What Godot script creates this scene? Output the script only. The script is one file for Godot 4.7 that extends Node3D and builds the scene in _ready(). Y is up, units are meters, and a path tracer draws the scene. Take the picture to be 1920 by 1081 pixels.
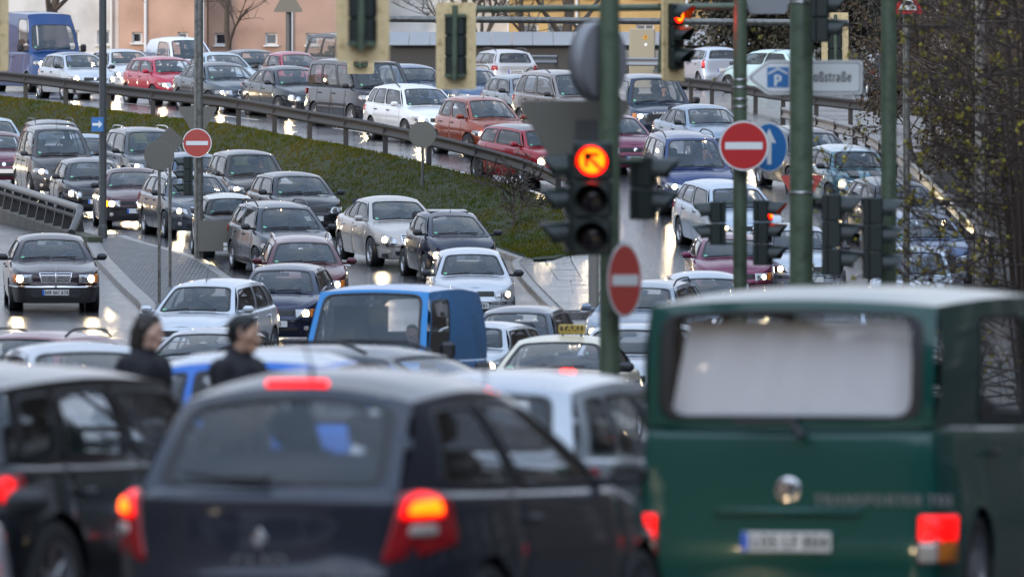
extends Node3D

const FOCAL := 18000.0   # the long lens, in widths of 1920: what lies at D metres is FOCAL / D long per metre
const EYE := 2.05        # height of the photographer's lens over the crossing
var taken := {}
var mats := {}
var cache := {}


class MB:   # collects triangles with normals, then becomes one mesh
	var v := PackedVector3Array()
	var n := PackedVector3Array()
	var ix := PackedInt32Array()
	var col := PackedColorArray()
	var tint := Color.WHITE
	var colored := false

	func vert(p: Vector3, q: Vector3) -> int:
		v.append(p)
		n.append(q)
		if colored:
			col.append(tint)
		return v.size() - 1

	func tri(a: Vector3, b: Vector3, c: Vector3, out: Vector3) -> void:
		var g := (c - a).cross(b - a)
		if g.length_squared() < 1e-16:
			return
		g = g.normalized()
		var k := v.size()
		if g.dot(out) < 0:
			vert(a, -g)
			vert(c, -g)
			vert(b, -g)
		else:
			vert(a, g)
			vert(b, g)
			vert(c, g)
		ix.append_array(PackedInt32Array([k, k + 1, k + 2]))

	func quad(a: Vector3, b: Vector3, c: Vector3, d: Vector3, out: Vector3) -> void:
		tri(a, b, c, out)
		tri(a, c, d, out)

	static func normals(rows: Array, center: Vector3, sgn := 0.0) -> Array:
		var res := []
		var sum := 0.0
		var m: int = rows.size()
		var w: int = rows[0].size()
		for i in m:
			var line := PackedVector3Array()
			var r: PackedVector3Array = rows[i]
			var up: PackedVector3Array = rows[mini(i + 1, m - 1)]
			var dn: PackedVector3Array = rows[maxi(i - 1, 0)]
			for j in w:
				var du := up[j] - dn[j]
				var a := maxi(j - 1, 0)
				var b := mini(j + 1, w - 1)
				var dv := r[b] - r[a]
				if dv.length_squared() < 1e-10:
					dv = up[b] + dn[b] - up[a] - dn[a]
				if du.length_squared() < 1e-10:
					du = up[b] - dn[b] + up[a] - dn[a]
				var g := du.cross(dv)
				g = g.normalized() if g.length_squared() > 1e-18 else Vector3.ZERO
				sum += g.dot(r[j] - center)
				line.append(g)
			res.append(line)
		var s := signf(sum) if sgn == 0.0 else sgn
		for i in m:
			var line: PackedVector3Array = res[i]
			for j in w:
				line[j] = line[j] * s if line[j] != Vector3.ZERO else (rows[i][j] - center).normalized()
			res[i] = line
		return res

	func emit(rows: Array, nr: Array, i0: int, i1: int, j0: int, j1: int) -> void:
		var k := v.size()
		var w := j1 - j0 + 1
		for i in range(i0, i1 + 1):
			for j in range(j0, j1 + 1):
				vert(rows[i][j], nr[i][j])
		for i in i1 - i0:
			for j in w - 1:
				var a := k + i * w + j
				_face(a, a + 1, a + 1 + w)
				_face(a, a + 1 + w, a + w)

	func _face(a: int, b: int, c: int) -> void:
		var g := (v[c] - v[a]).cross(v[b] - v[a])
		if g.length_squared() < 1e-16:
			return
		if g.dot(n[a] + n[b] + n[c]) < 0:
			ix.append_array(PackedInt32Array([a, c, b]))
		else:
			ix.append_array(PackedInt32Array([a, b, c]))

	func grid(rows: Array, center: Vector3, sgn := 0.0) -> void:
		emit(rows, normals(rows, center, sgn), 0, rows.size() - 1, 0, rows[0].size() - 1)

	func box(c: Vector3, s: Vector3, b := Basis.IDENTITY, ch := 0.0) -> void:
		var h := s / 2
		ch = minf(ch, minf(h.x, minf(h.y, h.z)) * 0.9)
		for ax in 3:
			for sg in [-1.0, 1.0]:
				var o := Vector3.ZERO
				o[ax] = sg
				var p := Vector3.ZERO
				var q := Vector3.ZERO
				p[(ax + 1) % 3] = h[(ax + 1) % 3] - ch
				q[(ax + 2) % 3] = h[(ax + 2) % 3] - ch
				var m: Vector3 = o * h[ax]
				quad(c + b * (m + p + q), c + b * (m + p - q), c + b * (m - p - q), c + b * (m - p + q), b * o)
				if ch > 0:
					for s2 in [-1.0, 1.0]:   # the chamfer between this face and the next axis's
						var o2 := Vector3.ZERO
						var nx := (ax + 1) % 3
						o2[nx] = s2
						var e1: Vector3 = o * h[ax] + o2 * (h[nx] - ch)
						var e2: Vector3 = o * (h[ax] - ch) + o2 * h[nx]
						quad(c + b * (e1 + q), c + b * (e1 - q), c + b * (e2 - q), c + b * (e2 + q), b * (o + o2))
		if ch > 0:
			for x in [-1.0, 1.0]:
				for y in [-1.0, 1.0]:
					for z in [-1.0, 1.0]:
						var k := Vector3(x, y, z)
						tri(c + b * (k * Vector3(h.x, h.y - ch, h.z - ch)), c + b * (k * Vector3(h.x - ch, h.y, h.z - ch)), c + b * (k * Vector3(h.x - ch, h.y - ch, h.z)), b * k)

	func tube(pts: PackedVector3Array, rad: PackedFloat32Array, sides := 6, caps := true) -> void:
		var rows := []
		var side := Vector3.ZERO
		for i in pts.size():
			var d := (pts[mini(i + 1, pts.size() - 1)] - pts[maxi(i - 1, 0)]).normalized()
			if side == Vector3.ZERO:
				side = d.cross(Vector3.UP if absf(d.y) < 0.9 else Vector3.RIGHT).normalized()
			side = (side - d * side.dot(d)).normalized()
			var up := d.cross(side)
			var line := PackedVector3Array()
			for k in sides + 1:
				var a := TAU * k / sides
				line.append(pts[i] + (side * cos(a) + up * sin(a)) * rad[mini(i, rad.size() - 1)])
			rows.append(line)
		var k0 := v.size()
		for i in rows.size():
			for j in sides + 1:
				vert(rows[i][j], (rows[i][j] - pts[i]).normalized())
		for i in rows.size() - 1:
			for j in sides:
				var a := k0 + i * (sides + 1) + j
				_face(a, a + 1, a + sides + 2)
				_face(a, a + sides + 2, a + sides + 1)
		if caps:
			for e in [0, rows.size() - 1]:
				var out: Vector3 = pts[e] - pts[1 if e == 0 else e - 1]
				for j in sides:
					tri(pts[e], rows[e][j], rows[e][j + 1], out)

	func lathe(prof: PackedVector2Array, at: Vector3, b := Basis.IDENTITY, sides := 20, sgn := 0.0) -> void:   # prof: (radius, along the basis's y)
		var rows := []
		for p in prof:
			var line := PackedVector3Array()
			for k in sides + 1:
				var a := TAU * k / sides
				line.append(at + b * Vector3(cos(a) * p.x, p.y, sin(a) * p.x))
			rows.append(line)
		var mid := Vector2.ZERO
		for p in prof:
			mid += p / prof.size()
		grid(rows, at + b * Vector3(0, mid.y, 0), sgn)

	func ball(c: Vector3, r: Vector3, b := Basis.IDENTITY, nu := 10, nv := 7) -> void:
		var rows := []
		for i in nv + 1:
			var line := PackedVector3Array()
			for j in nu + 1:
				var t := PI * i / nv
				var a := TAU * j / nu
				line.append(c + b * (Vector3(sin(t) * cos(a), cos(t), sin(t) * sin(a)) * r))
			rows.append(line)
		grid(rows, c)

	func plate(poly: PackedVector2Array, thick: float, xf: Transform3D) -> void:   # a flat shape in the xy plane of XF, as thick as THICK about it
		var tr := Geometry2D.triangulate_polygon(poly)
		var o := xf.basis.z
		for k in range(0, tr.size(), 3):
			for s in [-0.5, 0.5]:
				var q := []
				for m in 3:
					var p := poly[tr[k + m]]
					q.append(xf * Vector3(p.x, p.y, s * thick))
				tri(q[0], q[1], q[2], o * s)
		var mid := Vector2.ZERO
		for p in poly:
			mid += p / poly.size()
		if thick > 0:
			var cw := Geometry2D.is_polygon_clockwise(poly)
			for k in poly.size():
				var p := poly[k]
				var q := poly[(k + 1) % poly.size()]
				var e := q - p
				var out := Vector3(-e.y, e.x, 0) if cw else Vector3(e.y, -e.x, 0)
				quad(xf * Vector3(p.x, p.y, -thick / 2), xf * Vector3(q.x, q.y, -thick / 2), xf * Vector3(q.x, q.y, thick / 2), xf * Vector3(p.x, p.y, thick / 2), xf.basis * out)

	func mesh(m: Material) -> ArrayMesh:
		var arr := []
		arr.resize(Mesh.ARRAY_MAX)
		arr[Mesh.ARRAY_VERTEX] = v
		arr[Mesh.ARRAY_NORMAL] = n
		if colored:
			arr[Mesh.ARRAY_COLOR] = col
		arr[Mesh.ARRAY_INDEX] = ix
		var me := ArrayMesh.new()
		me.add_surface_from_arrays(Mesh.PRIMITIVE_TRIANGLES, arr)
		me.surface_set_material(0, m)
		return me


func numbered(called: String) -> String:
	taken[called] = taken.get(called, 0) + 1
	return called if taken[called] == 1 else "%s_%03d" % [called, taken[called] - 1]


func tag(o: Node, label: String, category: String, group := "", kind := "") -> void:
	if label:
		o.set_meta("label", label)
	if category:
		o.set_meta("category", category)
	if group:
		o.set_meta("group", group)
	if kind:
		o.set_meta("kind", kind)


func thing(called: String, label: String, category: String, group := "") -> Node3D:
	var o := Node3D.new()
	o.name = numbered(called)
	add_child(o)
	tag(o, label, category, group)
	return o


func part(called: String, mb: MB, m: Material, parent: Node) -> MeshInstance3D:
	if mb.ix.is_empty():
		return null
	var o := MeshInstance3D.new()
	o.mesh = mb.mesh(m)
	o.name = numbered(called) if parent == self else called
	parent.add_child(o, true)
	return o


func struct(called: String, mb: MB, m: Material) -> MeshInstance3D:
	var o := part(called, mb, m, self)
	tag(o, "", "", "", "structure")
	return o


func lin(r: float, g: float, b: float, a := 1.0) -> Color:
	var c := Color(r, g, b).linear_to_srgb()
	c.a = a
	return c


func mat(key: String, c: Color, rough := 0.5, metal := 0.0) -> StandardMaterial3D:
	if mats.has(key):
		return mats[key]
	var m := StandardMaterial3D.new()
	m.resource_name = key
	m.albedo_color = c
	m.roughness = rough
	m.metallic = metal
	mats[key] = m
	return m


func glow(key: String, c: Color, energy: float) -> StandardMaterial3D:
	if mats.has(key):
		return mats[key]
	var m := mat(key, c, 0.3)
	m.emission_enabled = true
	m.emission = c
	m.emission_energy_multiplier = energy
	return m


func noise_tex(size: int, freq: float, octaves: int, sd: int, stops := [], normal := false, bump := 4.0) -> NoiseTexture2D:
	var f := FastNoiseLite.new()
	f.seed = sd
	f.frequency = freq
	f.fractal_octaves = octaves
	f.noise_type = FastNoiseLite.TYPE_SIMPLEX_SMOOTH
	var t := NoiseTexture2D.new()
	t.width = size
	t.height = size
	t.seamless = true
	t.noise = f
	t.as_normal_map = normal
	t.bump_strength = bump
	if stops:
		var g := Gradient.new()
		g.offsets = PackedFloat32Array(stops[0])
		g.colors = PackedColorArray(stops[1])
		t.color_ramp = g
	return t


func tri_map(m: StandardMaterial3D, scale: float, world := true) -> void:
	m.uv1_triplanar = true
	m.uv1_world_triplanar = world
	m.uv1_scale = Vector3.ONE * scale


func at(px: float, py: float, d: float) -> Vector3:   # a point D metres away, where the photograph shows it
	var s := FOCAL / d
	return Vector3((px - 960.0) / s, EYE + (500.0 - py) / s, -d)


func curve(t: Array, x: float) -> float:   # piecewise straight through pairs
	if x <= t[0][0]:
		return t[0][1]
	for k in t.size() - 1:
		if x < t[k + 1][0]:
			return lerpf(t[k][1], t[k + 1][1], (x - t[k][0]) / (t[k + 1][0] - t[k][0]))
	return t[-1][1]


func rpoly(pts: Array, r: float, edge := 2, cut := 3) -> PackedVector2Array:   # a polygon with rounded corners
	var res := PackedVector2Array()
	var m := pts.size()
	for k in m:
		var p: Vector2 = pts[k]
		var a: Vector2 = pts[(k + m - 1) % m]
		var b: Vector2 = pts[(k + 1) % m]
		var ra := minf(r, p.distance_to(a) * 0.45)
		var rb := minf(r, p.distance_to(b) * 0.45)
		var p0 := p + (a - p).normalized() * ra
		var p1 := p + (b - p).normalized() * rb
		for q in cut + 1:
			var t := float(q) / cut
			res.append(p0.lerp(p, t).lerp(p.lerp(p1, t), t))
		var nb: Vector2 = b + (p - b).normalized() * minf(r, p.distance_to(b) * 0.45)
		for q in range(1, edge):
			res.append(p1.lerp(nb, float(q) / edge))
	return res


func cpoly(x: float, y: float, rx: float, ry: float, m := 20) -> PackedVector2Array:
	var res := PackedVector2Array()
	for k in m:
		res.append(Vector2(x + cos(TAU * k / m) * rx, y + sin(TAU * k / m) * ry))
	return res


func text(s: String, size: float, where: Transform3D, m: Material, parent: Node, called := "lettering", mono := false, squeeze := 1.0) -> MeshInstance3D:
	var t := TextMesh.new()
	var f := SystemFont.new()
	f.font_names = PackedStringArray(["Droid Sans Mono" if mono else "Droid Sans"])
	f.font_weight = 700
	t.font = f
	t.text = s
	t.font_size = 32
	t.pixel_size = size / 23.0
	t.depth = 0.004
	t.curve_step = 2.0
	var o := MeshInstance3D.new()
	o.name = called
	o.mesh = t
	t.material = m
	o.transform = where * Transform3D(Basis.from_scale(Vector3(squeeze, 1, 1)), Vector3.ZERO)
	parent.add_child(o, true)
	return o


# ---- the lie of the land: X to the right, D away from the camera --------------------------------
const LOW := [[55, 0.0], [100, -0.12], [120, -0.25], [150, -0.22], [157, -0.05], [165, 0.38], [180, 0.95], [190, 1.45], [200, 2.02], [208, 2.45], [216, 2.8], [230, 3.2], [245, 3.9], [265, 4.7], [300, 5.9], [340, 6.8], [420, 8.5]]
const HIGH := [[55, 0.0], [100, -0.12], [120, -0.25], [150, -0.22], [157, -0.05], [165, 0.38], [180, 0.95], [190, 1.45], [200, 2.08], [207, 2.7], [213, 3.25], [219, 3.72], [226, 4.25], [236, 4.85], [245, 5.25], [257, 5.85], [265, 6.15], [278, 6.8], [288, 7.2], [303, 7.65], [323, 8.2], [350, 9.0], [420, 9.6]]
const RAIL := [[190, 1.7], [210, 1.8], [222, 1.1], [226, 0.38], [235, -1.83], [243, -3.65], [252, -5.5], [262, -7.6], [273, -10.7], [281, -13.1], [286, -14.5], [300, -18.5], [330, -27.0], [400, -47.0]]
const KERB := [[190, 0.1], [210, 0.3], [222, -2.6], [237, -5.1], [250, -7.4], [265, -10.4], [275, -13.0], [286, -16.5], [300, -20.5], [330, -29.0], [400, -49.0]]


func smooth_curve(t: Array, x: float, w: float) -> float:
	return (curve(t, x - w) + 2.0 * curve(t, x) + curve(t, x + w)) / 4.0


func rail_x(d: float) -> float:
	return smooth_curve(RAIL, d, 4.0)


func kerb_x(d: float) -> float:
	return smooth_curve(KERB, d, 4.0)


func ground(x: float, d: float) -> float:
	var t := 0.966 * d - 0.259 * x
	var lo := smooth_curve(LOW, t, 4.0)
	var hi := smooth_curve(HIGH, t, 4.0)
	var w := clampf((x - kerb_x(d)) / maxf(rail_x(d) - kerb_x(d), 0.1), 0.0, 1.0)
	return lerpf(lo, hi, w * w * (3.0 - 2.0 * w))


func gp(x: float, d: float, up := 0.0) -> Vector3:
	return Vector3(x, ground(x, d) + up, -d)


func make_ground() -> void:
	var asphalt := mat("wet asphalt", lin(0.045, 0.046, 0.05), 1.0)
	asphalt.roughness_texture = noise_tex(512, 0.006, 5, 3, [[0.0, 0.42, 0.6, 1.0], [Color(0.09, 0.09, 0.09), Color(0.12, 0.12, 0.12), Color(0.18, 0.18, 0.18), Color(0.25, 0.25, 0.25)]])
	asphalt.albedo_texture = noise_tex(512, 0.02, 5, 5, [[0.0, 0.5, 1.0], [Color(0.72, 0.72, 0.74), Color(0.9, 0.9, 0.9), Color(1, 1, 1)]])
	asphalt.normal_enabled = true
	asphalt.normal_texture = noise_tex(1024, 0.28, 3, 9, [], true, 5.0)
	asphalt.normal_scale = 0.14
	asphalt.metallic_specular = 0.5
	tri_map(asphalt, 0.07)
	var rows := []
	var d := 25.0
	while d < 900.0:
		var line := PackedVector3Array()
		var k := kerb_x(d)
		var r := rail_x(d)
		var xs := [-500.0, -200.0, -80.0, -45.0]
		for f in 16:
			xs.append(lerpf(minf(k - 40.0, -46.0) + 44.0 * f / 16.0, k - 44.0 + 44.0 * f / 16.0, 1.0))
		for f in 9:
			xs.append(lerpf(k, r, f / 8.0))
		for f in range(1, 14):
			xs.append(r + 40.0 * f / 13.0)
		xs.append_array([90.0, 200.0, 500.0])
		xs.sort()
		for x in xs:
			line.append(Vector3(x, ground(clampf(x, -60, 60), d), -d))
		rows.append(line)
		d += 2.5 if d < 340 else 28.0
	var road := MB.new()
	road.grid(rows, Vector3(0, -5000, 0))
	var road_node := struct("road", road, asphalt)
	var line_paint := mat("worn road paint", lin(0.42, 0.42, 0.4), 0.4)
	for run in [[3.75, 214.0, 12.0, 4.0], [7.4, 220.0, 12.0, 4.0], [0.75, 224.0, 5.0, 5.0], [-3.75, 196.0, 11.0, 4.0]]:
		for k in 9:
			var d0: float = run[1] + k * run[2]
			var strip := []
			for q in 5:
				var dq: float = d0 + run[3] * q / 4.0
				var x: float = (rail_x(dq) if run[0] > 0 else kerb_x(dq)) + run[0]
				strip.append(PackedVector3Array([gp(x - 0.07, dq, 0.006), gp(x + 0.07, dq, 0.006)]))
			var lm := MB.new()
			lm.grid(strip, Vector3(0, -5000, 0))
			part("lane_marking", lm, line_paint, road_node)

	# the grass bank between the two carriageways
	var soil := mat("turf", lin(0.026, 0.034, 0.011), 0.95)
	soil.albedo_texture = noise_tex(512, 0.03, 5, 21, [[0.0, 0.45, 0.7, 1.0], [Color(0.5, 0.42, 0.3), Color(0.75, 0.8, 0.6), Color(0.95, 1, 0.8), Color(1, 0.95, 0.7)]])
	soil.normal_enabled = true
	soil.normal_texture = noise_tex(512, 0.06, 4, 22, [], true, 10.0)
	tri_map(soil, 0.4)
	rows = []
	d = 207.5
	while d < 345.0:
		var line := PackedVector3Array()
		var k := kerb_x(d) + 0.25
		var r := rail_x(d) + 0.15
		if d < 214.0:
			r = minf(r, k + 0.5 + (d - 207.5) * 0.35)
		for f in 13:
			var x := lerpf(k, r, f / 12.0)
			line.append(Vector3(x, ground(x, d) + (0.16 if f > 0 and f < 12 else 0.0), -d))
		rows.append(line)
		d += 1.25
	var turf := MB.new()
	turf.grid(rows, Vector3(0, -5000, 0))
	var tu := struct("grass_bank", turf, soil)
	# blades of grass, tuft by tuft
	var tuft := MB.new()
	tuft.colored = true
	var rng := RandomNumberGenerator.new()
	rng.seed = 4
	for b in 9:
		var a := rng.randf() * TAU
		var p := Vector3(rng.randf_range(-0.09, 0.09), 0, rng.randf_range(-0.09, 0.09))
		var h := rng.randf_range(0.035, 0.085)
		var lean := Vector3(cos(a), 0, sin(a)) * h * rng.randf_range(0.2, 0.8)
		var side := Vector3(-sin(a), 0, cos(a)) * 0.006
		var g := rng.randf()
		tuft.tint = Color(0.066 + 0.05 * g, 0.075 + 0.03 * g, 0.013)
		var mid := p + lean * 0.4 + Vector3(0, h * 0.62, 0)
		tuft.quad(p - side, p + side, mid + side * 0.8, mid - side * 0.8, Vector3(0, 0.3, 1))
		tuft.tri(mid - side * 0.8, mid + side * 0.8, p + lean + Vector3(0, h, 0), Vector3(0, 0.3, 1))
	var blade := mat("grass blade", Color.WHITE, 0.85)
	blade.vertex_color_use_as_albedo = true
	blade.backlight_enabled = true
	blade.backlight = Color(0.15, 0.2, 0.05)
	var mm := MultiMesh.new()
	mm.transform_format = MultiMesh.TRANSFORM_3D
	mm.use_colors = true
	mm.mesh = tuft.mesh(blade)
	blade.metallic_specular = 0.1
	var places := []
	while places.size() < 22000:
		var dd := rng.randf_range(208.5, 300.0)
		var k := kerb_x(dd) + 0.3
		var r := rail_x(dd) + 0.1
		if dd < 214.0:
			r = minf(r, k + 0.5 + (dd - 207.5) * 0.35)
		var x := rng.randf_range(k, r)
		places.append(Vector3(x, ground(x, dd) + 0.13, -dd))
	mm.instance_count = places.size()
	var patches := FastNoiseLite.new()
	patches.seed = 3
	patches.frequency = 0.22
	for k in places.size():
		var s := rng.randf_range(0.6, 1.25)
		mm.set_instance_transform(k, Transform3D(Basis(Vector3.UP, rng.randf() * TAU).scaled(Vector3(s, s * rng.randf_range(0.7, 1.3), s)), places[k]))
		var dry := rng.randf()
		var worn := patches.get_noise_2d(places[k].x, places[k].z) * 1.6 + 0.5
		mm.set_instance_color(k, Color(0.62, 0.8, 0.6).lerp(Color(1.05, 0.9, 0.68), clampf(worn + (dry - 0.5) * 0.5, 0, 1)))
	var gr := MultiMeshInstance3D.new()
	gr.multimesh = mm
	gr.name = "grass"
	add_child(gr)
	tag(gr, "wet green grass growing on the bank between the two carriageways", "grass", "", "stuff")

	paving()


func kerb_run(owner_node: Node, pts: Array, m: Material, wide := 0.16, up := 0.13) -> void:   # kerb stones end to end along points (x, d)
	for k in pts.size() - 1:
		var a: Vector2 = pts[k]
		var b: Vector2 = pts[k + 1]
		var cnt := maxi(1, int(a.distance_to(b) / 1.0))
		for q in cnt:
			var p := a.lerp(b, (q + 0.5) / cnt)
			var e := a.lerp(b, float(q) / cnt)
			var f := a.lerp(b, (q + 1.0) / cnt)
			var dir := (gp(f.x, f.y) - gp(e.x, e.y))
			var z := dir.normalized()
			var x := Vector3.UP.cross(z).normalized()
			var mb := MB.new()
			mb.box(gp(p.x, p.y, up / 2 - 0.06), Vector3(wide, up + 0.12, dir.length() - 0.012), Basis(x, z.cross(x), z), 0.018)
			part("kerb_stone", mb, m, owner_node)


func paving() -> void:
	var stone := mat("wet kerb stone", lin(0.16, 0.155, 0.15), 0.35)
	stone.albedo_texture = noise_tex(256, 0.05, 4, 31, [[0.0, 1.0], [Color(0.7, 0.7, 0.7), Color(1, 1, 1)]])
	tri_map(stone, 1.1)
	# slabs on the tip of land before the bank
	var slab := mat("wet paving slab", lin(0.17, 0.168, 0.165), 0.14)
	slab.albedo_texture = mats["wet kerb stone"].albedo_texture
	slab.normal_enabled = true
	slab.normal_texture = noise_tex(256, 0.03, 4, 33, [], true, 4.0)
	slab.normal_scale = 0.35
	tri_map(slab, 0.9)
	var bed := MB.new()
	var rows := []
	for k in 16:
		var d := 188.6 + k * 1.4
		var line := PackedVector3Array()
		for f in 5:
			var x := lerpf(tip_left(d), tip_right(d), f / 4.0)
			line.append(gp(x, d, 0.1))
		rows.append(line)
	bed.grid(rows, Vector3(0, -5000, 0))
	var isle := struct("paved_tip", bed, mat("wet mortar", lin(0.05, 0.05, 0.05), 0.3))
	var rng := RandomNumberGenerator.new()
	rng.seed = 12
	for k in 26:
		var d := 189.3 + k * 0.75
		var a := tip_left(d) + 0.12
		var b := tip_right(d) - 0.12
		var cnt := maxi(1, int((b - a) / 0.5))
		for q in cnt:
			var mb := MB.new()
			var w := (b - a) / cnt
			var x := a + w * (q + 0.5)
			var far := (gp(x, d + 0.37) - gp(x, d - 0.37)).normalized()
			var over := (gp(x + w / 2, d) - gp(x - w / 2, d)).normalized()
			var nrm := over.cross(far).normalized()
			var bs := Basis(nrm.cross(-far), nrm, -far)
			mb.box(gp(x, d, 0.1 + rng.randf() * 0.008), Vector3(w - 0.014, 0.05, 0.736), bs, 0.006)
			part("paving_slab", mb, slab, isle)
	var tipl := []
	var tipr := []
	for k in 12:
		var d := 188.4 + k * 1.9
		tipl.append(Vector2(tip_left(d), d))
		tipr.append(Vector2(tip_right(d), d))
	tipl.insert(0, Vector2(tip_right(188.4), 188.4))
	kerb_run(isle, tipl, stone)
	kerb_run(isle, tipr, stone)
	var edge := []
	for k in 18:
		var d := 209.0 + k * 4.0
		edge.append(Vector2(kerb_x(d) + 0.12, d))
	kerb_run(isle, edge, stone)

	# the cobbled footway on the left
	var sett := mat("wet small setts", lin(0.1, 0.103, 0.11), 0.5)
	var im := Image.create(512, 512, false, Image.FORMAT_RGB8)
	var hm := Image.create(512, 512, false, Image.FORMAT_RGB8)
	for y in 512:
		for x in 512:
			var ry := y / 32
			var off := 16 if ry % 2 == 1 else 0
			var cx := ((x + off) % 512) / 32
			var fx := absf(((x + off) % 32) - 15.5) / 16.0
			var fy := absf((y % 32) - 15.5) / 16.0
			var h := clampf((1.0 - pow(maxf(fx, fy), 6.0)), 0.0, 1.0)
			var tone := 0.62 + 0.38 * fposmod(sin(cx * 12.9 + ry * 78.2) * 43758.5, 1.0)
			im.set_pixel(x, y, Color(tone, tone, tone) * (0.35 if h < 0.45 else 1.0))
			hm.set_pixel(x, y, Color(h, h, h))
	sett.albedo_texture = ImageTexture.create_from_image(im)
	sett.heightmap_enabled = true
	sett.heightmap_texture = ImageTexture.create_from_image(hm)
	sett.heightmap_scale = 4.0
	tri_map(sett, 0.36)
	rows = []
	for k in 19:
		var d := 186.0 + k * 1.8
		var line := PackedVector3Array()
		for f in 7:
			var x := lerpf(walk_left(d), walk_right(d), f / 6.0)
			line.append(gp(x, d, 0.12))
		rows.append(line)
	var walk := MB.new()
	walk.grid(rows, Vector3(0, -5000, 0))
	var wk := struct("footway", walk, sett)
	var wl := []
	var wr := []
	for k in 18:
		var d := 185.8 + k * 1.85
		wl.append(Vector2(walk_left(d), d))
		wr.append(Vector2(walk_right(d), d))
	wl.insert(0, Vector2(walk_right(185.8), 185.8))
	kerb_run(wk, wl, stone, 0.3)
	kerb_run(wk, wr, stone, 0.2)


func tip_left(d: float) -> float:
	return curve([[188, 0.95], [192, 0.75], [200, 0.35], [207, 0.05], [211, 0.3]], d)


func tip_right(d: float) -> float:
	return curve([[188, 1.35], [192, 1.75], [200, 2.1], [207, 1.95], [211, 1.8]], d)


func walk_left(d: float) -> float:
	return curve([[185, -7.05], [190, -7.2], [197, -7.9], [207, -8.85], [214, -9.35], [222, -9.6]], d)


func walk_right(d: float) -> float:
	return curve([[185, -5.6], [190, -5.5], [198, -5.75], [207, -6.75], [214, -8.3], [220, -9.3], [222, -9.5]], d)


# ---- vehicles ------------------------------------------------------------------------------------
# q runs along the vehicle (front +), x across (its left +), y up. L W H length, width, height; wb wheelbase; fo front overhang; hood from nose to the foot of the
# windscreen; run the screen's slope; rr, rb how far before the tail the roof and the rear window's foot end
const KINDS := {
	"hatch": {L = 4.15, W = 1.72, H = 1.43, wb = 2.5, fo = 0.86, r = 0.3, hood = 1.0, run = 0.74, rr = 0.5, rb = 0.1, bf = 0.93, br = 0.98, nose = 0.74, tail = 0.98, nf = 4.2, nr = 6.5, pil = 0.5},
	"sedan": {L = 4.6, W = 1.74, H = 1.42, wb = 2.68, fo = 0.86, r = 0.31, hood = 1.3, run = 0.78, rr = 1.45, rb = 0.8, bf = 0.93, br = 0.97, nose = 0.72, tail = 0.98, nf = 4.2, nr = 5.0, pil = 0.48},
	"wagon": {L = 4.55, W = 1.74, H = 1.46, wb = 2.65, fo = 0.9, r = 0.31, hood = 1.2, run = 0.76, rr = 0.42, rb = 0.1, bf = 0.94, br = 0.99, nose = 0.74, tail = 0.99, nf = 4.2, nr = 9.0, pil = 0.4, rails = true},
	"mpv": {L = 4.5, W = 1.8, H = 1.7, wb = 2.7, fo = 0.9, r = 0.32, hood = 0.95, run = 0.95, rr = 0.35, rb = 0.08, bf = 1.03, br = 1.08, nose = 0.8, tail = 1.08, nf = 4.6, nr = 11.0, pil = 0.36},
	"suv": {L = 4.6, W = 1.86, H = 1.78, wb = 2.75, fo = 0.86, r = 0.36, hood = 1.15, run = 0.62, rr = 0.28, rb = 0.08, bf = 1.14, br = 1.16, nose = 0.98, tail = 1.16, nf = 7.0, nr = 13.0, pil = 0.36, sill = 0.34},
	"van": {L = 4.8, W = 1.86, H = 1.95, wb = 2.95, fo = 0.92, r = 0.33, hood = 0.62, run = 0.62, rr = 0.16, rb = 0.05, bf = 1.1, br = 1.1, nose = 0.86, tail = 1.1, nf = 7.0, nr = 22.0, pil = 0.24, roofw = 0.82},
	"cube": {L = 3.65, W = 1.66, H = 1.41, wb = 2.46, fo = 0.66, r = 0.31, hood = 0.82, run = 0.5, rr = 0.42, rb = 0.1, bf = 0.93, br = 0.97, nose = 0.78, tail = 0.97, nf = 4.0, nr = 4.4, pil = 0.42},
	"egg": {L = 3.7, W = 1.66, H = 1.46, wb = 2.4, fo = 0.72, r = 0.29, hood = 0.78, run = 0.85, rr = 0.62, rb = 0.12, bf = 0.94, br = 1.0, nose = 0.7, tail = 1.0, nf = 3.4, nr = 3.8, pil = 0.5},
}


func paint(r: float, g: float, b: float, metal := 0.35) -> StandardMaterial3D:
	var key := "car paint %.3f %.3f %.3f" % [r, g, b]
	if mats.has(key):
		return mats[key]
	var m := mat(key, lin(r, g, b), 0.24, metal)
	m.metallic_specular = 0.25
	m.clearcoat_enabled = true
	m.clearcoat = 0.7
	m.clearcoat_roughness = 0.06
	m.normal_enabled = true   # rain beads
	if not cache.has("beads"):
		cache.beads = noise_tex(512, 0.09, 3, 77, [], true, 6.0)
	m.normal_texture = cache.beads
	m.normal_scale = 0.06
	tri_map(m, 2.2, false)
	return m


func glass(key: String, c: Color, a: float) -> StandardMaterial3D:
	var m := mat(key, Color(c.r, c.g, c.b, a), 0.02)
	m.transparency = BaseMaterial3D.TRANSPARENCY_ALPHA
	m.metallic_specular = 0.62
	return m


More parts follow.
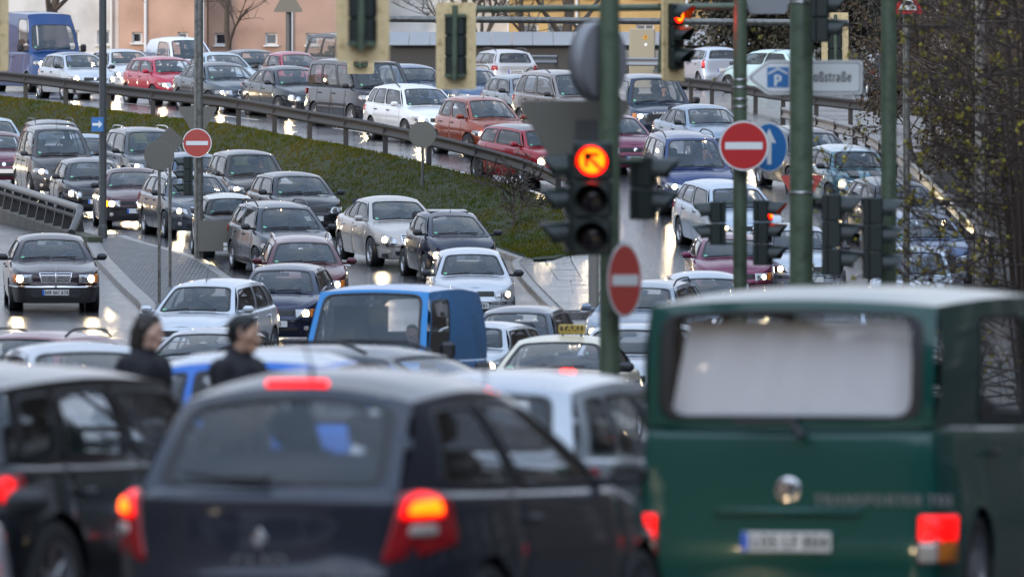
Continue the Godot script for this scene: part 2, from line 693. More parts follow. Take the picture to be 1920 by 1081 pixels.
func plan(c: Dictionary) -> void:   # the outline seen from above: columns from the nose's middle round the right side to the tail's middle
	var a: float = c.W / 2
	var b: float = c.L / 2
	c.fo = maxf(c.fo, c.r + 0.2)
	c.wb = minf(c.wb, c.L - c.fo - c.r - 0.22)
	var arches := [b - c.fo, b - c.fo - c.wb]
	var ra: float = c.r + 0.045
	c.axles = arches
	c.arch = ra
	var qf := minf(b - 0.12, arches[0] + ra + 0.05)
	var qr := maxf(-b + 0.1, arches[1] - ra - 0.05)
	var col := []
	var xl: float = a * pow(1.0 - pow(qf / b, c.nf), 1.0 / c.nf)
	for f in [0.0, 0.16, 0.32, 0.48, 0.62, 0.75, 0.86, 0.94]:
		col.append(Vector2(xl * f, b * pow(maxf(0.0, 1.0 - pow(xl * f / a, c.nf)), 1.0 / c.nf)))
	var qs := [qf]
	for k in 2:
		for t in 9:
			var th := PI * t / 8
			var e: float = 1.003 if t == 0 or t == 8 else 1.0
			qs.append(arches[k] + ra * cos(th) * e)
			if t == 0 or t == 8:
				qs.append(arches[k] + ra * cos(th) * 0.997)
	c.doors = [arches[0] - ra - 0.06, arches[0] - ra - 0.06 - (arches[0] - arches[1] - 2 * ra - 0.1) * 0.56, arches[1] + ra * 0.55]
	if c.get("two", false):
		c.doors = [arches[0] - ra - 0.06, arches[1] + ra + 0.12]
	var last: float = arches[0] - ra - 0.03
	for s in c.doors:
		qs.append_array([s + 0.009, s, s - 0.009])
	var q: float = arches[0] - ra - 0.2
	while q > arches[1] + ra + 0.1:
		if c.doors.all(func(s): return absf(s - q) > 0.04):
			qs.append(q)
		q -= 0.17
	qs.append(qr)
	for extra in [b - c.hood, -b + c.rb]:
		if extra < qf and extra > qr and qs.all(func(s): return absf(s - extra) > 0.004):
			qs.append(extra)
	qs.sort()
	qs.reverse()
	for s in qs:
		var ex: float = c.nf if s > 0 else c.nr
		col.append(Vector2(a * pow(maxf(0.0, 1.0 - pow(absf(s) / b, ex)), 1.0 / ex), s))
	var xr: float = a * pow(1.0 - pow(-qr / b, c.nr), 1.0 / c.nr)
	for f in [0.94, 0.86, 0.75, 0.62, 0.48, 0.32, 0.16, 0.0]:
		col.append(Vector2(xr * f, -b * pow(1.0 - pow(xr * f / a, c.nr), 1.0 / c.nr)))
	c.front_n = 8
	c.rear_n = col.size() - 8
	c.col = col
	# a finer outline by arc length for what lies on the nose and the tail
	for rear in [false, true]:
		var pts := []
		var e: float = c.nr if rear else c.nf
		for k in 90:
			var th := PI / 2 * k / 89.0
			pts.append(Vector2(a * pow(sin(th), 2.0 / e), b * pow(cos(th), 2.0 / e) * (-1 if rear else 1)))
		var arc := [0.0]
		for k in 89:
			arc.append(arc[k] + pts[k].distance_to(pts[k + 1]))
		c["pts_r" if rear else "pts_f"] = pts
		c["arc_r" if rear else "arc_f"] = arc


func top_z(c: Dictionary, q: float) -> float:
	var b: float = c.L / 2
	if q > b - c.hood:
		var f: float = (q - b + c.hood) / c.hood
		return lerpf(c.bf, c.nose, f * 0.55 + 0.45 * f * f)
	if q < -b + c.rb:
		var f: float = (-b + c.rb - q) / maxf(c.rb, 0.01)
		return lerpf(c.br, c.tail, f)
	return lerpf(c.br, c.bf, (q + b - c.rb) / (c.L - c.hood - c.rb))


const FRONT := [[0.16, 0.09], [0.3, 0.015], [0.42, 0.0], [0.53, 0.008], [0.56, 0.05], [0.7, 0.085], [0.9, 0.16], [1.2, 0.2]]
const REAR := [[0.16, 0.09], [0.3, 0.02], [0.44, 0.0], [0.55, 0.008], [0.58, 0.045], [0.9, 0.07], [1.2, 0.11]]
const SIDE := [[0.16, 0.06], [0.3, 0.025], [0.55, 0.004], [0.68, 0.0], [0.74, 0.012], [0.95, 0.045], [1.2, 0.07]]
const FLAT := [[0.16, 0.05], [0.3, 0.01], [0.5, 0.0], [0.56, 0.02], [0.9, 0.05], [1.2, 0.09]]


func skin(c: Dictionary, o: Vector2, z: float, zt: float) -> Vector3:   # the body's surface over the outline's point O
	var e: float = c.nf if o.y > 0 else c.nr
	var a: float = c.W / 2
	var b: float = c.L / 2
	var g := Vector2(pow(o.x / a, e - 1.0) / a, pow(absf(o.y) / b, e - 1.0) / b * signf(o.y)).normalized()
	var zz: float = z - c.get("sill", 0.2) + 0.2 if z < 0.7 else z
	var boxy: bool = c.nf > 5.0
	var ins := curve(SIDE, zz) * g.x * g.x + (curve(FLAT if boxy else FRONT, zz) if o.y > 0 else curve(FLAT if boxy else REAR, zz)) * g.y * g.y
	var d := zt - z
	if d < 0.07:
		ins += 0.07 - sqrt(maxf(0.0, 0.0049 - (0.07 - d) * (0.07 - d)))
	var p := o - g * ins
	return Vector3(p.x, z, p.y)


func on(c: Dictionary, rear: bool, arc: float, z: float, off := 0.0) -> Vector3:   # a point on the nose or tail, ARC metres from its middle
	var arcs: Array = c["arc_r" if rear else "arc_f"]
	var pts: Array = c["pts_r" if rear else "pts_f"]
	var s := absf(arc)
	var k := arcs.bsearch(s)
	k = clampi(k, 1, arcs.size() - 1)
	var o: Vector2 = pts[k - 1].lerp(pts[k], clampf((s - arcs[k - 1]) / maxf(arcs[k] - arcs[k - 1], 1e-6), 0, 1))
	var zt := top_z(c, o.y)
	var p := skin(c, o, minf(z, zt - 0.002), zt)
	var e: float = c.nr if rear else c.nf
	var g := Vector2(pow(o.x / (c.W / 2), e - 1.0) / c.W, pow(absf(o.y) / (c.L / 2), e - 1.0) / c.L * signf(o.y)).normalized()
	p += Vector3(g.x, 0, g.y) * off
	if arc < 0:
		p.x = -p.x
	return p


func patch(mb: MB, c: Dictionary, rear: bool, poly: PackedVector2Array, side: float, off: float, dome := 0.0) -> void:   # a raised shape that follows the surface
	var mid := Vector2.ZERO
	for p in poly:
		mid += p / poly.size()
	var rows := []
	for f in [[1.0, -0.012], [1.0, off], [0.93, off + dome * 0.3], [0.6, off + dome * 0.75], [0.25, off + dome], [0.0, off + dome]]:
		var line := PackedVector3Array()
		for k in poly.size() + 1:
			var p: Vector2 = mid.lerp(poly[k % poly.size()], f[0])
			line.append(on(c, rear, p.x * side, p.y, f[1]))
		rows.append(line)
	mb.grid(rows, on(c, rear, mid.x * side, mid.y, -0.5))


func pane(surf: Callable, mid: Vector3, body: MB, seal: MB, glas: MB, u0: float, u1: float, v0: float, v1: float, ins: Array, rnd: float) -> void:
	# the piece [u0,u1]x[v0,v1] of a surface with a window in it; ins: margins left, right, bottom, top as shares
	var w := Vector2(u1 - u0, v1 - v0)
	var asp := (surf.call(u1, v0) as Vector3).distance_to(surf.call(u0, v0)) / maxf((surf.call(u0, v1) as Vector3).distance_to(surf.call(u0, v0)), 0.01)
	var hole := []
	for p in rpoly([Vector2(ins[0] * asp, ins[2]), Vector2((1 - ins[1]) * asp, ins[2]), Vector2((1 - ins[1]) * asp, 1 - ins[3]), Vector2(ins[0] * asp, 1 - ins[3])], rnd, 5, 3):
		hole.append(Vector2(p.x / asp, p.y))
	var cen := Vector2((ins[0] + 1 - ins[1]) / 2, (ins[2] + 1 - ins[3]) / 2)
	var outer := []
	for p in hole:
		var d: Vector2 = p - cen
		var f := 1e9
		if absf(d.x) > 1e-6:
			f = minf(f, ((1.0 if d.x > 0 else 0.0) - cen.x) / d.x)
		if absf(d.y) > 1e-6:
			f = minf(f, ((1.0 if d.y > 0 else 0.0) - cen.y) / d.y)
		outer.append(cen + d * f)
	for cr in [Vector2(0, 0), Vector2(1, 0), Vector2(1, 1), Vector2(0, 1)]:
		var best := 0
		for k in outer.size():
			if outer[k].distance_to(cr) < outer[best].distance_to(cr):
				best = k
		outer[best] = cr
	var pt := func(p: Vector2, off: float) -> Vector3:
		var uv := Vector2(u0, v0) + p * w
		var q: Vector3 = surf.call(uv.x, uv.y)
		if off != 0.0:
			var e := 0.01
			var n: Vector3 = ((surf.call(uv.x + e, uv.y) - q) as Vector3).cross(surf.call(uv.x, uv.y + e) - q).normalized()
			q += n * (off if n.dot(q - mid) > 0 else -off)
		return q
	var ring := func(f: float, off: float, from: Array) -> PackedVector3Array:
		var line := PackedVector3Array()
		for k in hole.size() + 1:
			line.append(pt.call((from[k % hole.size()] as Vector2) if f == 1.0 else cen.lerp(hole[k % hole.size()], f), off))
		return line
	var half := []
	for k in hole.size():
		half.append((hole[k] as Vector2).lerp(outer[k], 0.5))
	body.grid([ring.call(1.0, 0.0, outer), ring.call(1.0, 0.0, half), ring.call(1.0, 0.0, hole)], mid)
	var sw: float = 1.0 - 0.028 / maxf((surf.call(u0, v1) as Vector3).distance_to(surf.call(u0, v0)) * 0.5, 0.05)
	seal.grid([ring.call(1.0, -0.012, hole), ring.call(1.0, 0.004, hole), ring.call(sw, 0.004, hole), ring.call(sw, -0.012, hole)], mid)
	glas.grid([ring.call(1.0, -0.006, hole), ring.call(0.75, -0.006, hole), ring.call(0.45, -0.006, hole), ring.call(0.2, -0.006, hole), ring.call(0.02, -0.006, hole)], mid)


func make_car(d: Dictionary) -> Node3D:
	var c: Dictionary = KINDS[d.t].duplicate()
	c.merge(d, true)
	plan(c)
	var car := thing(c.get("called", "car"), c.label, c.get("cat", "car"), c.get("group", "cars in the jam"))
	var pm: StandardMaterial3D = paint(c.c[0], c.c[1], c.c[2], c.get("metal", 0.35))
	var black := mat("black plastic", lin(0.016, 0.016, 0.018), 0.45)
	var rubber := mat("window rubber", lin(0.008, 0.008, 0.009), 0.5)
	var dark := mat("cabin", lin(0.022, 0.022, 0.025), 0.8)
	var chrome := mat("chrome", lin(0.6, 0.6, 0.62), 0.14, 1.0)
	var a: float = c.W / 2
	var b: float = c.L / 2
	var sill: float = c.get("sill", 0.2)
	var mid := Vector3(0, 0.55, 0)
	# --- sides, nose and tail
	var cols: Array = c.col
	var nc := cols.size()
	for side in [1.0, -1.0]:
		var rows := []
		for k in nc:
			var o: Vector2 = cols[k]
			var zb: float = sill
			for ax in c.axles:
				var dq: float = absf(o.y - ax)
				if dq < c.arch and k >= c.front_n and k < c.rear_n:
					zb = maxf(zb, c.r + sqrt(c.arch * c.arch - dq * dq))
			var zt := top_z(c, o.y)
			var line := PackedVector3Array()
			var s0: float = sill - 0.2
			var zl := [zb, 0.28 + s0, 0.4 + s0, 0.53 + s0, 0.565 + s0, 0, 0, zt - 0.07, zt - 0.04, zt - 0.012, zt]
			zl[5] = lerpf(zl[4], zt - 0.07, 0.35)
			zl[6] = lerpf(zl[4], zt - 0.07, 0.7)
			for z in zl:
				var p := skin(c, o, maxf(z, zb), zt)
				for s in c.doors:
					if absf(o.y - s) < 0.001 and k >= c.front_n and k < c.rear_n:
						p.x -= 0.02
				p.x *= side
				line.append(p)
			rows.append(line)
		var nr := MB.normals(rows, mid)
		for e in [0, nc - 1]:
			for j in nr[e].size():
				nr[e][j] = (nr[e][j] * Vector3(0, 1, 1)).normalized()
		c["rows%d" % int(side)] = rows
		var body: MB = c.get("body", MB.new())
		c.body = body
		var bump: Array = c.get("bumpers", [MB.new(), MB.new()])
		c.bumpers = bump
		var n0: int = c.front_n
		var n1: int = c.rear_n
		bump[0].emit(rows, nr, 0, n0, 0, 3)
		bump[1].emit(rows, nr, n1 - 1, nc - 1, 0, 3)
		body.emit(rows, nr, 0, n0, 3, 10)
		body.emit(rows, nr, n1 - 1, nc - 1, 3, 10)
		# doors are parts of their own between their seams
		var cut := [n0]
		for s in c.doors:
			for k in range(n0, n1):
				if absf(cols[k].y - s) < 0.001:
					cut.append(k)
		cut.append(n1 - 1)
		for k in cut.size() - 1:
			if k == 0 or k == cut.size() - 2:
				body.emit(rows, nr, cut[k], cut[k + 1], 0, 10)
			else:
				var dm := MB.new()
				dm.emit(rows, nr, cut[k], cut[k + 1], 0, 10)
				var door := part("door", dm, pm, car)
				var hm := MB.new()
				var hq: float = cols[cut[k + 1]].y + 0.16
				hm.box(Vector3(side * (a - 0.012), c.br - 0.16, hq), Vector3(0.05, 0.03, 0.17), Basis.IDENTITY, 0.012)
				part("handle", hm, pm if c.get("ph", false) else black, door)
	var body: MB = c.body
	# --- bonnet, boot lid
	var i_a := 0
	while cols[i_a].y > b - c.hood + 0.001:
		i_a += 1
	var crown: float = c.get("crown", 0.045)
	for cap in [0, 1]:
		var rows := []
		var rng := range(0, i_a + 1) if cap == 0 else range(nc - 1, -1, -1)
		for k in rng:
			var p: Vector3 = c["rows1"][k][10]
			if cap == 1 and cols[k].y > -b + c.rb + 0.001:
				break
			var g: float = smoothstep(0.0, 0.45, b - absf(p.z)) if cap == 0 else smoothstep(0.0, 0.3, b - absf(p.z)) * 0.5
			var line := PackedVector3Array()
			for w in 11:
				var x := w / 5.0 - 1.0
				var rid: float = 0.012 * smoothstep(0.5, 0.62, absf(x)) * g if cap == 0 else 0.0
				line.append(Vector3(p.x * x, p.y + crown * (1.0 - x * x) * g - rid * (1.0 - absf(x)) * 2.0, p.z))
			rows.append(line)
		if rows.size() > 1:
			var lastp: PackedVector3Array = rows[-1]
			var more := PackedVector3Array()
			for p in lastp:
				more.append(p + Vector3(0, -0.01, -0.16 if cap == 0 else 0.16))
			rows.append(more)
			var hm := MB.new()
			hm.grid(rows, mid)
			part("bonnet" if cap == 0 else "boot_lid", hm, pm, car)
	# --- cabin
	var qa0: float = b - c.hood
	var qa1: float = qa0 - c.run
	var qc1: float = -b + c.rr
	var qc0: float = -b + c.rb + 0.03
	var xb: float = a - 0.105
	var xr: float = a * c.get("roofw", 0.68)
	var zr: float = c.H - 0.04 - c.get("dome", 0.035)
	var rise: float = c.get("rise", 0.035)
	var dome: float = c.get("dome", 0.035)
	var belt := func(u: float) -> Vector3:
		var q := lerpf(qc0, qa0, u)
		var qx := maxf(q, -b + 0.2)
		var e: float = c.nf if q > 0 else c.nr
		var x: float = a * pow(maxf(0.0, 1.0 - pow(absf(qx) / b, e)), 1.0 / e) - 0.085 - 0.02 * absf(2 * u - 1)
		return Vector3(x, top_z(c, q) - 0.006, q)
	var roofl := func(u: float) -> Vector3:
		var m := 2 * u - 1
		return Vector3(xr * (1.0 - 0.05 * m * m - (0.07 if c.t == "egg" else 0.0) * m * m), zr - 0.02 + rise * (1.0 - m * m) - (0.015 * maxf(0, -m)), lerpf(qc1, qa1, u))
	var bulge: float = c.get("bulge", 0.025)
	var ba: Vector3 = belt.call(1.0)
	var bc: Vector3 = belt.call(0.0)
	var ra: Vector3 = roofl.call(1.0)
	var rc: Vector3 = roofl.call(0.0)
	var bow: float = c.get("bow", 0.16)
	var screen := func(w: float, v: float) -> Vector3:
		var m := w * 2 - 1
		var k := 1.0 - m * m
		var lo := Vector3(ba.x * m, ba.y + crown * k, ba.z + bow * k)
		var hi := Vector3(ra.x * m, ra.y + dome * k, ra.z + 0.09 * k)
		return lo.lerp(hi, v) + Vector3(0, 0.5, 0.8) * (bulge * 1.2 * 4 * v * (1 - v))
	var back := func(w: float, v: float) -> Vector3:
		var m := w * 2 - 1
		var k := 1.0 - m * m
		var lo := Vector3(bc.x * m, bc.y + (0.02 if c.rb > 0.3 else 0.0) * k, bc.z - (0.06 if c.rb > 0.3 else 0.03) * k)
		var hi := Vector3(rc.x * m, rc.y + dome * k, rc.z - 0.05 * k)
		return lo.lerp(hi, v) + Vector3(0, 0.3, -0.8) * (bulge * 4 * v * (1 - v))
	var gf := MB.new()
	var gr := MB.new()
	var tint: float = c.get("tint", 0.12)
	var gm := glass("windscreen glass", lin(0.03, 0.085, 0.115), 0.14)  # teal glass tint, raised to carry the blue sky reflection
	var gs := glass("side glass %.2f" % tint, lin(0.012, 0.018, 0.02), tint)
	var ws: Array = c.get("ws", [0.055, 0.055, 0.05, 0.06])
	var seal_f := MB.new()
	var seal_r := MB.new()
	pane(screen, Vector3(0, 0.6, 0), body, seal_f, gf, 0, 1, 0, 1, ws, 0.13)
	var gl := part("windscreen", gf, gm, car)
	part("window_seal", seal_f, rubber, gl)
	pane(back, Vector3(0, 0.6, 0), body, seal_r, gr, 0, 1, 0, 1, c.get("bw", [0.09, 0.09, 0.08, 0.1]), 0.16)
	part("window_seal", seal_r, rubber, part("rear_window", gr, gs, car))
	var cuts: Array = c.get("cuts", [0.0, 0.23, 0.56, 1.0])
	if c.get("two", false):
		cuts = c.get("cuts", [0.0, 0.45, 1.0])
	for side in [1.0, -1.0]:
		var flank := func(u: float, v: float) -> Vector3:
			var lo: Vector3 = belt.call(u)
			var hi: Vector3 = roofl.call(u)
			var p := lo.lerp(hi, v) + Vector3(bulge * 1.3 * 4 * v * (1 - v), 0, 0)
			p.x *= side
			return p
		for k in cuts.size() - 1:
			var sg := MB.new()
			var seal_s := MB.new()
			var lft: float = 0.035 / ((cuts[k + 1] - cuts[k]) * (qa0 - qc0))
			var insl := lft
			if k == 0:
				insl = maxf(lft, c.pil * (0.5 if cuts.size() > 3 else 0.3))
			if c.get("blind", 0) > k:
				var rows := []
				for i in 6:
					var line := PackedVector3Array()
					for j in 7:
						line.append(flank.call(lerpf(cuts[k], cuts[k + 1], i / 5.0), j / 6.0))
					rows.append(line)
				body.grid(rows, Vector3(0, 0.8, 0))
				continue
			pane(flank, Vector3(0, 0.6, 0), body, seal_s, sg, cuts[k], cuts[k + 1], 0, 1, [insl, lft if k < cuts.size() - 2 else maxf(lft, 0.05), 0.05, 0.13], 0.14)
			part("window_seal", seal_s, rubber, part("side_window", sg, gs, car))
	# roof, with its edge rolled over
	var rows := []
	for i in 15:
		var u := i / 14.0
		var e: Vector3 = roofl.call(u)
		var line := PackedVector3Array()
		for w in 15:
			var m := w / 7.0 - 1.0
			var k := 1.0 - m * m
			var front := u * u * 0.09 * k - (1 - u) * (1 - u) * 0.05 * k
			line.append(Vector3(e.x * m, e.y + dome * k + (0.04 * (1.0 - pow(absf(m), 3.0)) * smoothstep(0, 0.14, u) * smoothstep(0, 0.14, 1 - u)), e.z + front))
		rows.append(line)
	var roof := MB.new()
	roof.grid(rows, mid)
	var roofn := part("roof", roof, paint(c.roof[0], c.roof[1], c.roof[2]) if c.has("roof") else pm, car)
	part("body", body, pm, car)
	for k in 2:
		part("bumper", c.bumpers[k], black if c.get("bb", false) else pm, car)
	if c.get("sun", false):
		var s := MB.new()
		s.box(Vector3(0, c.H - 0.008, qa1 - 0.42), Vector3(xr * 1.5, 0.03, 0.45), Basis(Vector3.RIGHT, 0.05), 0.012)
		part("sunroof", s, mat("sunroof glass", lin(0.01, 0.012, 0.014), 0.1), roofn)
	if c.get("rails", false):
		for side in [1.0, -1.0]:
			var rm := MB.new()
			var pts := PackedVector3Array()
			for k in 13:
				var u := 0.08 + 0.84 * k / 12.0
				var p: Vector3 = roofl.call(u)
				pts.append(Vector3(side * (p.x - 0.03), p.y + 0.03 + 0.075 * minf(1.0, minf(k, 12 - k) / 1.6), p.z))
			rm.tube(pts, PackedFloat32Array([0.018]), 6)
			part("roof_rail", rm, black if c.get("rb_black", true) else chrome, roofn)
	if c.get("aerial", 0) != 0:
		var am := MB.new()
		var q: float = qa1 - 0.1 if c.aerial == 1 else qc1 + 0.2
		am.tube(PackedVector3Array([Vector3(0, c.H - 0.01, q), Vector3(0, c.H + 0.02, q - 0.01), Vector3(0, c.H + 0.34, q - 0.3)]), PackedFloat32Array([0.014, 0.006, 0.003]), 5)
		part("aerial", am, black, roofn)
	# --- cabin inside
	var cab := MB.new()
	cab.box(Vector3(0, sill + 0.06, 0), Vector3(c.W - 0.34, 0.08, c.L - 0.35))
	cab.box(Vector3(0, (c.bf + 0.5) / 2, qa0 - 0.02), Vector3(c.W - 0.34, c.bf - 0.5, 0.3), Basis.IDENTITY, 0.05)
	var inner := part("interior", cab, dark, car)
	c.seat_h = c.bf - 0.42
	c.seat_q = qa0 - 1.05 - (0.12 if c.hood < 0.9 else 0.0)
	var seatm := mat("seat cloth", lin(0.03, 0.032, 0.038), 0.9)
	for s in [[-0.37, c.seat_q], [0.37, c.seat_q], [0.0, maxf(c.seat_q - 0.95, -b + 0.5)]]:
		var wide: float = 0.48 if s[0] != 0.0 else c.W - 0.5
		if s[0] == 0.0 and c.get("cargo", false):
			continue
		var sm := MB.new()
		var tilt := Basis(Vector3.RIGHT, -0.3)
		sm.box(Vector3(s[0], c.seat_h, s[1] + 0.05), Vector3(wide, 0.16, 0.5), Basis.IDENTITY, 0.05)
		sm.box(Vector3(s[0], c.seat_h + 0.33, s[1] - 0.29), Vector3(wide, 0.62, 0.14), tilt, 0.06)
		for hx in ([0.0] if s[0] != 0.0 else [-0.38, 0.38]):
			sm.box(Vector3(s[0] + hx, c.seat_h + 0.74, s[1] - 0.42), Vector3(0.26, 0.17, 0.1), tilt, 0.045)
			sm.box(Vector3(s[0] + hx, c.seat_h + 0.64, s[1] - 0.39), Vector3(0.1, 0.1, 0.02), tilt)
		part("seat", sm, seatm, inner)
	if c.get("cargo", false):
		var bk := MB.new()
		bk.box(Vector3(0, 1.08, c.seat_q - 0.6), Vector3(c.W - 0.22, 0.75, 0.04))
		bk.box(Vector3(-0.42, 1.62, c.seat_q - 0.6), Vector3(0.72, 0.33, 0.04))
		part("bulkhead", bk, mat("bulkhead beige", lin(0.07, 0.068, 0.06), 0.8), inner)
	var wh := MB.new()
	var wpts := PackedVector3Array()
	for k in 21:
		var t := TAU * k / 20
		wpts.append(Vector3(0.37, c.bf - 0.02, qa0 - 0.42) + Basis(Vector3.RIGHT, -0.45) * Vector3(cos(t) * 0.18, sin(t) * 0.18, 0))
	wh.tube(wpts, PackedFloat32Array([0.016]), 5, false)
	wh.box(Vector3(0.37, c.bf - 0.03, qa0 - 0.4), Vector3(0.32, 0.05, 0.04), Basis(Vector3.RIGHT, -0.45))
	part("steering_wheel", wh, black, inner)
	var mr := MB.new()
	mr.box(screen.call(0.5, 0.86) + Vector3(0, -0.05, -0.08), Vector3(0.24, 0.07, 0.03), Basis.IDENTITY, 0.012)
	mr.box(screen.call(0.5, 0.93) + Vector3(0, -0.04, -0.05), Vector3(0.025, 0.1, 0.02))
	part("inside_mirror", mr, black, gl)
	var pap := MB.new()
	pap.box(screen.call(0.12, 0.12) + Vector3(0, 0, -0.012), Vector3(0.07, 0.07, 0.004), Basis(Vector3.RIGHT, -0.9))
	part("green_badge", pap, mat("green sticker", lin(0.12, 0.4, 0.22), 0.5), gl)
	# --- underside
	var und := MB.new()
	und.box(Vector3(0, sill + 0.03, 0), Vector3(c.W - 0.5, 0.1, c.L - 0.4))
	for ax in c.axles:
		for side in [1.0, -1.0]:
			und.lathe(PackedVector2Array([Vector2(c.arch + 0.02, 0.0), Vector2(c.arch + 0.02, -0.26), Vector2(0.02, -0.26)]), Vector3(side * (a - 0.035), c.r, ax), Basis(Vector3.BACK, -PI / 2 * side), 16)
	part("underbody", und, rubber, car)
	# --- wheels
	var wk := "wheel %.2f" % c.r
	if not cache.has(wk):
		var ty := MB.new()
		var r: float = c.r
		ty.lathe(PackedVector2Array([Vector2(r * 0.66, 0.09), Vector2(r * 0.75, 0.1), Vector2(r * 0.92, 0.1), Vector2(r * 0.985, 0.075), Vector2(r, 0.03), Vector2(r, -0.03), Vector2(r * 0.985, -0.075), Vector2(r * 0.92, -0.1), Vector2(r * 0.66, -0.09)]), Vector3.ZERO, Basis.IDENTITY, 26)
		var rim := MB.new()
		rim.lathe(PackedVector2Array([Vector2(r * 0.68, 0.095), Vector2(r * 0.62, 0.09), Vector2(r * 0.58, 0.03), Vector2(r * 0.56, -0.06)]), Vector3.ZERO, Basis.IDENTITY, 26, -1.0)
		rim.lathe(PackedVector2Array([Vector2(0.0, 0.075), Vector2(r * 0.2, 0.07), Vector2(r * 0.22, 0.02)]), Vector3.ZERO, Basis.IDENTITY, 14)
		for k in 7:
			var t := TAU * k / 7
			rim.box(Vector3(cos(t), 0, sin(t)) * r * 0.4 + Vector3(0, 0.055, 0), Vector3(r * 0.46, 0.03, r * 0.13), Basis(Vector3.UP, -t), 0.008)
		var disc := MB.new()
		disc.lathe(PackedVector2Array([Vector2(0.0, 0.0), Vector2(r * 0.56, 0.0)]), Vector3.ZERO, Basis.IDENTITY, 20)
		cache[wk] = [ty.mesh(mat("tyre rubber", lin(0.014, 0.014, 0.015), 0.7)), rim.mesh(mat("alloy", lin(0.34, 0.34, 0.35), 0.3, 0.8)), disc.mesh(mat("brake dust", lin(0.03, 0.03, 0.03), 0.6, 0.3))]
	for ax in c.axles:
		for side in [1.0, -1.0]:
			var names := ["wheel", "rim", "brake_disc"]
			var first: MeshInstance3D
			for k in 3:
				var o := MeshInstance3D.new()
				o.name = names[k]
				o.mesh = cache[wk][k]
				if k == 0:
					o.transform = Transform3D(Basis(Vector3.BACK, -PI / 2 * side), Vector3(side * (a - 0.125), c.r, ax))
					car.add_child(o, true)
					first = o
				else:
					first.add_child(o, true)
	# --- mirrors, wipers
	for side in [1.0, -1.0]:
		var mm := MB.new()
		var base: Vector3 = belt.call(0.93)
		var big: float = c.get("mir", 1.0)
		var cen := Vector3(side * (base.x + 0.17 * minf(big, 1.25)), base.y + 0.075 * big, base.z)
		mm.box(cen, Vector3(0.2, 0.13 * big, 0.13), Basis(Vector3.UP, side * 0.2), 0.045)
		mm.box(Vector3(side * (base.x + 0.05), base.y + 0.035, base.z), Vector3(0.14, 0.05, 0.07), Basis.IDENTITY, 0.01)
		var mi := part("wing_mirror", mm, pm if c.get("pmir", false) else black, car)
		var mg := MB.new()
		mg.box(cen + Vector3(0, 0, -0.067), Vector3(0.15, 0.09 * big, 0.006), Basis(Vector3.UP, side * 0.1))
		part("mirror_glass", mg, chrome, mi)
	for k in 2:
		var wm := MB.new()
		var w0 := 0.22 + 0.36 * k
		var pts := PackedVector3Array()
		for j in 6:
			pts.append(screen.call(clampf(w0 + 0.34 * j / 5.0 * (0.9 if k == 1 else 1.0) - 0.1, 0.04, 0.96), 0.03 + 0.05 * j / 5.0) + Vector3(0, 0.022, 0.02))
		wm.tube(pts, PackedFloat32Array([0.011]), 4)
		part("wiper", wm, rubber, gl)
	car.set_meta("geo", c)
	dress_front(car, c, pm)
	dress_rear(car, c, pm)
	car.remove_meta("geo")
	return car


func lamp_set(car: Node3D, c: Dictionary, poly: PackedVector2Array, side: float, lit: bool, bulb: Vector3) -> void:   # bulb: arc, z, radius
	bulb.z *= 0.8 + 0.5 * fposmod(float(hash(str(c.label)) % 1000) / 617.0, 1.0)
	var hm := MB.new()
	patch(hm, c, false, poly, side, 0.006, 0.02)
	var h := part("headlight", hm, mat("lamp reflector", lin(0.32, 0.33, 0.34), 0.12, 0.75), car)
	var bm := MB.new()
	patch(bm, c, false, cpoly(bulb.x, bulb.y, bulb.z, bulb.z * 0.9, 14), side, 0.03, 0.012)
	part("headlight_bulb", bm, glow("lit headlight", Color(1.0, 0.86, 0.62), 22.0) if lit else mat("lamp glass", lin(0.55, 0.57, 0.6), 0.08, 0.3), h)
	if lit and c.get("beam", true):
		var l := SpotLight3D.new()
		l.name = "dipped_beam"
		l.light_color = Color(1.0, 0.9, 0.72)
		l.light_energy = 0.55
		l.spot_range = 40.0
		l.spot_attenuation = 2.0
		l.spot_angle = 38.0
		l.light_size = 0.06
		l.shadow_enabled = true
		l.position = on(c, false, bulb.x * side, bulb.y, 0.09)
		l.rotation = Vector3(-0.06, PI, 0)
		car.add_child(l, true)


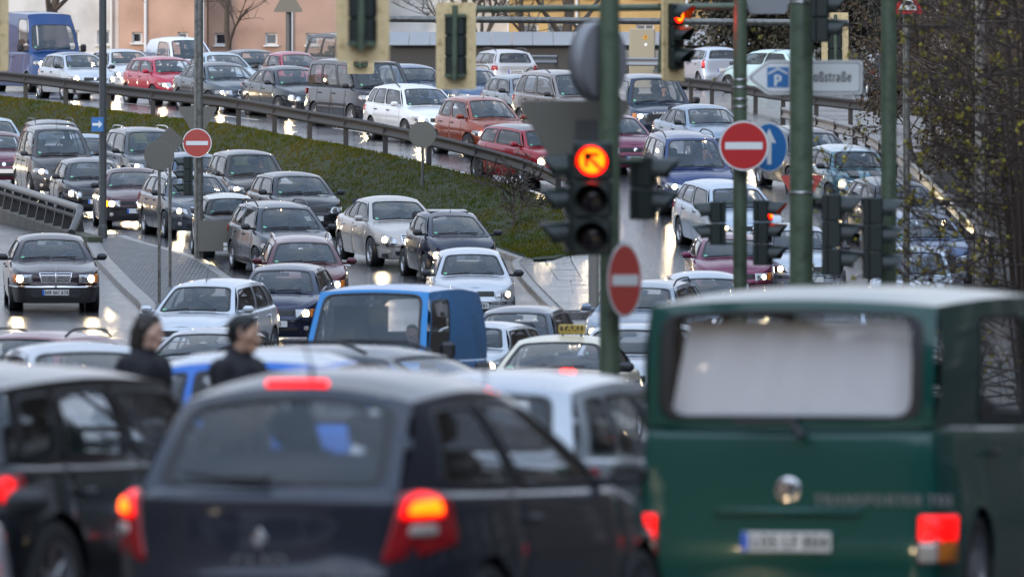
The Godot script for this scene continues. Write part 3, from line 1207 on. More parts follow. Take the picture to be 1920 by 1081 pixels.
func dress_front(car: Node3D, c: Dictionary, pm: StandardMaterial3D) -> void:
	if c.get("nofront", false):
		return
	var black := mat("black plastic", lin(0.016, 0.016, 0.018), 0.45)
	var chrome := mat("chrome", lin(0.6, 0.6, 0.62), 0.14, 1.0)
	var amber := mat("indicator glass", lin(0.55, 0.16, 0.02), 0.2)
	var clear := mat("clear indicator", lin(0.5, 0.45, 0.4), 0.12, 0.3)
	var a: float = c.W / 2
	var n: float = c.nose
	var lamp: String = c.get("lamp", "slant")
	var lits: Array = c.get("lit", [true, true])   # as seen by the camera: left lamp, right lamp
	for side in [1.0, -1.0]:
		var lit: bool = lits[0] if side < 0 else lits[1]
		var im := MB.new()
		var amb := amber
		match lamp:
			"slant":
				lamp_set(car, c, rpoly([Vector2(a * 0.5, n - 0.19), Vector2(a * 0.98, n - 0.16), Vector2(a * 1.2, n - 0.03), Vector2(a * 0.9, n - 0.025), Vector2(a * 0.56, n - 0.06)], 0.04), side, lit, Vector3(a * 0.76, n - 0.105, 0.062))
			"box":
				lamp_set(car, c, rpoly([Vector2(a * 0.48, n - 0.2), Vector2(a * 0.86, n - 0.2), Vector2(a * 0.86, n - 0.05), Vector2(a * 0.48, n - 0.05)], 0.015), side, lit, Vector3(a * 0.72, n - 0.125, 0.06))
				patch(im, c, false, rpoly([Vector2(a * 0.875, n - 0.2), Vector2(a * 1.06, n - 0.2), Vector2(a * 1.06, n - 0.05), Vector2(a * 0.875, n - 0.05)], 0.015), side, 0.006, 0.01)
			"merc":
				lamp_set(car, c, rpoly([Vector2(a * 0.5, n - 0.21), Vector2(a * 0.93, n - 0.21), Vector2(a * 0.93, n - 0.04), Vector2(a * 0.5, n - 0.04)], 0.012), side, lit, Vector3(a * 0.79, n - 0.125, 0.082))
				patch(im, c, false, rpoly([Vector2(a * 0.945, n - 0.21), Vector2(a * 1.12, n - 0.21), Vector2(a * 1.12, n - 0.04), Vector2(a * 0.945, n - 0.04)], 0.012), side, 0.006, 0.01)
			"oval":
				lamp_set(car, c, rpoly([Vector2(a * 0.5, n - 0.2), Vector2(a * 0.98, n - 0.21), Vector2(a * 1.06, n - 0.06), Vector2(a * 0.6, n - 0.04)], 0.08), side, lit, Vector3(a * 0.82, n - 0.13, 0.066))
			"twin", "peanut":
				lamp_set(car, c, cpoly(a * 0.84, n - 0.12, 0.125, 0.105), side, lit, Vector3(a * 0.84, n - 0.12, 0.07))
				lamp_set(car, c, cpoly(a * 0.58, n - 0.15, 0.085, 0.08), side, false, Vector3(a * 0.58, n - 0.15, 0.045))
			"bmw":
				lamp_set(car, c, rpoly([Vector2(a * 0.4, n - 0.19), Vector2(a * 1.12, n - 0.19), Vector2(a * 1.14, n - 0.07), Vector2(a * 0.42, n - 0.05)], 0.04), side, lit, Vector3(a * 0.78, n - 0.12, 0.055))
				var rm := MB.new()
				patch(rm, c, false, cpoly(a * 0.58, n - 0.12, 0.05, 0.05), side, 0.03, 0.01)
				part("headlight", rm, clear, car)
			"round":
				lamp_set(car, c, cpoly(a * 0.74, n - 0.14, 0.11, 0.11), side, lit, Vector3(a * 0.74, n - 0.14, 0.075))
				var rm := MB.new()
				rm.tube(ringpts(c, a * 0.74 * side, n - 0.14, 0.115), PackedFloat32Array([0.012]), 5, false)
				part("lamp_ring", rm, chrome, car)
				patch(im, c, false, cpoly(a * 0.78, n - 0.34, 0.045, 0.045, 12), side, 0.01, 0.01)
				amb = clear
		if lamp in ["slant", "oval"]:
			patch(im, c, false, rpoly([Vector2(a * 0.99, n - 0.15), Vector2(a * 1.13, n - 0.12), Vector2(a * 1.17, n - 0.06), Vector2(a * 1.03, n - 0.07)], 0.02), side, 0.03, 0.004)
			amb = amber if c.get("amber", false) else clear
		if c.get("blink", 0) == side:
			amb = glow("lit indicator", Color(1.0, 0.5, 0.08), 5.0)
		part("indicator", im, amb, car)
		if c.get("fog", true):
			var fm := MB.new()
			patch(fm, c, false, cpoly(a * 0.74, c.get("sill", 0.2) + 0.14, 0.06, 0.045, 12), side, 0.008, 0.006)
			part("fog_lamp", fm, clear, car)
	# grille
	var gm := MB.new()
	var bars := MB.new()
	var kind: String = c.get("grille", "bar")
	match kind:
		"merc":
			var s: float = c.get("gw", 0.34)
			patch(gm, c, false, rpoly([Vector2(-s, n - 0.19), Vector2(s, n - 0.19), Vector2(s * 1.18, n - 0.005), Vector2(-s * 1.18, n - 0.005)], 0.02, 6), 1.0, 0.012)
			for k in 5:
				var f := k / 4.0
				patch(bars, c, false, rpoly([Vector2(-lerpf(s, s * 1.16, f), n - 0.188 + 0.18 * f - 0.007), Vector2(lerpf(s, s * 1.16, f), n - 0.188 + 0.18 * f - 0.007), Vector2(lerpf(s, s * 1.16, f), n - 0.188 + 0.18 * f + 0.007), Vector2(-lerpf(s, s * 1.16, f), n - 0.188 + 0.18 * f + 0.007)], 0.004, 8, 1), 1.0, 0.022)
			for x in [-1.0, 0.0, 1.0]:
				patch(bars, c, false, rpoly([Vector2(x * s - 0.012, n - 0.195), Vector2(x * s + 0.012, n - 0.195), Vector2(x * s * 1.17 + 0.012, n - 0.005), Vector2(x * s * 1.17 - 0.012, n - 0.005)], 0.004, 4, 1), 1.0, 0.026)
		"bmw":
			for x in [-1.0, 1.0]:
				patch(bars, c, false, rpoly([Vector2(0.015, n - 0.2), Vector2(0.2, n - 0.2), Vector2(0.2, n - 0.03), Vector2(0.015, n - 0.03)], 0.07), x, 0.014)
				patch(gm, c, false, rpoly([Vector2(0.032, n - 0.185), Vector2(0.183, n - 0.185), Vector2(0.183, n - 0.045), Vector2(0.032, n - 0.045)], 0.06), x, 0.018)
		"audi":
			patch(gm, c, false, rpoly([Vector2(-0.36, n - 0.17), Vector2(0.36, n - 0.17), Vector2(0.42, n - 0.02), Vector2(-0.42, n - 0.02)], 0.04, 6), 1.0, 0.01)
			for z in [n - 0.17, n - 0.02]:
				patch(bars, c, false, rpoly([Vector2(-0.4, z - 0.008), Vector2(0.4, z - 0.008), Vector2(0.4, z + 0.008), Vector2(-0.4, z + 0.008)], 0.004, 8, 1), 1.0, 0.018)
		"chrome":
			patch(gm, c, false, rpoly([Vector2(-a * 0.5, n - 0.2), Vector2(a * 0.5, n - 0.2), Vector2(a * 0.56, n - 0.07), Vector2(-a * 0.56, n - 0.07)], 0.05, 6), 1.0, 0.008)
			for z in [n - 0.07, n - 0.135, n - 0.2]:
				patch(bars, c, false, rpoly([Vector2(-a * 0.52, z - 0.012), Vector2(a * 0.52, z - 0.012), Vector2(a * 0.52, z + 0.012), Vector2(-a * 0.52, z + 0.012)], 0.006, 8, 1), 1.0, 0.016)
		"wide":
			patch(gm, c, false, rpoly([Vector2(-a * 0.6, n - 0.3), Vector2(a * 0.6, n - 0.3), Vector2(a * 0.6, n - 0.05), Vector2(-a * 0.6, n - 0.05)], 0.03, 6), 1.0, 0.008)
			for z in [n - 0.11, n - 0.17, n - 0.23]:
				patch(bars, c, false, rpoly([Vector2(-a * 0.58, z - 0.016), Vector2(a * 0.58, z - 0.016), Vector2(a * 0.58, z + 0.016), Vector2(-a * 0.58, z + 0.016)], 0.006, 8, 1), 1.0, 0.016)
		"none":
			pass
		_:
			patch(gm, c, false, rpoly([Vector2(-a * 0.46, n - 0.16), Vector2(a * 0.46, n - 0.16), Vector2(a * 0.46, n - 0.06), Vector2(-a * 0.46, n - 0.06)], 0.02, 6), 1.0, 0.006)
			patch(bars, c, false, rpoly([Vector2(-a * 0.45, n - 0.117), Vector2(a * 0.45, n - 0.117), Vector2(a * 0.45, n - 0.103), Vector2(-a * 0.45, n - 0.103)], 0.004, 8, 1), 1.0, 0.012)
	var g := part("grille", gm, black, car)
	if g:
		part("grille_bar", bars, black if kind == "wide" or kind == "bar" and not c.get("cbar", false) else chrome, g)
	if c.get("badge", true) and kind in ["bar", "audi"]:
		var em := MB.new()
		patch(em, c, false, cpoly(0, n - 0.11, 0.055, 0.055, 16), 1.0, 0.02, 0.006)
		var e := part("badge", em, chrome, car)
		if c.get("vw", false):   # the two letters in a ring
			var bm := MB.new()
			patch(bm, c, false, cpoly(0, n - 0.11, 0.045, 0.045, 16), 1.0, 0.03, 0.0)
			part("badge_field", bm, black, e)
			var lm := MB.new()
			for l in [[-0.022, 0.04, 0.0, 0.002], [0.022, 0.04, 0.0, 0.002], [-0.04, 0.016, -0.016, -0.04], [-0.016, -0.04, 0.0, -0.008], [0.0, -0.008, 0.016, -0.04], [0.016, -0.04, 0.04, 0.016]]:
				lm.tube(PackedVector3Array([on(c, false, l[0], n - 0.11 + l[1], 0.034), on(c, false, l[2], n - 0.11 + l[3], 0.034)]), PackedFloat32Array([0.006]), 4)
			part("badge_letters", lm, chrome, e)
	# lower intake, rubbing strip, plate
	var lo := MB.new()
	var s0: float = c.get("sill", 0.2)
	patch(lo, c, false, rpoly([Vector2(-a * 0.52, s0 + 0.07), Vector2(a * 0.52, s0 + 0.07), Vector2(a * 0.56, s0 + 0.16), Vector2(-a * 0.56, s0 + 0.16)], 0.03, 6), 1.0, 0.004)
	part("air_intake", lo, black, car)
	if c.get("strip", true):
		var sm := MB.new()
		patch(sm, c, false, rpoly([Vector2(-a * 1.25, s0 + 0.255), Vector2(a * 1.25, s0 + 0.255), Vector2(a * 1.25, s0 + 0.3), Vector2(-a * 1.25, s0 + 0.3)], 0.01, 16, 1), 1.0, 0.01)
		part("bumper_strip", sm, black, car)
	number_plate(car, c, false, c.get("plate", ""), c.get("pz", s0 + 0.225))


func ringpts(c: Dictionary, arc: float, z: float, r: float) -> PackedVector3Array:
	var p := PackedVector3Array()
	for k in 21:
		p.append(on(c, false, arc + cos(TAU * k / 20) * r, z + sin(TAU * k / 20) * r, 0.014))
	return p


func number_plate(car: Node3D, c: Dictionary, rear: bool, s: String, z: float) -> void:
	var p := on(c, rear, 0.0, z, 0.02)
	var f := -1.0 if rear else 1.0
	var pm := MB.new()
	pm.box(p, Vector3(0.52, 0.11, 0.012), Basis.IDENTITY, 0.003)
	var pl := part("number_plate", pm, mat("plate white", lin(0.62, 0.62, 0.6), 0.4), car)
	var bm := MB.new()
	bm.box(p + Vector3(-0.238 * f, 0, 0.006 * f), Vector3(0.042, 0.105, 0.006))
	part("blue_band", bm, mat("plate blue", lin(0.01, 0.09, 0.5), 0.4), pl)
	if s:
		text(s, 0.072, Transform3D(Basis(Vector3.UP, 0.0 if not rear else PI), p + Vector3(0.02 * f, 0, 0.008 * f)), mat("plate black", lin(0.01, 0.01, 0.01), 0.5), pl, "plate_number", false, 0.88)


func dress_rear(car: Node3D, c: Dictionary, pm: StandardMaterial3D) -> void:
	var red := mat("tail glass", lin(0.28, 0.008, 0.012), 0.12)
	var lit := glow("lit tail lamp", Color(1.0, 0.035, 0.03), 1.0)
	var black := mat("black plastic", lin(0.016, 0.016, 0.018), 0.45)
	var a: float = c.W / 2
	var kind: String = c.get("tails", "block")
	for side in [1.0, -1.0]:
		var rm := MB.new()
		var t: float = c.get("lampz", c.tail)
		var poly: PackedVector2Array
		match kind:
			"tall":
				poly = rpoly([Vector2(a * 0.86, t - 0.38), Vector2(a * 1.1, t - 0.34), Vector2(a * 1.06, t + 0.0), Vector2(a * 0.9, t + 0.0)], 0.03)
			"tri":
				poly = rpoly([Vector2(a * 0.66, t - 0.42), Vector2(a * 1.22, t - 0.32), Vector2(a * 1.2, t - 0.1), Vector2(a * 1.0, t - 0.02), Vector2(a * 0.8, t - 0.07)], 0.05)
			"low":
				poly = rpoly([Vector2(a * 0.8, t - 0.5), Vector2(a * 1.14, t - 0.5), Vector2(a * 1.14, t - 0.22), Vector2(a * 0.8, t - 0.22)], 0.02)
			_:
				poly = rpoly([Vector2(a * 0.72, t - 0.22), Vector2(a * 1.12, t - 0.22), Vector2(a * 1.1, t - 0.06), Vector2(a * 0.74, t - 0.06)], 0.03)
		patch(rm, c, true, poly, side, 0.006, 0.012)
		var tl := part("tail_light", rm, red, car)
		if c.get("tail_on", false):
			var bm := MB.new()
			var mid := Vector2.ZERO
			for p in poly:
				mid += p / poly.size()
			if kind == "tri":
				patch(bm, c, true, rpoly([Vector2(a * 0.77, t - 0.2), Vector2(a * 1.1, t - 0.19), Vector2(a * 1.09, t - 0.09), Vector2(a * 0.98, t - 0.06), Vector2(a * 0.82, t - 0.1)], 0.04), side, 0.022, 0.006)
			elif kind == "low":
				patch(bm, c, true, rpoly([Vector2(a * 0.81, t - 0.37), Vector2(a * 1.1, t - 0.37), Vector2(a * 1.1, t - 0.23), Vector2(a * 0.81, t - 0.23)], 0.02), side, 0.022, 0.006)
			else:
				patch(bm, c, true, cpoly(mid.x, mid.y, 0.07, 0.07), side, 0.022, 0.006)
			part("tail_light_bulb", bm, lit, tl)
			if kind == "tri":
				var hot := MB.new()
				patch(hot, c, true, rpoly([Vector2(a * 0.82, t - 0.175), Vector2(a * 1.07, t - 0.17), Vector2(a * 1.05, t - 0.1), Vector2(a * 0.86, t - 0.115)], 0.03), side, 0.034, 0.006)
				part("stop_light_bulb", hot, glow("lit stop lamp", Color(1.0, 0.36, 0.02), 3.5), tl)
				var rv := MB.new()
				patch(rv, c, true, rpoly([Vector2(a * 0.82, t - 0.28), Vector2(a * 1.02, t - 0.275), Vector2(a * 1.02, t - 0.22), Vector2(a * 0.84, t - 0.225)], 0.03), side, 0.026, 0.006)
				part("reversing_light", rv, mat("clear indicator", lin(0.5, 0.45, 0.4), 0.12, 0.3), tl)
			if kind == "low":
				var am := MB.new()
				patch(am, c, true, rpoly([Vector2(a * 0.93, t - 0.49), Vector2(a * 1.12, t - 0.49), Vector2(a * 1.12, t - 0.38), Vector2(a * 0.93, t - 0.38)], 0.015), side, 0.022, 0.006)
				part("indicator", am, mat("indicator glass", lin(0.55, 0.16, 0.02), 0.2), tl)
				var rv := MB.new()
				patch(rv, c, true, rpoly([Vector2(a * 0.81, t - 0.49), Vector2(a * 0.92, t - 0.49), Vector2(a * 0.92, t - 0.38), Vector2(a * 0.81, t - 0.38)], 0.015), side, 0.022, 0.006)
				part("reversing_light", rv, mat("clear indicator", lin(0.5, 0.45, 0.4), 0.12, 0.3), tl)
	number_plate(car, c, true, c.get("rplate", ""), c.get("rpz", 0.72))


func park(car: Node3D, px: float, s: float, yaw_deg: float, c: Dictionary) -> void:   # PX, S: where the windscreen's foot is seen, and how many of the photograph's pixels a metre takes there
	var d := FOCAL / s
	var yaw := deg_to_rad(yaw_deg)
	var f := Vector2(sin(yaw), cos(yaw))   # (x, towards the camera)
	var k: Dictionary = KINDS[c.t].duplicate()
	k.merge(c, true)
	k.fo = maxf(k.fo, k.r + 0.2)
	k.wb = minf(k.wb, k.L - k.fo - k.r - 0.22)
	var ref: float = k.L / 2 - k.hood
	if absf(wrapf(yaw_deg, -180, 180)) > 100:   # seen from behind: the tail is what was measured
		ref = -k.L / 2
	else:
		ref -= 0.3 if absf(yaw_deg) < 40 else 0.0
	var mid: Vector2 = Vector2((px - 960) / s, d) - Vector2(f.x, -f.y) * ref
	var fr: Vector2 = mid + Vector2(f.x, -f.y) * (k.wb / 2)
	var rr: Vector2 = mid - Vector2(f.x, -f.y) * (k.wb / 2)
	var pf := gp(fr.x, fr.y)
	var pr := gp(rr.x, rr.y)
	var z := (pf - pr).normalized()
	var x := Vector3.UP.cross(z).normalized()
	var m: float = k.L / 2 - k.fo - k.wb / 2   # the axles' middle in the vehicle's own axes
	var basis := Basis(x, z.cross(x), z)
	car.transform = Transform3D(basis, (pf + pr) / 2 - basis * Vector3(0, 0, m))


func fleet() -> void:
	var silver := [0.42, 0.45, 0.48]
	var white := [0.62, 0.64, 0.65]
	var navy := [0.012, 0.02, 0.05]
	var ink := [0.012, 0.014, 0.018]
	var gray := [0.07, 0.08, 0.095]
	var slate := [0.035, 0.05, 0.075]
	var up := "cars queueing down the upper carriageway"
	var low := "cars queueing down the lower carriageway"
	var near := "cars crowding the crossing"
	var cars := [
		# nearest, seen from behind
		{t = "hatch", px = 482, s = 388, yaw = 162, c = [0.024, 0.028, 0.04], H = 1.54, L = 4.25, W = 1.88, nr = 4.8, nf = 3.6, two = true, tails = "tri", tail_on = true, rb = 0.16, rr = 0.62, roofw = 0.66, dome = 0.075, pil = 0.75, bw = [0.05, 0.05, 0.05, 0.1], rpz = 0.42, tail = 0.98, br = 0.97, lampz = 1.03, run = 0.95, hood = 1.2, clio = true, aerial = 2, tint = 0.2, label = "dark grey hatchback with both red and yellow brake lights lit, centre foreground", group = near, fog = false},
		{t = "van", px = 1470, s = 335, yaw = 164, c = [0.0035, 0.056, 0.045], metal = 0.1, H = 1.94, L = 4.66, W = 1.88, roofw = 0.93, bw = [0.04, 0.04, 0.05, 0.08], tails = "low", tail_on = true, tail = 1.16, br = 1.16, label = "green van seen from behind with pale grey rear window", cat = "van", called = "van", group = near, curtain = true, blind = 1, rpz = 0.51, lampz = 0.89, rplate = "LOS LF 804", tint = 0.08, mir = 1.3},
		{t = "suv", px = -290, s = 358, yaw = 160, c = [0.014, 0.016, 0.02], H = 1.52, L = 4.2, sill = 0.25, bf = 1.0, br = 1.02, nose = 0.86, tail = 1.02, run = 0.55, roofw = 0.8, tails = "block", tail_on = true, label = "black estate car at the left edge beside the dark grey hatchback", group = near, rr = 0.3, tint = 0.14},
		{t = "hatch", px = 850, s = 333, yaw = 166, c = silver, H = 1.45, label = "silver car half hidden between the dark hatchback and the green van", group = near, rails = false, tint = 0.22, aerial = 2},
		{t = "egg", px = 765, s = 262, yaw = 76, c = [0.02, 0.14, 0.52], roof = [0.5, 0.53, 0.56], H = 1.47, L = 2.55, W = 1.51, hood = 0.42, run = 0.62, rr = 0.34, wb = 1.6, cuts = [0.0, 0.2, 1.0], nr = 6.0, label = "bright blue small car with grey roof behind the two pedestrians", group = near, two = true, metal = 0.1},
		{t = "wagon", px = 900, s = 214, yaw = 58, c = [0.04, 0.05, 0.065], H = 1.42, L = 4.3, label = "slate estate car with roof rails side-on before the blue van", group = near},
		{t = "sedan", px = 60, s = 285, yaw = 35, c = silver, label = "pale silver car roof behind the black estate at the left edge", group = near, H = 1.45},
		{t = "sedan", px = 185, s = 200, yaw = 14, c = silver, label = "silver car partly hidden behind the woman's shoulder", group = near, lit = [false, false]},
		{t = "egg", px = -330, s = 425, yaw = 8, c = white, label = "white car wing at the bottom left corner", group = near, beam = false},
		# the crossing
		{t = "wagon", px = 14, s = 148, yaw = -16, c = [0.16, 0.012, 0.03], label = "dark red estate at the left edge with driver and roof rails", group = near},
		{t = "sedan", px = 374, s = 128, yaw = -12, c = [0.4, 0.4, 0.42], H = 1.38, label = "silver saloon with bare branches mirrored in its windscreen", group = near, lit = [true, false]},
		{t = "van", px = 694, s = 146, yaw = -11, c = [0.012, 0.19, 0.46], metal = 0.1, H = 2.06, L = 4.7, W = 1.84, nose = 0.95, label = "bright blue van with driver holding a phone", cat = "van", called = "van", group = near, mir = 1.7, lit = [true, true], blind = 2, cuts = [0.0, 0.42, 0.68, 1.0], bb = true, cargo = true, ws = [0.05, 0.05, 0.06, 0.05], bow = 0.1},
		{t = "sedan", px = 1040, s = 146, yaw = -8, c = [0.62, 0.56, 0.42], metal = 0.0, H = 1.4, label = "cream taxi carrying a yellow roof sign", group = near, grille = "merc", lamp = "twin", cat = "taxi", called = "taxi"},
		{t = "hatch", px = 1176, s = 126, yaw = -6, c = silver, label = "silver hatchback with driver left of the green van, behind the thick green pole", group = near, vw = true, lit = [true, true]},
		{t = "hatch", px = 964, s = 112, yaw = -8, c = slate, label = "slate blue car with driver behind the taxi", group = near},
		{t = "cube", px = 884, s = 117, yaw = -14, c = silver, H = 1.36, label = "small silver car between the blue van and the slate car", group = near, two = true},
		{t = "sedan", px = 1228, s = 118, yaw = -4, c = silver, label = "silver car roof between the two drivers' cars right of the pole", group = near, H = 1.36, lit = [false, false]},
		{t = "wagon", px = 1197, s = 105.5, yaw = -10, c = [0.2, 0.24, 0.29], H = 1.42, label = "blue grey estate beside the paved tip, its driver looking ahead", group = near, pmir = true},
		{t = "hatch", px = 374, s = 107, yaw = -13, c = [0.5, 0.53, 0.56], H = 1.47, label = "pale silver hatchback with couple inside beside the cobbled footway", group = low, aerial = 1, pmir = true, ph = true, lit = [true, false], vw = true},
		# lower carriageway
		{t = "sedan", px = 98, s = 95, yaw = 5, c = [0.022, 0.014, 0.02], L = 5.0, W = 1.82, hood = 1.45, nf = 6.0, bf = 0.95, nose = 0.79, lamp = "merc", grille = "merc", gw = 0.27, label = "old black saloon with big chrome grille and square lit headlights", plate = "MR MC 678", group = low, fog = false, bb = true, strip = false, star = true, pz = 0.4, bow = 0.1},
		{t = "hatch", px = 527, s = 102, yaw = -5, c = navy, L = 4.2, label = "navy blue car in front of the dark red estate", plate = "R FD 3", group = low, lit = [false, true], lamp = "box"},
		{t = "hatch", px = 884, s = 97, yaw = 3, c = [0.45, 0.47, 0.5], H = 1.43, W = 1.66, L = 3.8, nose = 0.76, lamp = "peanut", label = "silver small car with ringed badge and round headlights, couple inside", plate = "B HW 7781", group = low, vw = true, two = true, lit = [false, true], fog = false},
		{t = "wagon", px = 570, s = 95, yaw = 4, c = [0.085, 0.016, 0.022], H = 1.44, label = "dark red estate with silver roof rails and red mirror caps", group = low, pmir = true, rb_black = false, lit = [true, true], lamp = "box"},
		{t = "egg", px = 853, s = 89, yaw = 12, c = [0.014, 0.018, 0.035], H = 1.42, W = 1.63, L = 3.43, label = "tiny dark blue car with sunroof and round mirrors", group = low, sun = true, two = true, lamp = "oval", grille = "none", lit = [true, false], aerial = 1},
		{t = "sedan", px = 748, s = 86.5, yaw = 15, c = [0.4, 0.37, 0.34], L = 4.52, H = 1.43, lamp = "peanut", grille = "merc", gw = 0.3, label = "silver saloon with chrome barred grille and twin lamps beside the grass bank", plate = "B C 97", group = low, pmir = true, ph = true},
		{t = "wagon", px = 540, s = 88.5, yaw = 12, c = [0.02, 0.025, 0.035], H = 1.47, label = "black estate with dark roof rails before the navy car", group = low, lit = [true, true]},
		{t = "hatch", px = 563, s = 81, yaw = 13, c = ink, H = 1.44, label = "black hatchback with unlit right headlight beside the grass bank", group = low, lamp = "oval", lit = [true, false], vw = true, badge = false},
		{t = "cube", px = 431, s = 85.5, yaw = 8, c = [0.016, 0.013, 0.013], H = 1.34, W = 1.42, L = 3.05, wb = 2.04, fo = 0.5, r = 0.25, hood = 0.68, run = 0.36, nose = 0.72, lamp = "round", grille = "chrome", label = "old small black car with chrome grille behind the grey plate", plate = "47", group = low, roof = [0.5, 0.48, 0.42], fog = false, strip = false, lit = [true, false], pz = 0.3},
		{t = "wagon", px = 370, s = 81.7, yaw = 12, c = gray, L = 4.8, W = 1.81, label = "grey blue estate with chrome edged grille behind two thin posts", group = low, grille = "audi"},
		{t = "sedan", px = 250, s = 79, yaw = 6, c = [0.05, 0.012, 0.018], L = 4.4, H = 1.4, lamp = "box", blink = -1, label = "maroon saloon with lit amber indicator beside the tall dark lamp post", plate = "B K", group = low, nf = 5.5, bb = true},
		{t = "suv", px = 471, s = 76, yaw = 12, c = [0.04, 0.033, 0.03], H = 1.66, W = 1.75, L = 4.0, sill = 0.3, bf = 1.05, br = 1.06, nose = 0.88, tail = 1.06, label = "brown off-roader with bright headlight above the old small black car", plate = "GF", group = low, lamp = "slant"},
		{t = "hatch", px = 172, s = 76, yaw = 9, c = [0.01, 0.012, 0.017], L = 4.05, H = 1.42, lamp = "twin", label = "black hatchback with round twin lamps behind the crash barrier", group = low},
		{t = "hatch", px = 372, s = 74.5, yaw = 12, c = [0.04, 0.07, 0.12], label = "dark blue car behind the left no-entry sign", group = low},
		{t = "mpv", px = 112, s = 72, yaw = 10, c = [0.035, 0.034, 0.036], H = 1.82, bf = 1.06, br = 1.08, label = "tall dark people carrier with aerial behind the crash barrier", group = low, aerial = 1},
		{t = "suv", px = 285, s = 71, yaw = 13, c = [0.06, 0.065, 0.07], H = 1.7, nf = 4.6, sill = 0.25, bf = 1.05, br = 1.08, nose = 0.86, tail = 1.08, run = 0.85, label = "dark grey off-roader with roof rails right of the tall lamp post", group = low, rails = true, rb_black = false},
		{t = "sedan", px = 170, s = 70, yaw = 10, c = [0.2, 0.27, 0.34], label = "pale blue saloon behind the tall lamp post", group = low},
		{t = "sedan", px = -4, s = 69.5, yaw = 9, c = [0.09, 0.014, 0.035], label = "maroon car cut by the left edge above the crash barrier", group = low},
		{t = "wagon", px = 107, s = 67, yaw = 10, c = [0.06, 0.065, 0.075], H = 1.52, label = "dark grey estate with roof rails behind the tall people carrier", group = low},
		{t = "sedan", px = -12, s = 65, yaw = 9, c = [0.3, 0.37, 0.42], label = "light blue car cut by the left edge below the guard rail", group = low},
		# upper carriageway, lane by the rail
		{t = "cube", px = 1017, s = 78, yaw = 27, c = [0.26, 0.012, 0.02], metal = 0.1, lamp = "round", grille = "chrome", roof = [0.02, 0.02, 0.022], label = "small red car with round headlights and dark roof by the guard rail", group = up, pmir = true, two = true, lit = [true, true], beam = true},
		{t = "egg", px = 921, s = 73.5, yaw = 19, c = [0.24, 0.045, 0.02], H = 1.5, L = 3.9, W = 1.67, label = "orange red hatchback with driver's wing mirror in body colour", plate = "B PK 6", group = up, pmir = true, aerial = 1, cbar = true, lamp = "slant", grille = "bar"},
		{t = "wagon", px = 799, s = 70.5, yaw = 20, c = white, metal = 0.0, H = 1.5, L = 4.5, label = "white estate car with black roof rails by the guard rail", plate = "B", group = up, pmir = true, lamp = "slant"},
		{t = "van", px = 709, s = 67.5, yaw = 21, c = [0.018, 0.019, 0.026], H = 1.9, W = 1.9, label = "black people carrier van with tinted side windows by the guard rail", cat = "van", called = "van", group = up, tint = 0.3, hood = 0.85, run = 0.7, nose = 0.95, nf = 4.6, cuts = [0.0, 0.36, 0.7, 1.0], bow = 0.2},
		{t = "sedan", px = 562, s = 65, yaw = 20, c = [0.02, 0.025, 0.032], L = 4.8, W = 1.82, H = 1.45, lamp = "twin", grille = "none", label = "dark saloon with two round headlights between grey saloon and black van", group = up},
		{t = "sedan", px = 430, s = 64, yaw = 20, c = [0.045, 0.06, 0.075], L = 4.78, W = 1.8, lamp = "bmw", grille = "bmw", label = "blue grey saloon with twin kidney grille", plate = "TF", group = up},
		{t = "hatch", px = 324, s = 62.5, yaw = 20, c = [0.32, 0.014, 0.04], metal = 0.05, lamp = "oval", label = "bright red hatchback at the upper left", group = up, pmir = true},
		{t = "hatch", px = 152, s = 61, yaw = 20, c = [0.4, 0.44, 0.48], L = 3.85, W = 1.65, roof = [0.03, 0.06, 0.12], label = "silver hatchback with dark roof before the tall blue van", group = up, lamp = "slant"},
		{t = "van", px = 98, s = 57.5, yaw = 20, c = [0.006, 0.035, 0.13], metal = 0.1, H = 2.62, L = 5.6, W = 1.95, wb = 3.5, bf = 1.3, br = 1.3, nose = 1.05, tail = 1.3, hood = 0.95, run = 0.62, label = "tall blue delivery van at the upper left edge", cat = "van", called = "van", group = up, mir = 2.0, blind = 2, cuts = [0.0, 0.5, 0.76, 1.0], roofw = 0.78, bb = true, aerial = 1, ws = [0.05, 0.05, 0.05, 0.3]},
		{t = "hatch", px = 1160, s = 76, yaw = 18, c = [0.14, 0.014, 0.045], label = "crimson car behind the red arrow signal", group = up, lit = [true, true], lamp = "box"},
		{t = "mpv", px = 1303, s = 81, yaw = 8, c = [0.012, 0.03, 0.11], metal = 0.15, H = 1.77, W = 1.81, L = 4.62, label = "royal blue people carrier with silver badge shield", plate = "B", group = up, rails = true, lit = [true, true], lamp = "slant", grille = "audi"},
		{t = "wagon", px = 1385, s = 85, yaw = 13, c = [0.36, 0.42, 0.48], label = "silver blue car behind the big no-entry sign pole", group = up, rails = false},
		{t = "hatch", px = 1372, s = 92.5, yaw = 2, c = [0.14, 0.02, 0.055], label = "wine red car with red mirror left of the no-entry pole", group = up, pmir = true, lit = [false, true], lamp = "box", H = 1.38},
		{t = "hatch", px = 1330, s = 103, yaw = 3, c = [0.3, 0.36, 0.42], label = "pale blue hatchback right above the blue grey estate", group = up, lit = [false, false]},
		{t = "sedan", px = 1415, s = 112, yaw = -6, c = [0.42, 0.47, 0.52], label = "silver wet car roof behind the green van's top edge", group = up, H = 1.45},
		{t = "hatch", px = 1552, s = 108, yaw = -10, c = [0.4, 0.46, 0.52], label = "silver car with passenger between the two thick green poles", group = up, H = 1.5},
		{t = "hatch", px = 1500, s = 91, yaw = 8, c = [0.4, 0.44, 0.48], label = "silver car with one headlight showing behind the thick green pole", group = up},
		{t = "wagon", px = 1530, s = 78, yaw = 14, c = [0.025, 0.028, 0.035], label = "black estate behind the parking sign pole", group = up, lit = [true, true], rails = false},
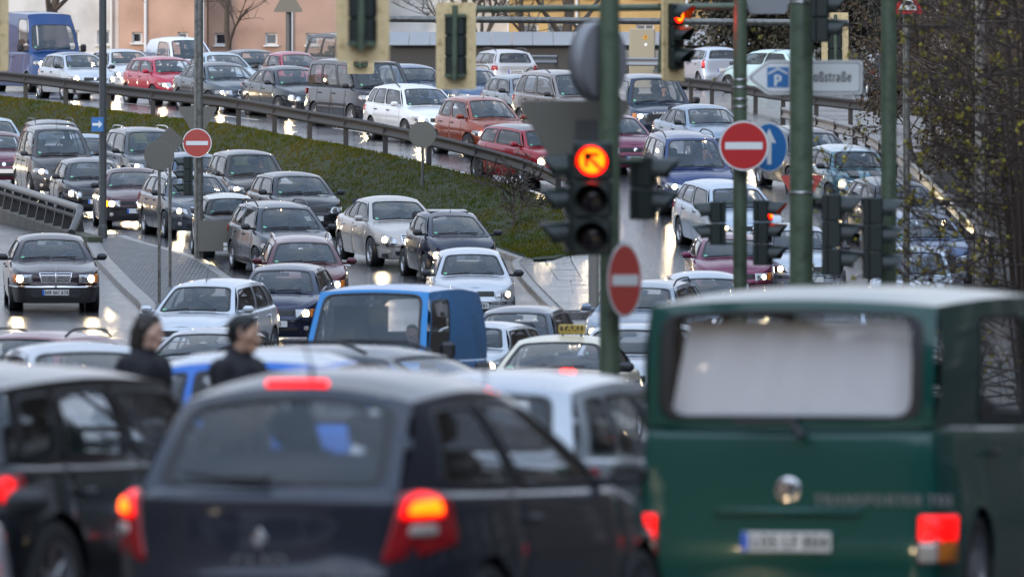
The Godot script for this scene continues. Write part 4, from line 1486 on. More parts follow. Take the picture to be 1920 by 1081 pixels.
		{t = "cube", px = 1603, s = 80, yaw = 12, c = [0.09, 0.17, 0.2], roof = [0.4, 0.44, 0.46], lamp = "round", grille = "chrome", label = "small teal car with dark bonnet stripes and round headlight", group = up, two = true, stripes = true, lit = [true, true]},
		{t = "hatch", px = 1694, s = 84, yaw = 12, c = [0.02, 0.03, 0.045], label = "dark car with headlight shining through the twigs", group = up},
		{t = "mpv", px = 1737, s = 89.5, yaw = 6, c = [0.07, 0.11, 0.2], H = 1.55, label = "blue people carrier half veiled by twigs", group = up, lit = [false, false]},
		{t = "sedan", px = 1714, s = 96, yaw = -6, c = [0.4, 0.45, 0.5], H = 1.48, label = "silver saloon with lit orange indicator right of the thin green pole", group = up, pmir = true, blink = 1, lit = [false, false]},
		# upper carriageway, farther lanes
		{t = "sedan", px = 1335, s = 74, yaw = 16, c = [0.2, 0.25, 0.31], label = "silver blue saloon above the royal blue people carrier", group = up, lit = [true, true]},
		{t = "suv", px = 1232, s = 71, yaw = 10, c = [0.014, 0.026, 0.05], H = 1.89, W = 1.92, L = 4.83, lamp = "box", grille = "wide", label = "dark blue square off-roader with lettered bonnet edge", plate = "B BO", group = up, badge = false, lit = [true, true], lettered = true, mir = 1.4},
		{t = "mpv", px = 1085, s = 68.5, yaw = 20, c = [0.17, 0.155, 0.15], H = 1.72, label = "bronze people carrier behind the round sign's back", group = up, rails = true},
		{t = "hatch", px = 997, s = 66.5, yaw = 16, c = [0.13, 0.16, 0.19], label = "steel grey hatchback left of the bronze people carrier", group = up, lit = [true, true]},
		{t = "hatch", px = 893, s = 64.5, yaw = 16, c = [0.05, 0.09, 0.17], label = "blue car behind the cream signal board", group = up, rails = true},
		{t = "hatch", px = 783, s = 64, yaw = 15, c = [0.035, 0.07, 0.14], label = "dark blue car above the white estate", group = up},
		{t = "egg", px = 560, s = 60, yaw = 16, c = [0.3, 0.03, 0.06], label = "raspberry small car behind the dark saloon", group = up, two = true},
		{t = "hatch", px = 483, s = 57, yaw = 16, c = [0.02, 0.025, 0.03], label = "small black car far back between the light blue and raspberry cars", group = up},
		{t = "sedan", px = 424, s = 60, yaw = 17, c = [0.32, 0.4, 0.44], label = "light blue saloon behind the blue grey saloon", group = up},
		{t = "mpv", px = 357, s = 57, yaw = 18, c = [0.6, 0.64, 0.68], metal = 0.0, H = 1.82, label = "white delivery van with lettering on its side", cat = "van", called = "van", group = up, blind = 2, aerial = 1, side_text = true},
		{t = "hatch", px = 240, s = 58, yaw = 16, c = [0.45, 0.48, 0.51], label = "silver hatchback left of the bright red hatchback", group = up},
		# going away on the far carriageway
		{t = "wagon", px = 967, s = 56, yaw = 195, c = [0.42, 0.42, 0.42], tails = "block", label = "silver estate driving away, red tail lamps dark", group = "cars driving away on the far carriageway", nofront = true, rplate = "B DK 995", tint = 0.2},
		{t = "mpv", px = 1362, s = 53, yaw = 195, c = [0.4, 0.44, 0.5], H = 1.53, L = 4.02, W = 1.72, tails = "tall", tail_on = true, tail = 1.12, label = "silver car driving away with tall red lamps lit", group = "cars driving away on the far carriageway", nofront = true, tint = 0.2},
		{t = "egg", px = 1512, s = 55, yaw = 218, c = [0.4, 0.55, 0.55], metal = 0.05, H = 1.5, L = 4.08, label = "mint green rounded car beyond the parking sign", group = "cars driving away on the far carriageway", nofront = true, two = true},
		{t = "hatch", px = 1680, s = 56, yaw = 188, c = [0.03, 0.05, 0.075], tails = "block", tail_on = true, label = "dark blue car with red lamps behind the twigs", group = "cars driving away on the far carriageway", nofront = true},
		{t = "van", px = 688, s = 54, yaw = 202, c = [0.02, 0.021, 0.025], H = 1.96, tails = "tall", tail_on = true, label = "black van driving away behind the cream signal boards", cat = "van", called = "van", group = "cars driving away on the far carriageway", nofront = true, tint = 0.3},
	]
	for c in cars:
		var car := make_car(c)
		park(car, c.px, c.s, c.yaw, c)
		extras(car, c)


func geo(c: Dictionary) -> Dictionary:
	var k: Dictionary = KINDS[c.t].duplicate()
	k.merge(c, true)
	plan(k)
	return k


func extras(car: Node3D, c: Dictionary) -> void:
	var chrome := mat("chrome", lin(0.6, 0.6, 0.62), 0.14, 1.0)
	var black := mat("black plastic", lin(0.016, 0.016, 0.018), 0.45)
	if c.get("star", false):   # ornament on the radiator
		var k := geo(c)
		var m := MB.new()
		var p := on(k, false, 0, k.nose - 0.01, -0.05)
		var ring := PackedVector3Array()
		for j in 17:
			ring.append(p + Vector3(cos(TAU * j / 16) * 0.035, 0.075 + sin(TAU * j / 16) * 0.035, 0))
		m.tube(ring, PackedFloat32Array([0.004]), 4, false)
		m.tube(PackedVector3Array([p, p + Vector3(0, 0.04, 0)]), PackedFloat32Array([0.006]), 4)
		for j in 3:
			m.tube(PackedVector3Array([p + Vector3(0, 0.075, 0), p + Vector3(sin(TAU * j / 3) * 0.035, 0.075 + cos(TAU * j / 3) * 0.035, 0)]), PackedFloat32Array([0.004]), 4)
		part("bonnet_ornament", m, chrome, car)
		for side in [1.0, -1.0]:
			var b := MB.new()
			patch(b, k, false, rpoly([Vector2(0.0, 0.5), Vector2(1.3, 0.5), Vector2(1.3, 0.53), Vector2(0.0, 0.53)], 0.006, 14, 1), side, 0.02)
			part("bumper_chrome", b, chrome, car)
	if c.get("stripes", false):
		var k := geo(c)
		for x in [-0.26, 0.26]:
			var m := MB.new()
			var rows := []
			for j in 9:
				var q: float = k.L / 2 - 0.14 - (k.hood - 0.12) * j / 8.0
				var line := PackedVector3Array()
				for w in 5:
					var xx: float = x + (w - 2) * 0.06
					var h: float = top_z(k, q) + 0.045 * (1.0 - pow(xx / (k.W / 2 - 0.1), 2)) * smoothstep(0.0, 0.45, k.L / 2 - q)
					line.append(Vector3(xx, h + 0.006, q))
				rows.append(line)
			m.grid(rows, Vector3(0, 0.3, 0))
			part("bonnet_stripe", m, mat("stripe black", lin(0.012, 0.013, 0.016), 0.3), car)
	if c.get("lettered", false):
		var k := geo(c)
		text("LAND ROVER", 0.055, Transform3D(Basis.IDENTITY, on(k, false, 0, k.nose - 0.035, 0.02) + Vector3(0.1, 0, 0)), mat("plate white", lin(0.62, 0.62, 0.6), 0.4), car, "bonnet_lettering", false, 2.0)
	if c.get("side_text", false):
		var k := geo(c)
		text("Tischlerei", 0.3, Transform3D(Basis(Vector3.UP, -PI / 2) * Basis.from_scale(Vector3.ONE), Vector3(-k.W / 2 + 0.045, 1.22, -1.1)), mat("sign blue grey", lin(0.12, 0.16, 0.22), 0.5), car, "side_lettering")
	if c.get("cat", "") == "taxi":
		var t := thing("taxi_sign", "yellow and black TAXI sign on the cream taxi's roof", "taxi sign")
		var m := MB.new()
		m.box(Vector3(0, 0.1, 0), Vector3(0.34, 0.12, 0.1), Basis.IDENTITY, 0.02)
		part("sign_box", m, mat("taxi yellow", lin(0.55, 0.38, 0.06), 0.35), t)
		var f := MB.new()
		f.box(Vector3(0, 0.11, 0.046), Vector3(0.3, 0.075, 0.012), Basis.IDENTITY, 0.004)
		var fb := part("sign_face", f, mat("taxi black", lin(0.02, 0.02, 0.03), 0.4), t)
		text("TAXI", 0.062, Transform3D(Basis.IDENTITY, Vector3(0, 0.11, 0.054)), mat("taxi yellow", lin(0.55, 0.38, 0.06), 0.35), fb, "sign_lettering", false, 1.4)
		var st := MB.new()
		for x in [-0.12, 0.12]:
			st.box(Vector3(x, 0.02, 0), Vector3(0.025, 0.06, 0.04))
		part("sign_foot", st, black, t)
		t.transform = car.transform * Transform3D(Basis.IDENTITY, Vector3(0.12, 1.385, 0.02))
	if c.get("curtain", false):   # pale cloth hung inside the rear window
		var k := geo(c)
		var m := MB.new()
		var rows := []
		for i in 40:
			var x: float = -0.72 + 1.44 * i / 39.0
			var line := PackedVector3Array()
			for j in 6:
				var f := j / 5.0
				line.append(Vector3(x * (1.0 - 0.12 * f), lerpf(k.br + 0.03, k.H - 0.2, f), -k.L / 2 + 0.17 + 0.1 * f + 0.009 * sin(i * 0.9 + 0.7 * sin(i * 0.31) + f * 1.2)))
			rows.append(line)
		m.grid(rows, Vector3(0, 1.5, 0))
		part("curtain", m, mat("pale curtain", lin(0.68, 0.67, 0.68), 0.9), car)
		var bd := MB.new()
		patch(bd, k, true, cpoly(0, 0.8, 0.075, 0.075, 22), 1.0, 0.012, 0.006)
		var e := part("badge", bd, chrome, car)
		var lm := MB.new()
		for l in [[-0.03, 0.055, 0.0, 0.004], [0.03, 0.055, 0.0, 0.004], [-0.055, 0.024, -0.024, -0.055], [-0.024, -0.055, 0.0, -0.01], [0.0, -0.01, 0.024, -0.055], [0.024, -0.055, 0.055, 0.024]]:
			lm.tube(PackedVector3Array([on(k, true, l[0], 0.8 + l[1], 0.022), on(k, true, l[2], 0.8 + l[3], 0.022)]), PackedFloat32Array([0.008]), 4)
		part("badge_letters", lm, black, e)
		text("TRANSPORTER TDI", 0.06, Transform3D(Basis(Vector3.UP, PI), on(k, true, -0.55, 0.745, 0.006)), mat("dull letter grey", lin(0.16, 0.16, 0.16), 0.6), car, "rear_lettering", false, 1.1)
		var wm := MB.new()
		wm.tube(PackedVector3Array([Vector3(0.3, k.br + 0.02, -k.L / 2 - 0.01), Vector3(-0.02, k.br + 0.03, -k.L / 2 + 0.0), Vector3(-0.1, k.br - 0.06, -k.L / 2 - 0.03)]), PackedFloat32Array([0.014, 0.018, 0.03]), 6)
		part("rear_wiper", wm, black, car)
		var gr := MB.new()
		patch(gr, k, true, rpoly([Vector2(-0.42, 0.66), Vector2(0.42, 0.66), Vector2(0.42, 0.7), Vector2(-0.42, 0.7)], 0.02, 5), 1.0, 0.02, 0.01)
		part("tailgate_grip", gr, paint(c.c[0], c.c[1], c.c[2], 0.1), car)
	if c.get("clio", false):
		var k := geo(c)
		var hm := MB.new()
		hm.box(Vector3(0, k.H - 0.06, -k.L / 2 + k.rr - 0.02), Vector3(0.32, 0.035, 0.03), Basis.IDENTITY, 0.01)
		part("high_stop_light", hm, glow("lit high stop lamp", Color(1.0, 0.06, 0.05), 2.0), car)
		var bd := MB.new()
		patch(bd, k, true, PackedVector2Array([Vector2(0.0, 0.67), Vector2(0.045, 0.73), Vector2(0.0, 0.79), Vector2(-0.045, 0.73)]), 1.0, 0.016, 0.006)
		part("badge", bd, chrome, car)
		text("CLIO", 0.06, Transform3D(Basis(Vector3.UP, PI), on(k, true, 0, 0.625, 0.008)), mat("dull letter grey", lin(0.16, 0.16, 0.16), 0.6), car, "rear_lettering", false, 1.5)
		text("RENAULT", 0.05, Transform3D(Basis(Vector3.UP, PI), on(k, true, -0.44, 0.55, 0.008)), mat("dull letter grey", lin(0.16, 0.16, 0.16), 0.6), car, "rear_lettering", false, 1.1)
		var wm := MB.new()
		wm.tube(PackedVector3Array([Vector3(-0.02, k.br + 0.045, -k.L / 2 + 0.1), Vector3(0.4, k.br + 0.07, -k.L / 2 + 0.12)]), PackedFloat32Array([0.03, 0.012]), 6)
		part("rear_wiper", wm, black, car)


# ---- street furniture ----------------------------------------------------------------------------
func green_paint() -> StandardMaterial3D:
	var m := mat("green pole paint", lin(0.095, 0.125, 0.08), 0.45)
	if m.albedo_texture == null:
		m.albedo_texture = noise_tex(256, 0.02, 5, 41, [[0.0, 0.4, 1.0], [Color(0.7, 0.72, 0.68), Color(0.92, 0.94, 0.92), Color(1, 1, 1)]])
		tri_map(m, 0.9)
	return m


func steel() -> StandardMaterial3D:
	var m := mat("galvanised steel", lin(0.22, 0.215, 0.2), 0.42, 0.55)
	if m.albedo_texture == null:
		m.albedo_texture = noise_tex(256, 0.03, 5, 43, [[0.0, 0.5, 1.0], [Color(0.6, 0.58, 0.55), Color(0.9, 0.9, 0.88), Color(1, 1, 1)]])
		tri_map(m, 0.8)
	return m


func pole(px: float, d: float, r: float, top: float, label: String, m: Material, called := "signal_pole", collar := 0.0) -> Node3D:   # TOP: where its top is seen
	var o := thing(called, label, "pole")
	var x := (px - 960.0) * d / FOCAL
	var base := gp(x, d)
	var h := EYE + (500.0 - top) * d / FOCAL - base.y
	o.position = base
	var mb := MB.new()
	mb.lathe(PackedVector2Array([Vector2(r * 1.02, -0.3), Vector2(r, 0.0), Vector2(r, h * 0.5), Vector2(r * 0.98, h), Vector2(0.0, h)]), Vector3.ZERO, Basis.IDENTITY, 24)
	part("shaft", mb, m, o)
	if collar > 0:
		var cm := MB.new()
		cm.lathe(PackedVector2Array([Vector2(r * 1.0, -0.2), Vector2(r * 1.25, -0.1), Vector2(r * 1.25, collar), Vector2(r, collar + 0.06)]), Vector3.ZERO, Basis.IDENTITY, 24)
		part("base_sleeve", cm, m, o)
	return o


func bands(o: Node3D, r: float, ys: Array) -> void:
	for y in ys:
		var b := MB.new()
		b.lathe(PackedVector2Array([Vector2(r, -0.014), Vector2(r + 0.008, -0.012), Vector2(r + 0.008, 0.012), Vector2(r, 0.014)]), Vector3(0, y, 0), Basis.IDENTITY, 20)
		part("clamp_band", b, mat("bright steel", lin(0.5, 0.5, 0.5), 0.25, 0.9), o)


func signal_head(p: Vector3, yaw: float, label: String, n := 3, sec := 0.26, lit := -1, board := "", arrow := false, group := "traffic signals") -> Node3D:
	var o := thing("traffic_signal", label, "traffic light", group)
	o.transform = Transform3D(Basis(Vector3.UP, deg_to_rad(yaw)), p)
	var shell := mat("signal housing", lin(0.012, 0.02, 0.017), 0.4)
	var lens_off := mat("dark lens", lin(0.012, 0.008, 0.008), 0.15)
	var h := n * sec
	if board:
		var bm := MB.new()
		bm.plate(rpoly([Vector2(-sec * 0.95, -h / 2 - 0.14), Vector2(sec * 0.95, -h / 2 - 0.14), Vector2(sec * 0.95, h / 2 + 0.14), Vector2(-sec * 0.95, h / 2 + 0.14)], 0.03), 0.025, Transform3D(Basis.IDENTITY, Vector3(0, 0, 0.0)))
		var cream := mat("cream board", lin(0.85, 0.64, 0.34), 0.5)
		if cream.albedo_texture == null:
			cream.albedo_texture = noise_tex(256, 0.02, 5, 47, [[0.0, 0.35, 1.0], [Color(0.72, 0.68, 0.6), Color(0.95, 0.95, 0.93), Color(1, 1, 1)]])
			tri_map(cream, 1.5)
		part("back_board", bm, cream, o)
	if board:
		var tm := MB.new()
		tm.tube(PackedVector3Array([Vector3(0, h / 2 + 0.1, -sec * 0.44), Vector3(0, -h / 2 - 0.04, -sec * 0.68)]), PackedFloat32Array([0.035]), 10)
		for e in [-1.0, 1.0]:
			tm.box(Vector3(0, e * (h / 2 - 0.02), -sec * 0.36), Vector3(sec * 1.0, 0.04, sec * 0.3))
		part("mounting_tube", tm, green_paint(), o)
	for k in n:
		var y := h / 2 - sec * (k + 0.5)
		var b := MB.new()
		b.box(Vector3(0, y, 0.02), Vector3(sec * 1.02, sec - 0.004, sec * 0.5), Basis.IDENTITY, 0.015)
		b.box(Vector3(0, y, -sec * 0.28), Vector3(sec * 0.84, sec - 0.004, sec * 0.24), Basis.IDENTITY, 0.012)
		part("housing_section", b, shell, o)
		var zf := 0.02 + sec * 0.25
		var l := MB.new()
		l.lathe(PackedVector2Array([Vector2(0.0, 0.025), Vector2(sec * 0.2, 0.02), Vector2(sec * 0.4, 0.004), Vector2(sec * 0.41, -0.01)]), Vector3(0, y, zf), Basis(Vector3.RIGHT, PI / 2), 24)
		var on_ := k == lit
		var ln := part("lens", l, glow("lit red signal", Color(1.0, 0.05, 0.02), 3.2) if on_ else lens_off, o)
		if on_:
			var inner := MB.new()
			inner.lathe(PackedVector2Array([Vector2(0.0, 0.03), Vector2(sec * 0.2, 0.026), Vector2(sec * 0.33, 0.014)]), Vector3(0, y, zf), Basis(Vector3.RIGHT, PI / 2), 24)
			part("signal_bulb_glow", inner, glow("lit red signal core", Color(1.0, 0.36, 0.02), 4.5), ln)
			var sp := SpotLight3D.new()
			sp.name = "signal_light"
			sp.light_color = Color(1.0, 0.12, 0.05)
			sp.light_energy = 0.5
			sp.spot_angle = 60.0
			sp.spot_range = 20.0
			sp.spot_attenuation = 2.0
			sp.light_size = sec * 0.3
			sp.shadow_enabled = true
			sp.transform = Transform3D(Basis(Vector3.UP, PI), Vector3(0, y, zf + 0.07))
			o.add_child(sp, true)
			if arrow:
				var am := MB.new()
				var xf := Transform3D(Basis(Vector3.BACK, deg_to_rad(45)), Vector3(0, y, zf + 0.034))
				var u := sec * 0.3
				am.plate(PackedVector2Array([Vector2(-0.17, -1.1) * u, Vector2(0.17, -1.1) * u, Vector2(0.17, 0.3) * u, Vector2(0.66, -0.2) * u, Vector2(0.88, 0.04) * u, Vector2(0.0, 1.05) * u, Vector2(-0.88, 0.04) * u, Vector2(-0.66, -0.2) * u, Vector2(-0.17, 0.3) * u]), 0.004, xf)
				part("arrow_mask", am, mat("arrow black", lin(0.02, 0.004, 0.003), 0.6), ln)
		var rows := []
		for i in 2:
			for f in [[0.0, 0.0], [1.0, 0.0], [1.0, -0.008], [0.0, -0.008]] if i == 0 else []:
				var line := PackedVector3Array()
				for j in 17:
					var a := lerpf(-0.35, PI + 0.35, j / 16.0)
					var len_: float = f[0] * sec * (0.42 + 0.42 * maxf(0.0, sin(a)))
					var rr: float = sec * 0.45 + f[1]
					line.append(Vector3(cos(a) * rr, y + sin(a) * rr - f[0] * 0.015, zf - 0.01 + len_))
				rows.append(line)
		var vm := MB.new()
		vm.grid(rows, Vector3(0, y, zf))
		part("visor", vm, shell, o)
	return o


func round_sign(p: Vector3, yaw: float, r: float, label: String, kind: String, thick := 0.012) -> Node3D:
	var o := thing("road_sign", label, "road sign")
	o.transform = Transform3D(Basis(Vector3.UP, deg_to_rad(yaw)), p)
	var back := mat("sign back", lin(0.15, 0.138, 0.11), 0.6, 0.1)
	var b := MB.new()
	b.lathe(PackedVector2Array([Vector2(0, -thick), Vector2(r * 0.985, -thick), Vector2(r, -thick * 0.6), Vector2(r, -0.0), Vector2(0, 0.0)]), Vector3.ZERO, Basis(Vector3.RIGHT, PI / 2), 36)
	part("sign_plate", b, mat("sign case grey", lin(0.24, 0.24, 0.25), 0.45) if kind == "case" else back, o)
	var f := func(called: String, poly: PackedVector2Array, z: float, m: Material) -> void:
		var mb := MB.new()
		mb.plate(poly, 0.003, Transform3D(Basis.IDENTITY, Vector3(0, 0, z)))
		part(called, mb, m, o)
	var white := mat("sign white", lin(0.8, 0.8, 0.77), 0.4)
	if kind == "back":
		for y in [-0.45, 0.45]:
			var cb := MB.new()
			cb.box(Vector3(0, y * r, 0.014), Vector3(1.5 * r, 0.035, 0.02), Basis.IDENTITY, 0.004)
			cb.box(Vector3(0, y * r, 0.035), Vector3(0.1, 0.05, 0.05), Basis.IDENTITY, 0.008)
			part("sign_bracket", cb, steel(), o)
		var sk := MB.new()
		sk.box(Vector3(-0.5 * r, -0.12 * r, 0.002), Vector3(0.055, 0.08, 0.003))
		sk.box(Vector3(-0.52 * r, -0.42 * r, 0.002), Vector3(0.07, 0.05, 0.003))
		part("sticker", sk, mat("sticker yellow", lin(0.5, 0.4, 0.05), 0.5), o)
	if kind == "noentry" or kind == "faded":
		f.call("white_rim", cpoly(0, 0, r * 0.985, r * 0.985, 36), 0.002, white)
		f.call("red_disc", cpoly(0, 0, r * 0.92, r * 0.92, 36), 0.005, mat("sign red faded", lin(0.5, 0.07, 0.05), 0.45) if kind == "faded" else mat("sign red", lin(0.52, 0.014, 0.014), 0.4))
		f.call("white_bar", PackedVector2Array([Vector2(-0.74, -0.14) * r, Vector2(0.74, -0.14) * r, Vector2(0.74, 0.14) * r, Vector2(-0.74, 0.14) * r]), 0.008, white)
	elif kind == "ahead":
		f.call("white_rim", cpoly(0, 0, r * 0.985, r * 0.985, 36), 0.002, white)
		f.call("blue_disc", cpoly(0, 0, r * 0.93, r * 0.93, 36), 0.005, mat("sign blue", lin(0.03, 0.17, 0.42), 0.4))
		f.call("white_arrow", PackedVector2Array([Vector2(-0.11, -0.68) * r, Vector2(0.11, -0.68) * r, Vector2(0.11, 0.2) * r, Vector2(0.36, 0.16) * r, Vector2(0.0, 0.74) * r, Vector2(-0.36, 0.16) * r, Vector2(-0.11, 0.2) * r]), 0.008, white)
	return o


func plate_sign(p: Vector3, yaw: float, polys: Array, label: String, called := "road_sign") -> Node3D:   # polys: [name, outline, material key or material, z]
	var o := thing(called, label, "road sign")
	o.transform = Transform3D(Basis(Vector3.UP, deg_to_rad(yaw)), p)
	if polys.size() == 1:
		for y in [-0.12, 0.12]:
			var cb := MB.new()
			cb.box(Vector3(0, y, 0.015), Vector3(0.3, 0.03, 0.018), Basis.IDENTITY, 0.004)
			part("sign_bracket", cb, steel(), o)
	for q in polys:
		var mb := MB.new()
		mb.plate(q[1], 0.012 if q[3] == 0.0 else 0.003, Transform3D(Basis.IDENTITY, Vector3(0, 0, q[3])))
		part(q[0], mb, q[2], o)
	return o


func post_to_ground(o: Node3D, r: float, m: Material, zoff := -0.03, up := 0.25) -> void:   # a post of the sign's own, from its top to the ground
	var p := o.position + o.basis.z * zoff
	var h: float = p.y - ground(p.x, -p.z)
	var mb := MB.new()
	mb.tube(PackedVector3Array([Vector3(0, up, zoff), Vector3(0, -h - 0.2, zoff)]), PackedFloat32Array([r]), 12)
	part("post", mb, m, o)


func tri_poly(w: float, down: bool) -> PackedVector2Array:
	var h := w * 0.87
	var s := -1.0 if down else 1.0
	return rpoly([Vector2(-w / 2, -s * h / 3), Vector2(w / 2, -s * h / 3), Vector2(0, s * h * 2 / 3)], w * 0.09)


func arm(a: Vector3, b: Vector3, r: float, label: String, m: Material) -> void:
	var mb := MB.new()
	mb.tube(PackedVector3Array([a, a.lerp(b, 0.5), b]), PackedFloat32Array([r]), 16)
	var o := part("mast_arm", mb, m, self)
	tag(o, label, "mast arm")


func w_beam(pts: Array, label: String, base_up := 0.0, post_every := 4.0, m: Material = null, tall := 0.75) -> Node3D:   # a guard rail along points (x, d), its posts parts of it
	var o := thing("guard_rail", label, "guard rail")
	mat("weathered rail steel", lin(0.022, 0.02, 0.019), 0.5, 0.2).metallic_specular = 0.22
	var sm: Material = m if m else mat("weathered rail steel", lin(0.022, 0.02, 0.019), 0.5, 0.2)
	var path := []
	for k in pts.size() - 1:
		var a: Vector2 = pts[k]
		var b: Vector2 = pts[k + 1]
		var c := maxi(1, int(a.distance_to(b) / 2.0))
		for q in c:
			path.append(a.lerp(b, float(q) / c))
	path.append(pts[-1])
	o.position = gp(path[0].x, path[0].y)
	var prof := [Vector2(0.0, 0.155), Vector2(0.045, 0.13), Vector2(0.05, 0.09), Vector2(0.005, 0.035), Vector2(0.005, -0.035), Vector2(0.05, -0.09), Vector2(0.045, -0.13), Vector2(0.0, -0.155), Vector2(-0.012, -0.155), Vector2(-0.01, 0.0), Vector2(-0.012, 0.155), Vector2(0.0, 0.155)]
	var sec := 2
	var since := 1e9
	var k := 0
	while k < path.size() - 1:
		var e := mini(k + sec, path.size() - 1)
		var rows := []
		for i in range(k, e + 1):
			var p := gp(path[i].x, path[i].y, tall - 0.155 + base_up) - o.position
			var dv: Vector2 = path[mini(i + 1, path.size() - 1)] - path[maxi(i - 1, 0)]
			var z := Vector3(dv.x, 0, -dv.y).normalized()
			var out := Vector3.UP.cross(z).normalized()
			if out.z < 0:
				out = -out
			var line := PackedVector3Array()
			for q in prof:
				line.append(p + out * q.x + Vector3(0, q.y, 0) + (z * 0.02 if i == e and e < path.size() - 1 else Vector3.ZERO))
			rows.append(line)
		var mb := MB.new()
		mb.grid(rows, rows[0][9])
		part("rail_section", mb, sm, o)
		k = e
	for i in path.size():
		if i > 0:
			since += path[i].distance_to(path[i - 1])
		if since >= post_every:
			since = 0.0
			var p := gp(path[i].x, path[i].y) - o.position
			var mb := MB.new()
			mb.box(p + Vector3(0, (tall + 0.05) / 2 - 0.15 + base_up * 0.5, -0.07), Vector3(0.13, tall + 0.25 + base_up, 0.1), Basis.IDENTITY, 0.01)
			part("rail_post", mb, mat("post steel", lin(0.03, 0.028, 0.027), 0.5, 0.3), o)
	return o


func furniture() -> void:
	var gp_ := green_paint()
	var st := steel()
	var darkp := mat("dark pole paint", lin(0.06, 0.062, 0.06), 0.45)
	var back := mat("sign back", lin(0.15, 0.138, 0.11), 0.6, 0.1)
	var white := mat("sign white", lin(0.8, 0.8, 0.77), 0.4)
	var red := mat("sign red", lin(0.52, 0.014, 0.014), 0.4)
	var ink := mat("print black", lin(0.012, 0.012, 0.014), 0.5)
	var blue := mat("sign blue", lin(0.03, 0.17, 0.42), 0.4)
	# tall poles
	pole(192, 216, 0.085, -60, "tall dark lamp post at the start of the cobbled footway", darkp, "lamp_post", 0.36)
	pole(372, 207, 0.098, -60, "grey steel pole carrying the left no-entry sign", st, "steel_pole", 0.0)
	var main := pole(1143, 76.6, 0.083, -60, "thick green pole carrying the lit red arrow signal", gp_)
	bands(main, 0.083, [1.2])
	var p2 := pole(1388, 114, 0.083, 0, "green pole carrying the big no-entry sign", gp_)
	bands(p2, 0.083, [4.13, 4.22, 4.36, 4.45])
	var p3 := pole(1503, 106, 0.13, -60, "thickest green pole in front of the parking sign", gp_)
	bands(p3, 0.13, [3.0, 5.1, 5.16])
	pole(1667, 106, 0.088, -60, "slim green pole nearest the budding bush", gp_)
	pole(1700, 182, 0.065, -60, "thin grey pole carrying the red triangle sign", st, "steel_pole")
	pole(1113, 190, 0.1, 150, "weathered grey post standing on the paved tip", mat("weathered concrete", lin(0.2, 0.185, 0.16), 0.7), "concrete_post")
	pole(541, 330, 0.1, -40, "dark post carrying a sign seen from behind, upper left", darkp, "steel_pole")
	pole(1330, 372, 0.1, 15, "short grey post before the low shed", st, "steel_pole")
	pole(1838, 196, 0.1, -40, "pale grey post deep in the twigs at the right", mat("weathered concrete", lin(0.2, 0.185, 0.16), 0.7), "concrete_post")
	# arms
	arm(at(846, 18, 114), at(1388, 12, 114), 0.042, "green arm reaching left from the no-entry pole", gp_)
	arm(at(700, 35, 170), at(1592, 43, 170), 0.058, "long grey arm across the picture's top", st)
	pole(1506, 170, 0.1, 30, "grey mast behind the parking sign pole", st, "steel_pole")
	# the red arrow signal and its neighbours
	signal_head(at(1112, 372, 76), -4, "traffic signal lit with a red arrow pointing up left", 3, 0.3, 0, "", true)
	signal_head(at(1082, 380, 76.9), -82, "dark signal facing left beside the red arrow", 3, 0.27)
	signal_head(at(1208, 352, 77.2), 78, "dark signal with open visor right of the red arrow", 2, 0.26)
	signal_head(at(1262, 68, 114), 58, "signal glowing red in a cream board, hung from the green arm", 3, 0.26, 0, "cream")
	signal_head(at(855, 86, 113.8), 174, "signal seen from behind on the cream board left of the green arm", 3, 0.25, -1, "cream")
	signal_head(at(680, 8, 86), 176, "largest cream board with signal seen from behind at the top edge", 3, 0.25, -1, "cream")
	signal_head(at(676, 84, 170), 178, "small cream board hanging below the largest one", 3, 0.25, -1, "cream")
	signal_head(at(1566, 78, 170), 182, "cream board at the right end of the long grey arm", 3, 0.25, -1, "cream")
	signal_head(at(-24, 50, 118), 178, "cream board cut by the left edge", 3, 0.27, -1, "cream")
	signal_head(at(350, 330, 206), -80, "dark signal facing left on the steel pole below the left no-entry sign", 3, 0.28)
	signal_head(at(1344, 418, 113.6), -86, "small two lamp signal left of the big no-entry pole", 2, 0.26)
	signal_head(at(1432, 436, 113.6), 74, "signal with a red glow in its visor right of the big no-entry pole", 3, 0.26, 0)
	signal_head(at(1563, 440, 105.6), 84, "dark signal with three visors right of the thickest green pole", 3, 0.3)
	signal_head(at(1638, 446, 105.4), 92, "dark signal seen from behind left of the slim green pole", 3, 0.3)
	signal_head(at(1540, 10, 105.6), 84, "dark signal high on the thickest green pole", 3, 0.27)
	# brackets that hold them
	for b in [[1388, 1340, 380, 114.0, "upper bracket of the small two lamp signal"], [1388, 1340, 456, 114.0, "lower bracket of the small two lamp signal"], [1388, 1435, 378, 114.0, "bracket of the red glowing signal right of the no-entry pole"], [1503, 1570, 372, 106.0, "upper bracket of the three visor signal on the thickest pole"], [1503, 1570, 512, 106.0, "lower bracket of the three visor signal on the thickest pole"], [1143, 1205, 300, 77.0, "bracket right of the red arrow"]]:
		var bm := MB.new()
		bm.tube(PackedVector3Array([at(b[0], b[2], b[3]), at(b[1], b[2], b[3])]), PackedFloat32Array([0.018]), 6)
		var bo := part("signal_bracket", bm, gp_, self)
		tag(bo, b[4], "bracket", "brackets that hold signals to their poles")
	# round signs
	var s := round_sign(at(369, 268, 206.7), 0, 0.32, "faded no-entry sign on the steel pole at the left", "faded")
	s = round_sign(at(1395, 273, 113.7), 3, 0.3, "big bright red no-entry sign on the green pole", "noentry")
	s = round_sign(at(1442, 276, 114.3), 40, 0.3, "blue round sign with white arrow behind the big no-entry sign", "ahead")
	s = round_sign(at(1171, 525, 76.3), 62, 0.3, "dull no-entry sign turned sideways on the arrow signal's pole", "faded")  # the faded red stands in for shade on this sign, not wear
